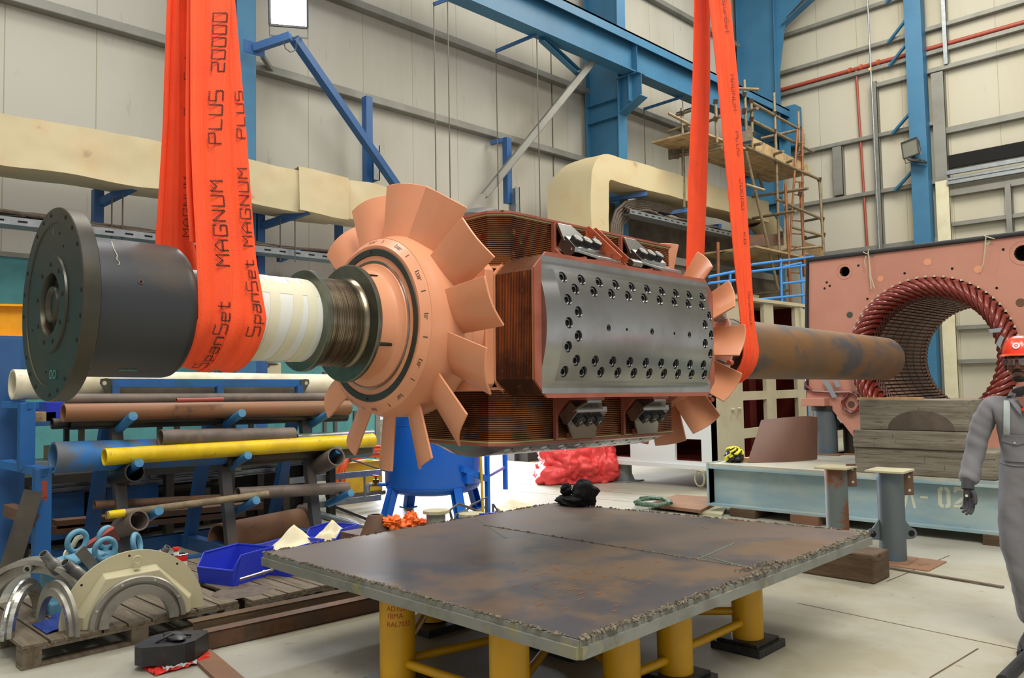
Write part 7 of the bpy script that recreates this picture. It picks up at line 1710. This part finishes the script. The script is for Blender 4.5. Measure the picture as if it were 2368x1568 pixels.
Rm = Matrix.Rotation(HY, 3, 'Z')
def hp(x, y, z): return HC+Rm @ Vector((x, y, z))
for s_ in (1, -1):
    m = MB().blob(hp(s_*0.030, -0.072, 0.002), (0.0105, 0.007, 0.0045), 1, 0.0, 1, 16, 10); ey = B(m, 'eye', 'eye_white', body, True); m = MB().blob(hp(s_*0.030, -0.0785, 0.002), (0.0052, 0.003, 0.0045), 1, 0, 1, 12, 8); B(m, 'iris', 'hair', ey, True)
    m = MB().tube([hp(s_*0.012, -0.090, 0.022), hp(s_*0.030, -0.088, 0.029), hp(s_*0.052, -0.076, 0.022)], [0.003, 0.0042, 0.002], 6); B(m, 'eyebrow', 'hair', body, True)
m = MB().tube([hp(-0.030, -0.078, -0.066), hp(-0.018, -0.090, -0.050), hp(0, -0.096, -0.046), hp(0.018, -0.090, -0.050), hp(0.030, -0.078, -0.066)], [0.002, 0.0042, 0.0048, 0.0042, 0.002], 8); B(m, 'moustache', 'hair', body, True)
m = MB().blob(hp(0, -0.036, -0.092), (0.041, 0.043, 0.022), 2, 0.0, 1, 24, 16); B(m, 'beard', 'hair', body, True)
m = MB().tube([hp(-0.022, -0.0905, -0.064), hp(0, -0.0945, -0.063), hp(0.022, -0.0905, -0.064)], [0.002, 0.0035, 0.002], 6); B(m, 'lips', 'skin_lip', body, True)
m = MB().grid(lambda u, v: hp(0.081*math.cos(math.pi*(u*1.3-0.15)), 0.018+0.096*math.sin(math.pi*(u*1.3-0.15)), -0.045+0.08*v), 24, 5); B(m, 'hair', 'hair', body, True)
# helmet
hm = MB()
def dome(u, v):
    a = u*2*math.pi; ph = v*math.pi/2; r = math.cos(ph)**0.8; rib = 1+0.015*math.cos(a*6)*math.sin(ph*2); return hp(0.092*r*math.cos(a)*rib, 0.018+0.118*r*math.sin(a)*rib, 0.045+0.108*math.sin(ph))
hm.grid(dome, 40, 14); hl = B(hm, 'helmet', 'helmet_red', pr, True)
m = MB().grid(lambda u, v: hp((0.090+0.018*v)*math.cos(u*2*math.pi), 0.018+(0.116+(0.018+0.040*max(0, -math.sin(u*2*math.pi))**2)*v)*math.sin(u*2*math.pi), 0.047-0.012*v), 48, 3, True, thick=0.003); B(m, 'brim', 'helmet_red', hl, True)
m = MB().lathe([(0, 0), (0, 0.019)], hp(0.0, -0.094, 0.092), Rm @ Vector((0, -1, 0.35)), 24); stc = B(m, 'round_badge', 'sticker_white', hl, True)
m = MB().lathe([(0.001, 0.006), (0.001, 0.009)], hp(0.0, -0.094, 0.092), Rm @ Vector((0, -1, 0.35)), 20); B(m, 'badge_mark', 'can_red', stc, True)
# safety glasses
m = MB()
for s_ in (1, -1):
    m = MB().grid(lambda u, v, s_=s_: hp(s_*(0.008+0.054*u), -0.100+0.018*u*u, 0.018-0.036*v), 8, 4, True, thick=0.0015); gl = B(m, 'safety_glasses', 'glass_clear', pr, True)
    m = MB().tube([hp(s_*0.062, -0.082, 0.012), hp(s_*0.078, -0.05, 0.010), hp(s_*0.084, 0.01, 0.008)], 0.0025, 6); B(m, 'temple', 'plastic_black', gl, True)
m = MB().tube([hp(-0.062, -0.084, 0.018), hp(-0.03, -0.098, 0.019), hp(0, -0.101, 0.014), hp(0.03, -0.098, 0.019), hp(0.062, -0.084, 0.018)], 0.0018, 6); B(m, 'glasses_frame', 'steel_grey', gl, True)
# overalls: torso with limbs
on = [((0.0, 0.03, 0.98), (0.190, 0.130)), ((0.0, 0.03, 1.10), (0.190, 0.128)), ((0.0, 0.03, 1.24), (0.205, 0.135)), ((0.0, 0.03, 1.36), (0.190, 0.120)), ((0.0, 0.03, 1.435), (0.11, 0.085)),
      ((-0.165, 0.03, 1.385), 0.076), ((-0.230, 0.03, 1.25), 0.068), ((-0.268, 0.02, 1.10), 0.062), ((-0.293, -0.03, 0.98), 0.058), ((-0.305, -0.055, 0.925), 0.056),
      ((0.165, 0.03, 1.385), 0.080), ((0.24, 0.04, 1.25), 0.074), ((0.28, 0.05, 1.10), 0.068), ((0.29, 0.02, 0.98), 0.062), ((0.29, 0.0, 0.925), 0.056),
      ((-0.085, 0.03, 0.86), (0.115, 0.115)), ((-0.078, 0.02, 0.66), 0.102), ((-0.060, 0.01, 0.47), 0.090), ((-0.035, 0.04, 0.28), 0.080), ((-0.015, 0.05, 0.13), 0.070),
      ((0.095, 0.02, 0.86), (0.115, 0.115)), ((0.11, -0.04, 0.66), 0.102), ((0.125, -0.11, 0.47), 0.090), ((0.14, -0.16, 0.28), 0.080), ((0.15, -0.20, 0.13), 0.070)]
oe = [(0, 1), (1, 2), (2, 3), (3, 4), (3, 5), (5, 6), (6, 7), (7, 8), (8, 9), (3, 10), (10, 11), (11, 12), (12, 13), (13, 14), (0, 15), (15, 16), (16, 17), (17, 18), (18, 19), (0, 20), (20, 21), (21, 22), (22, 23), (23, 24)]
ov = skin_mesh(on, oe, 'overalls', 'overall_grey', pr, 3, None, None, 0.012, 7.5, 3)
def chest(x, z, off=0.0):   # front surface of the torso
    y = 0.03-math.sqrt(max(0.0, 1-(x/0.185)**2))*0.122; return Vector((x, y-off, z))
# collar, reflective strap, pocket, badge button
def shell_front(x, z, off):
    # cast onto the overalls from the front
    o = ov; ok, loc, nor, idx = o.ray_cast(Vector((x, -1, z)), Vector((0, 1, 0))); c_ = chest(x, z)
    if not ok: loc = c_
    return loc-Vector((0, off, 0))
m = MB().grid(lambda u, v: shell_front(-0.100+0.010*(1-u)+0.032*(v-0.5)*1.0, 1.410-0.20*u, 0.005), 16, 3, True, thick=0.002); B(m, 'reflective_strap', 'reflective', ov, True)
m = MB().grid(lambda u, v: shell_front(0.085+0.032*(v-0.5), 1.405-0.20*u, 0.004), 16, 3, True, thick=0.002); B(m, 'reflective_strap', 'reflective', ov, True)
m = MB().grid(lambda u, v: shell_front(-0.120+0.125*u, 1.205-0.14*v, 0.005), 8, 8, True, thick=0.005); pk = B(m, 'chest_pocket', 'overall_grey', ov, True)
m = MB().grid(lambda u, v: shell_front(-0.124+0.133*u, 1.215-(0.038+0.02*(1-abs(2*u-1)))*v, 0.011), 10, 4, True, thick=0.004); B(m, 'pocket_flap', 'overall_grey', pk, True)
c = shell_front(-0.063, 1.172, 0.016); m = MB().cyl(c, c-Vector((0, 0.004, 0)), 0.006, 12); B(m, 'press_stud', 'chrome', pk, True)
m = MB().grid(lambda u, v: Vector((-0.005+(0.064+0.030*v)*math.sin((u-.5)*5.0), 0.012+(0.056+0.026*v)*math.cos((u-.5)*5.0), 1.492-0.055*v-0.045*abs(u-.5)*2)), 30, 4, True, thick=0.005); B(m, 'collar', 'overall_grey', ov, True)
for s_ in (1, -1):
    m = MB().grid(lambda u, v: shell_front(s_*(0.022+0.062*v*(1-u*0.85)), 1.412-0.085*u+0.006*v, 0.010+0.004*v), 8, 5, True, thick=0.005); B(m, 'lapel', 'overall_grey', ov, True)
m = MB().grid(lambda u, v: shell_front(-0.055+0.11*u, 1.345+0.03*v, 0.004), 4, 2, True); 
m = MB().prism([Vector((-0.045, -0.083, 1.43)), Vector((0.045, -0.083, 1.43)), Vector((0.0, -0.100, 1.345))], (0, 0.012, 0)); B(m, 'neck_opening', 'skin', ov, True)
m = MB().bar((-0.02, -0.103, 1.362), (0.022, -0.103, 1.362), 0.004, 0.016); B(m, 'undershirt', 'red_fabric', ov, True)
m = MB().tube([shell_front(x, 1.045+0.004*math.sin(x*30), 0.003) for x in [-0.15+0.3*i/24 for i in range(25)]], 0.003, 5); B(m, 'waist_seam', 'overall_grey', ov, True)
# gloved hands, five fingers each
def hand(side, base, d_down, fwd_, label):
    """base = wrist, fingers hang down; palm faces the thigh"""
    dn = Vector(d_down).normalized(); fw = Vector(fwd_).normalized(); sdv = dn.cross(fw).normalized(); b = Vector(base); N = []; E_ = []
    N.append((b, 0.027)); N.append((b+dn*0.045, (0.034, 0.022))); N.append((b+dn*0.085, (0.038, 0.020))); E_ += [(0, 1), (1, 2)]
    mb = MB(); parts = [(N, E_)]
    def chain(pts, rr): parts.append(([(Vector(p), r) for p, r in zip(pts, rr)], [(i, i+1) for i in range(len(pts)-1)]))
    pal = b+dn*0.075
    for i, (off, L_, cu) in enumerate(((-0.030, 0.078, 0.55), (-0.010, 0.088, 0.65), (0.010, 0.082, 0.8), (0.029, 0.064, 0.95))):
        p0 = pal+fw*(-off); a = cu*0.35; p1 = p0+dn*0.025; p2 = p1+(dn*math.cos(a)+sdv*side*math.sin(a))*L_*0.42; p3 = p2+(dn*math.cos(a+cu*0.7)+sdv*side*math.sin(a+cu*0.7))*L_*0.32; p4 = p3+(dn*math.cos(a+cu*1.3)+sdv*side*math.sin(a+cu*1.3))*L_*0.22
        chain((p0, p1, p2, p3, p4), (0.0105, 0.0105, 0.0098, 0.009, 0.0078))
    t0 = b+dn*0.03+fw*0.02; chain((t0, t0+dn*0.02+fw*0.022, t0+dn*0.052+fw*0.034+sdv*side*0.008, t0+dn*0.078+fw*0.036+sdv*side*0.016), (0.014, 0.0135, 0.0115, 0.0095))
    root = None; allv = MB()
    for nn_, ee in parts:
        me = bpy.data.meshes.new('h'); me.from_pydata([n[0] for n in nn_], ee, []); o = bpy.data.objects.new('h', me); COL.objects.link(o); md = o.modifiers.new('s', 'SKIN')
        for i, n in enumerate(nn_): r = n[1]; o.data.skin_vertices[0].data[i].radius = r if isinstance(r, tuple) else (r, r)
        o.data.skin_vertices[0].data[0].use_root = True
        s = o.modifiers.new('u', 'SUBSURF'); s.levels = 2; s.render_levels = 2; dg = bpy.context.evaluated_depsgraph_get(); dg.update(); m2 = bpy.data.meshes.new_from_object(o.evaluated_get(dg)); bpy.data.objects.remove(o)
        allv.add([v.co.copy() for v in m2.vertices], [list(p.vertices) for p in m2.polygons], True)
    g = B(allv, 'glove', 'glove_grey', pr, True, label=label); 
    r = g.modifiers.new('r', 'REMESH'); r.mode = 'VOXEL'; r.voxel_size = 0.003; r.use_smooth_shade = True
    return g
g = hand(1, (-0.305, -0.075, 0.925), (0.03, -0.05, -1), (0.75, -0.65, 0), 'dark grey knitted glove')
m = MB().cyl((-0.304, -0.062, 0.96), (-0.306, -0.078, 0.90), 0.034, 20); B(m, 'glove_cuff', 'glove_grey', pr, True)
m = MB().lathe([(0, 0), (0, 0.008)], (-0.312, -0.108, 0.865), (-0.1, -1, 0), 14); B(m, 'glove_logo', 'tape_cream', pr, True)
g2_ = hand(-1, (0.29, -0.02, 0.925), (0.0, -0.05, -1), (-0.5, -0.8, 0), 'dark grey knitted glove'); m = MB().cyl((0.29, 0.0, 0.96), (0.29, -0.02, 0.90), 0.034, 20); B(m, 'glove_cuff', 'glove_grey', pr, True)
# boots
def boot(x, y, yaw, tilt=0.0):
    m = MB(); Rz = Matrix.Rotation(yaw, 3, 'Z')
    secs = [(-0.07, 0.035, 0.0, 0.10), (0.0, 0.042, 0.0, 0.13), (0.06, 0.046, 0.0, 0.105), (0.13, 0.050, 0.0, 0.075), (0.19, 0.044, 0.0, 0.058), (0.215, 0.022, 0.0, 0.03)]
    def fn(u, v):
        k = u*(len(secs)-1); i = min(int(k), len(secs)-2); f = k-i; s0, s1 = secs[i], secs[i+1]; s = [s0[j]+(s1[j]-s0[j])*f for j in range(4)]
        a = v*2*math.pi; xx = s[1]*math.copysign(abs(math.cos(a))**0.7, math.cos(a)); zz = 0.018+(s[3]/2)*(1+math.copysign(abs(math.sin(a))**0.7, math.sin(a))); return Vector((x, y, 0))+Rz @ Vector((xx, -s[0], zz))
    m.grid(fn, 20, 20); m.cyl(Vector((x, y, 0.09))+Rz @ Vector((0, 0.02, 0)), Vector((x, y, 0.20))+Rz @ Vector((0, 0.03, 0)), 0.050, 20)
    bt = B(m, 'boot', 'boot_black', pr, True)
    m = MB(); pts = [Rz @ Vector((sx, -sy, 0)) for sx, sy in ((-0.036, -0.075), (0.036, -0.075), (0.046, 0.03), (0.054, 0.13), (0.046, 0.20), (0.0, 0.225), (-0.046, 0.20), (-0.054, 0.13), (-0.046, 0.03))]; m.prism([Vector((x, y, 0.0))+p for p in pts], (0, 0, 0.024)); B(m, 'sole', 'black_rubber', bt, True)
boot(-0.01, 0.05, -0.25); boot(0.16, -0.20, 0.2)

pr.scale = (0.965, 0.965, 0.965)
